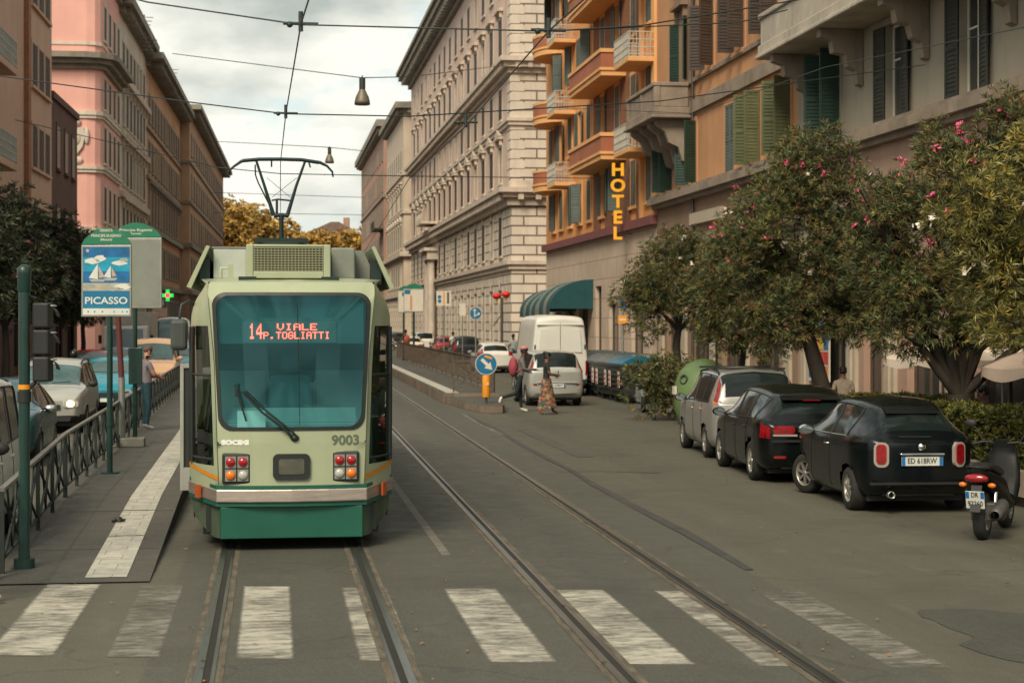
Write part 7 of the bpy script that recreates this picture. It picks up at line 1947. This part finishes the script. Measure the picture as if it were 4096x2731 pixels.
for x_, z_, k_ in ((-.12,.58,1.0),(.08,.60,.8)):
    m.prism([(x_-.01,zb+z_),(x_-.01,zb+z_+.24*k_),(x_-.15*k_,zb+z_+.02)], 'y', -.0355, -.0345, 4); m.prism([(x_+.005,zb+z_+.02),(x_+.005,zb+z_+.20*k_),(x_+.10*k_,zb+z_+.03)], 'y', -.0355, -.0345, 5)
    m.prism([(x_-.15*k_,zb+z_),(x_+.12*k_,zb+z_),(x_+.08*k_,zb+z_-.04),(x_-.11*k_,zb+z_-.04)], 'y', -.0355, -.0345, 6)
po = m.build('poster', M0, s1)
for tx, wd, z_, sz, bo in (('PICASSO',.655,.245,.15,.003),):
    q_ = MB(); q_.merge(text_mb(tx, sz, .001, wd, bo), Matrix.Translation((0,-.035,zb+z_))); q_.build('lettering', M0[4], po)
m = MB()
for i in range(30): m.box(-.33+i*.0222,-.33+i*.0222+.014,-.0345,-.0335,zb+.150,zb+.165,0)
for i, x in enumerate((-.28,-.18,-.06,.12,.25,.32)): m.ball((x,-.034,zb+.08),(.013,.002,.016),6,[1,2,1,2,1,1][i] if False else 0)
m.build('small_print', [M0[0]], po)
s2 = stop_sign('grey backed tram stop sign with green dome behind the poster sign', D(523, 32.6, .2), 2.60, .98, 1.34, None, (('Principe Eugenio',.62,.15,.07),('Termini',.2,.08,.05)), -.03, -YAW, .28)
s2.location = D(545, 32.6, .2); m = MB(); m.box(-.45,.45,-.034,-.031,2.64,3.90); m.build('panel', pm('grey_panel', (.20,.215,.18), .6, var=.1), s2)
m = MB(); m.box(-.13,.13,-.09,-.05,1.15,1.85); m.build('switch_box', PGREEN, s2, bevel=.01)
bp2 = thing('bollard_post', 'steel post with red brown upper pole in a concrete foot on the platform', 'post', D(488, 32.0, .2), 0)
m = MB(); m.tube([(0,0,0),(-.01,0,1.30)], .062, 12); m.build('sleeve', ALUP, bp2)
m = MB(); m.tube([(-.01,0,1.301),(-.09,0,2.75)], .055, 10); m.build('pole', pm('red_brown_pole', (.10,.022,.020), .6, var=.2), bp2)
m = MB(); m.box(-.20,.42,-.18,.2,0,.17); m.build('foot', pm('concrete', (.17,.165,.14), .9, var=.2, scale=5), bp2, bevel=.02)

# island stop: keep-right sign, stop panels
kr = thing('keep_right_sign', 'round blue keep right sign with white arrow on an orange bollard', 'sign', D(1945, 48.9, .2), -YAW)
m = MB(); m.tube([(0,0,0),(0,0,1.35)], .035, 8); m.build('post', SIGN_M, kr)
m = MB(); m.lathe([(.11,.18),(.115,.2),(.115,.78),(.105,.80)], 14, 0); m.fill([(.105*math.cos(2*PI*i/14),.105*math.sin(2*PI*i/14),.80) for i in range(14)]); m.build('bollard', SIGNO, kr)
def disc_sign(root, z, r, y=-.05, face=SIGNB, rim=SIGNW):
    m = MB(); n = 32; m.prism([(r*math.cos(2*PI*i/n), z+r*math.sin(2*PI*i/n)) for i in range(n)], 'y', y, y+.02); o = m.build('disc', rim, root)
    m = MB(); m.prism([(r*.94*math.cos(2*PI*i/n), z+r*.94*math.sin(2*PI*i/n)) for i in range(n)], 'y', y-.003, y-.0005); m.build('disc_face', face, o)
    return o
d_ = disc_sign(kr, 1.13, .315)
m = MB(); A_ = Matrix.Translation((.01,-.0535,1.125)) @ Matrix.Rotation(R(45), 4, 'Y')
m.prism([(-.20,-.045),(.03,-.045),(.03,-.125),(.23,0),(.03,.125),(.03,.045),(-.20,.045)], 'y', -.002, 0, 0, A_); m.build('arrow', SIGNW, d_)
m = MB(); A_ = Matrix.Translation((.06,-.0535,1.325)) @ Matrix.Rotation(R(18), 4, 'Y'); m.box(-.11,.11,-.002,0,-.03,.03,0,A_); m.build('sticker', SIGNO, d_)
m = MB(); m.box(.02,.07,-.125,-.116,.52,.60); m.build('sticker', SIGNW, kr)
r2 = thing('direction_sign', 'round blue two way sign on a slim post behind the island railing', 'sign', D(1903, 66, .0), -YAW)
m = MB(); m.tube([(0,0,0),(0,0,3.1)], .03, 8); m.build('post', ALUP, r2); d_ = disc_sign(r2, 2.86, .24)
m = MB(); m.prism([(-.06,2.72),(-.02,2.72),(-.02,2.98),(-.06,2.98)], 'y', -.056, -.0535); m.prism([(-.12,2.96),(.04,2.96),(-.04,3.04)], 'y', -.056, -.0537); m.prism([(-.019,2.78),(.10,2.86),(.12,2.82),(-.019,2.74)], 'y', -.056, -.0535); m.prism([(.07,2.90),(.17,2.86),(.11,2.77)], 'y', -.056, -.0537); m.build('arrow', SIGNW, d_)
s3 = stop_sign('timetable panel with green dome at the island stop', D(1655, 93, .31), 2.75, 1.1, 1.25, None, (), .0, -YAW, .28, .06)
m = MB(); m.box(-.52,.52,-.036,-.031,2.79,3.96); m.build('panel', SIGNW, s3); m = MB(); m.box(-.50,-.18,-.040,-.0365,3.72,3.95); m.build('route_plate', SIGNB, s3); m = MB(); m.box(-.20,-.09,-.040,-.0365,2.85,3.65); m.build('stripe', pm('pale_orange', (.55,.25,.12), .6, var=.1), s3)
s4 = stop_sign('second timetable panel half hidden behind the first at the island stop', D(1622, 101, .31), 2.75, .9, 1.3, None, (), -.1, -YAW, .28, .06)
m = MB(); m.box(-.42,.42,-.036,-.031,2.79,4.0); m.build('panel', SIGNW, s4); m = MB(); m.box(-.2,.2,-.040,-.0365,3.72,3.95); m.build('route_plate', SIGNB, s4)
inf = thing('parking_sign', 'white information sign with blue discs and an orange stripe beyond the island', 'sign', D(1775, 82, 0), -YAW)
m = MB(); m.tube([(0,0,0),(0,0,4.0)], .035, 8); m.build('post', ALUP, inf); m = MB(); m.box(-.35,.35,-.06,-.035,3.3,4.0); m.build('panel', SIGNW, inf)
m = MB(); 
for z_ in (3.72, 3.52): m.prism([(-.20+.09*math.cos(2*PI*i/14), z_+.09*math.sin(2*PI*i/14)) for i in range(14)], 'y', -.064, -.0605)
m.build('blue_discs', SIGNB, inf); m = MB(); m.box(-.02,.05,-.064,-.0605,3.33,3.97); m.build('orange_stripe', SIGNO, inf); m = MB(); m.box(.16,.26,-.064,-.0605,3.4,3.95); m.build('dark_mark', SIGN_M, inf)
wp_ = thing('notice_board', 'small white notice board on a post before the palazzo', 'sign', D(1850, 90, 0), -YAW)
m = MB(); m.tube([(0,0,0),(0,0,2.9)], .03, 8); m.build('post', ALUP, wp_); m = MB(); m.box(-.17,.17,-.05,-.031,2.85,3.5); m.build('panel', SIGNW, wp_)
# red lanterns on a dark post
ln = thing('lantern_post', 'dark post with two red paper lanterns at the palazzo corner', 'lantern post', D(2008, 88, 0), -YAW)
m = MB(); m.tube([(0,0,0),(0,0,3.75)], .06, 8); m.tube([(-.42,0,3.72),(.42,0,3.78)], .025, 6); m.tube([(-.03,0,2.9),(-.45,0,2.3)], .035, 6); m.build('post', SIGN_M, ln)
for sx, z_ in ((-.27, 3.86), (.20, 3.94)):
    m = MB(); m.ball((sx,-.02,z_), (.235,.235,.16), 14); m.build('lantern', REDP, ln); m = MB(); m.tube([(sx,-.02,z_-.16),(sx,-.02,z_-.36)], [.07,.03], 8); m.build('tassel', SIGNO, ln)
# signs among the trees
npk = thing('no_parking_sign', 'red and blue round no parking sign among the oleander leaves', 'sign', D(2866, 41.4, .15), -YAW)
m = MB(); m.tube([(0,0,0),(0,0,2.95)], .03, 8); m.build('post', SIGN_M, npk); d_ = disc_sign(npk, 2.80, .20, -.05, SIGNB, SIGNR)
m = MB(); A_ = Matrix.Translation((0,-.0535,2.80)) @ Matrix.Rotation(R(45), 4, 'Y'); m.box(-.19,.19,-.002,0,-.022,.022,0,A_); A_ = Matrix.Translation((0,-.0545,2.80)) @ Matrix.Rotation(R(-45), 4, 'Y'); m.box(-.19,.19,-.002,0,-.022,.022,0,A_); m.build('cross', SIGNR, d_)
ops = thing('orange_sign', 'small orange plate on a grey post beside the small round oleander', 'sign', D(2491, 56, 0), -YAW)
m = MB(); m.tube([(0,0,0),(0,0,3.3)], .04, 8); m.build('post', ALUP, ops); m = MB(); m.box(-.16,.15,-.07,-.045,2.47,2.74); m.build('plate', SIGNO, ops); m = MB(); m.box(-.12,.12,-.07,-.045,3.0,3.25); m.build('blue_plate', SIGNB, ops)
m = MB(); m.box(-.10,.10,-.074,-.0705,2.57,2.64); m.build('white_mark', SIGNW, ops)
# shaded side: pharmacy cross, round sign, panel
GX = pm('cross_green', (.01,.35,.06), .4, var=0, emit=(.01,.6,.10), estr=.9); GR = pm('cross_red', (.7,.02,.03), .4, var=0, emit=(1,.03,.05), estr=2.2)
ph = thing('pharmacy_cross', 'lit green and red pharmacy cross beside the tram mirror', 'sign', D(671, 112, 0), -YAW)
m = MB(); m.tube([(0,.05,0),(0,.05,4.6)], .05, 8); m.build('post', SIGN_M, ph)
m = MB()
for dx, dz in ((-.26,0),(.26,0),(0,.26),(0,-.26)): m.box(dx-.12,dx+.12,-.06,.0,4.25+dz-.12,4.25+dz+.12)
m.build('cross', GX, ph); m = MB(); m.box(-.13,.13,-.062,.0,4.12,4.38); m.build('cross_centre', GR, ph)
rn = thing('round_sign', 'round white sign above a pale panel on the shaded pavement', 'sign', D(638, 100, 0), -YAW)
m = MB(); m.tube([(0,.04,0),(0,.04,3.5)], .04, 8); m.build('post', SIGN_M, rn); m = MB(); m.prism([(.26*math.cos(2*PI*i/20), 3.62+.26*math.sin(2*PI*i/20)) for i in range(20)], 'y', -.03, .03); m.build('disc', SIGNW, rn); m = MB(); m.box(-.42,.44,-.03,.02,2.65,3.33); m.build('panel', pm('pale_pink_panel', (.60,.42,.33), .6, var=.1), rn)
m = MB(); m.box(-.40,.42,-.034,-.0305,2.68,2.80); m.build('red_print', SIGNR, rn)

# waste containers along the kerb
BIN = pm('bin_grey', (.030,.036,.035), .5, var=.2, scale=3); BLID = pm('bin_lid', (.10,.115,.11), .4, var=.15); BLUEL = pm('bin_lid_blue', (.006,.12,.20), .35, var=.1); CHW = pm('chevron_white', (.62,.58,.54), .5, var=.06)
def container(label, loc, rz, lid, ajar=0.0):
    b_ = thing('waste_container', label, 'waste container', loc, rz, 'waste containers in a row at the kerb')
    m = MB(); prof = [(-.80,.18),(.80,.18),(.93,1.12),(-.93,1.12)]
    v = [(-.78,-.50,.18),(.78,-.50,.18),(.78,.50,.18),(-.78,.50,.18),(-.93,-.66,1.14),(.93,-.66,1.14),(.93,.66,1.14),(-.93,.66,1.14)]
    m.add(v, [(0,3,2,1),(4,5,6,7),(0,1,5,4),(1,2,6,5),(2,3,7,6),(3,0,4,7)]); m.build('bin', BIN, b_, bevel=.03)
    m = MB()
    for i in range(5): m.box(-.86+.0*i,.86,-.60-.015*i,-.565-.018*i,.40+.15*i,.44+.15*i)
    m.box(-.97,.97,-.70,.70,1.141,1.20); m.build('rim', BIN, b_, bevel=.01)
    n = 8; arc = [(-.68+1.36*i/n, 1.205+.42*math.sin(PI*(.12+.76*i/n))-.42*math.sin(PI*.12)) for i in range(n+1)]
    m = MB(); m.strip([(-.94,p_[0],p_[1]) for p_ in arc], [(.94,p_[0],p_[1]) for p_ in arc]); m.fill([(-.94,p_[0],p_[1]) for p_ in arc]); m.fill([(.94,p_[0],p_[1]) for p_ in arc][::-1])
    m.box(-.95,.95,-.70,-.66,1.201,1.26); l_ = m.build('lid', lid, b_, bevel=.015)
    m = MB()
    for xx in (-.45,.0,.45): m.box(xx-.03,xx+.03,-.55,.55,1.50,1.53)
    m.build('lid_rib', BLID, l_)
    for xx in (-.62,.62):
        m = MB(); m.box(xx-.13,xx+.13,-.655,-.640,.50,1.0,0)
        for i in range(3):
            z = .56+.15*i; m.add([(xx-.13,-.657,z),(xx,-.657,z-.07),(xx+.13,-.657,z),(xx+.13,-.657,z+.07),(xx,-.657,z),(xx-.13,-.657,z+.07)], [(0,1,4,5),(1,2,3,4)], 1)
        m.build('chevron_board', [CHW, SIGNR], b_)
    for xx, yy in ((-.6,-.4),(.6,-.4),(-.6,.4),(.6,.4)):
        m = MB(); m.tube([(xx-.03,yy,.09),(xx+.03,yy,.09)], .09, 12); m.tube([(xx,yy,.1),(xx,yy,.2)], .025, 6); m.build('castor', CTRIM, b_)
    return b_
for i, (y, lid, lb) in enumerate(((52.6, BLUEL, 'waste container with a bright blue lid, nearest in the row'), (54.9, BLID, 'waste container with a pale grey lid, second behind the blue lidded one'), (57.2, BLID, 'waste container third behind the blue lidded one'), (59.5, BIN, 'dark lidded waste container at the far end of the row'))):
    container(lb, (11.15+.01*y-.5, y, 0), R(-90)+R(2), lid)
ig = thing('bottle_bank', 'green dome shaped bottle bank behind the silver tall estate', 'recycling bin', D(2835, 39.0, 0), 0); ig.location.x = 10.55; ig.location.y = 41.3
m = MB(); m.lathe([(.62,.08),(.74,.35),(.76,.75),(.72,1.05),(.60,1.32),(.42,1.50),(.2,1.60),(.001,1.63)], 22); m.build('dome', pm('bottle_bank_green', (.115,.185,.065), .5, var=.1, scale=2, coat=.2), ig)
m = MB(); m.prism([(-.72+.1,.3),(-.5,.3),(-.5,.6),(-.62,.6)], 'y', -.45, -.30) if False else m.lathe([(.66,.0),(.66,.1),(.1,.1)], 18); m.build('base', BIN, ig)
for a in (-150, -30):
    M_ = Matrix.Translation((0,0,1.12)) @ Matrix.Rotation(R(a),4,'Z'); m = MB(); m.lathe([(.12,0),(.13,.03),(.09,.03),(.088,-.05),(.001,-.05)], 14, 0, M_ @ Matrix.Translation((.68,0,0)) @ Matrix.Rotation(R(80),4,'Y')); m.build('port', BIN, ig)
m = MB(); m.box(-.80,-.74,-.2,.05,.75,.95); m.build('label_plate', SIGNW, ig)

# parasols and shopfront poster
CANV = pm('parasol_canvas', (.60,.50,.41), .9, var=.08, scale=2); CANV2 = pm('parasol_canvas_shaded', (.46,.36,.29), .9, var=.08, scale=2)  # the second is the same canvas with shade put into its colour
def parasol(label, loc, r, zr, zt, mat, val=.16, n=8, rz=0.0):
    p_ = thing('parasol', label, 'parasol', loc, rz, 'cafe parasols on the pavement')
    m = MB(); m.tube([(0,0,0),(0,0,zt+.05)], .028, 8); m.build('pole', ALUP, p_)
    m = MB(); m.lathe([(.3,0),(.3,.08),(.05,.1)], 14); m.build('base', pm('concrete_base', (.2,.19,.17), .9, var=.1) if 'concrete_base' not in bpy.data.materials else bpy.data.materials['concrete_base'], p_)
    m = MB(); k_ = 6; prev = None
    for i in range(k_+1):
        f = i/k_; row_ = []
        for j in range(n*6):
            a = 2*PI*j/(n*6); seg_ = (j % 6)/6; sag = .06*r*math.sin(PI*seg_)*f
            rad = r*f*(1-.05*math.sin(PI*seg_)); row_.append((rad*math.cos(a), rad*math.sin(a), zt - (zt-zr)*(f**1.35) - sag*.5))
        if prev: m.ring(row_, prev, 0)
        prev = row_
    low = [(q_[0]*1.005, q_[1]*1.005, q_[2]-val*(.75+.25*abs(math.sin(PI*((j % 6)/6))))) for j, q_ in enumerate(prev)]
    m.ring(low, prev, 0); m.build('canopy', mat, p_)
    m = MB()
    for j in range(n):
        a = 2*PI*j/n; m.tube([(0,0,zt-.03),(r*math.cos(a),r*math.sin(a),zr-.03)], .008, 4)
    m.build('ribs', ALUP, p_)
    return p_
parasol('cream parasol whose rim shows beside the forked oleander trunk', D(3772, 32.0, .15), 1.15, 1.72, 2.02, CANV)
parasol('wide cream parasol behind the forked oleander trunk', D(4010, 35, .15), 1.35, 1.72, 2.12, CANV)
parasol('cream parasol in shade-darkened colour with scalloped rim at the picture edge', D(4190, 26.5, .15), 1.05, 1.70, 2.02, CANV2, .2)
pst = MB(); rng = random.Random(9)
cols_ = [pm('print_%s' % n_, c_, .5, var=.1) for n_, c_ in (('yellow',(.6,.42,.05)),('red',(.5,.06,.04)),('blue',(.03,.15,.35)),('white',(.62,.58,.5)),('orange',(.6,.25,.08)))]
pst.box(14.86,14.90,44.6,46.4,.9,3.4,3)
for i in range(6):
    for j in range(4):
        pst.box(14.845,14.859,44.66+.43*j,44.66+.43*j+.38,1.0+.39*i,1.0+.39*i+.33,rng.choice((0,1,2,4,0,3)))
tag(pst.build('shop_poster', cols_), 'colourful framed food menu board on the shop wall behind the trunk', 'poster')

# suspended street lamps and wires
WIRE = pm('wire', (.035,.045,.042), .5, metal=.3, var=0)
LAMPM = pm('lamp_metal', (.05,.06,.05), .5, metal=.4, var=.15); LAMPB = pm('lamp_bell', (.17,.15,.11), .5, metal=.3, var=.15)
def wire(label, pts, r=.012, sag=0.0, n=10):
    m = MB()
    for a, b_ in zip(pts, pts[1:]):
        a, b_ = Vector(a), Vector(b_); m.tube([a.lerp(b_, i/n) - Vector((0,0,sag*4*(i/n)*(1-i/n))) for i in range(n+1)], r, 5)
    return tag(m.build('overhead_wire', WIRE), label, 'wire', 'overhead tram wires')
zc1 = 15.5
def at(x, y, zc): return D(x, zc, ZA(y, zc))
kn = at(1203, 100, 15.6)
wire('span wire crossing the street nearest the camera, from facade to facade', [at(-1500, -520, 17), at(592, 10, 15.6), kn, at(2194, 126, 15.6), at(2560, 104, 16.2), at(3560, -60, 19)], .0075)
wire('span wire across the street just in front of the pantograph', [at(-400, 250, 26), at(780, 412, 22.6), at(1143, 456, 22.6), at(1640, 466, 23.5), at(2640, 405, 27), at(3700, 260, 35)], .009)
wire('thin span wire across the street behind the pantograph', [at(60, 480, 60), at(870, 670, 44), at(1120, 695, 44), at(1640, 705, 47), at(2480, 715, 68)], .013, .0)
wire('span wire above the golden trees carrying the nearer lamp', [at(690, 215, 70), at(1449, 312, 56), at(1640, 308, 60), at(2120, 250, 98)], .016, .0)
wire('faint span wire carrying the farther hanging lamp', [at(845, 565, 120), at(1318, 590, 92), at(1460, 605, 110)], .022)
wire('faint span wire low over the far end of the street', [at(850, 770, 130), at(1460, 790, 130)], .022)
wire('faint span wire lowest over the far end of the street', [at(850, 850, 160), at(1455, 860, 160)], .026)
cz = lambda zc, x, y: at(x, y, zc)
wire('contact wire running down to the pantograph of the tram', [at(1275, -130, 12.5), kn, at(1143, 456, 22.6), at(1122, 648, 29), (TX, 60, 5.35), (TX-.1, 120, 5.4)], .008)
wire('contact wire over the empty track', [at(3000, -600, 9.5), at(2194, 126, 15.6), at(1863, 505, 22.8), at(1637, 714, 31), (3.9, 80, 5.4), (4.6, 140, 5.4)], .008)
wire('slack wire slanting across the right hand facades', [at(2194, 126, 15.6), at(2960, 90, 17), at(3150, 40, 17.5)], .006)
wire('thin telephone wire in front of the ochre house', [at(2200, 430, 60), at(2780, 455, 50), at(3300, 270, 38), at(4200, 90, 30)], .010)
for (x, y, zc, lb) in ((2194, 126, 15.6, 'insulator clamp where wires meet before the hotel'), (1143, 456, 22.6, 'insulator clamp above the pantograph'), (1863, 492, 22.8, 'insulator clamp on the wire over the empty track'), (1203, 100, 15.6, 'insulator clamp at the top of the picture over the tram track')):
    c_ = at(x, y, zc); m = MB(); m.tube([(c_.x,c_.y,c_.z-.06),(c_.x,c_.y,c_.z+.12)], .022, 7); m.tube([(c_.x-.16,c_.y,c_.z+.01),(c_.x+.16,c_.y,c_.z+.01)], .016, 6); m.ball((c_.x-.1,c_.y,c_.z),(.03,.03,.03),8)
    tag(m.build('wire_clamp', WIRE), lb, 'clamp', 'overhead tram wires')
def lamp(label, x, yt, yb, zc):
    top_, bot = ZA(yt, zc), ZA(yb, zc); h_ = top_-bot; q_ = D(x, zc, 0)
    l_ = thing('hanging_lamp', label, 'street lamp', (q_.x, q_.y, bot), 0, 'street lamps hung over the tracks')
    m = MB(); m.tube([(0,0,h_*.55),(0,0,h_*.98)], h_*.115, 12); m.tube([(0,0,h_*.98),(0,0,h_*1.08)], h_*.03, 6); m.build('housing', LAMPM, l_)
    m = MB(); m.lathe([(h_*.115,h_*.56),(h_*.16,h_*.46),(h_*.24,h_*.30),(h_*.285,h_*.12),(h_*.29,0),(h_*.26,.01)], 18); m.fill([(h_*.26*math.cos(2*PI*i/18),h_*.26*math.sin(2*PI*i/18),.02) for i in range(18)]); m.build('bell', LAMPB, l_)
lamp('nearer bell shaped lamp hung above the street', 1449, 312, 420, 56); lamp('farther bell shaped lamp hung just above the pantograph', 1318, 590, 653, 92)
# aerials on the shaded roofs
for i, (x, y, zc, lb) in enumerate(((600, 210, 128, 'thin roof aerial on the brown house nearest the pale house'), (690, 330, 150, 'thin roof aerial farther along the brown house'), (585, 120, 135, 'taller roof aerial beside the pale grey house'))):
    top_ = ZA(y-60, zc); q_ = D(x-8, zc, 0); m = MB(); m.tube([(q_.x,q_.y,23.5),(q_.x,q_.y,top_)], .05, 5)
    for k_ in range(4): m.tube([(q_.x-.7+.1*k_,q_.y,top_-.2-.3*k_),(q_.x+.7-.1*k_,q_.y,top_-.2-.3*k_)], .03, 4)
    tag(m.build('roof_aerial', SIGN_M), lb, 'aerial', 'aerials on the shaded roofs')
# litter of dry leaves
rng = random.Random(77); m = MB()
for _ in range(260):
    x = rng.uniform(-3, 9.6) if rng.random() < .6 else rng.choice((T1(10)-.78, T1(10)+.78, T2(12)-.75, T2(12)+.78)) + rng.gauss(0,.12); y = rng.uniform(11.5, 40); a = rng.random()*PI; s_ = rng.uniform(.015,.035)
    d_ = Vector((math.cos(a),math.sin(a),0)); n_ = Vector((-d_.y,d_.x,0)); c_ = Vector((x,y,.022))
    m.add([c_+d_*s_, c_+n_*s_*.4+Vector((0,0,.008)), c_-d_*s_, c_-n_*s_*.4+Vector((0,0,.004))], [(0,1,2,3)])
o = m.build('dry_leaves', pm('dry_leaf', (.34,.15,.06), .8, var=.3)); tag(o, 'small orange dry leaves scattered over the road and rails', 'leaves', None, 'stuff')

q = G(472, 2088, .13); m = MB()
for i, (x, y, r_) in enumerate(((0,0,.045),(.05,.02,.035),(-.045,.015,.03),(.02,-.03,.03))): m.ball((x,y,r_*.8),(r_,r_*.8,r_*.8),7)
for v in m.v: v += Vector((random.uniform(-.008,.008),)*3)
tag(m.build('crumpled_litter', pm('litter_dark', (.03,.032,.03), .5, var=.6, scale=25), loc=q), 'crumpled dark litter lying on the pale tactile strip', 'litter')
# mended strip beside the tracks
sheet('asphalt_patch', [(5.6,31.5),(5.95,31.56),(5.90,40),(5.64,39.95)], .0055, A_TRACK)
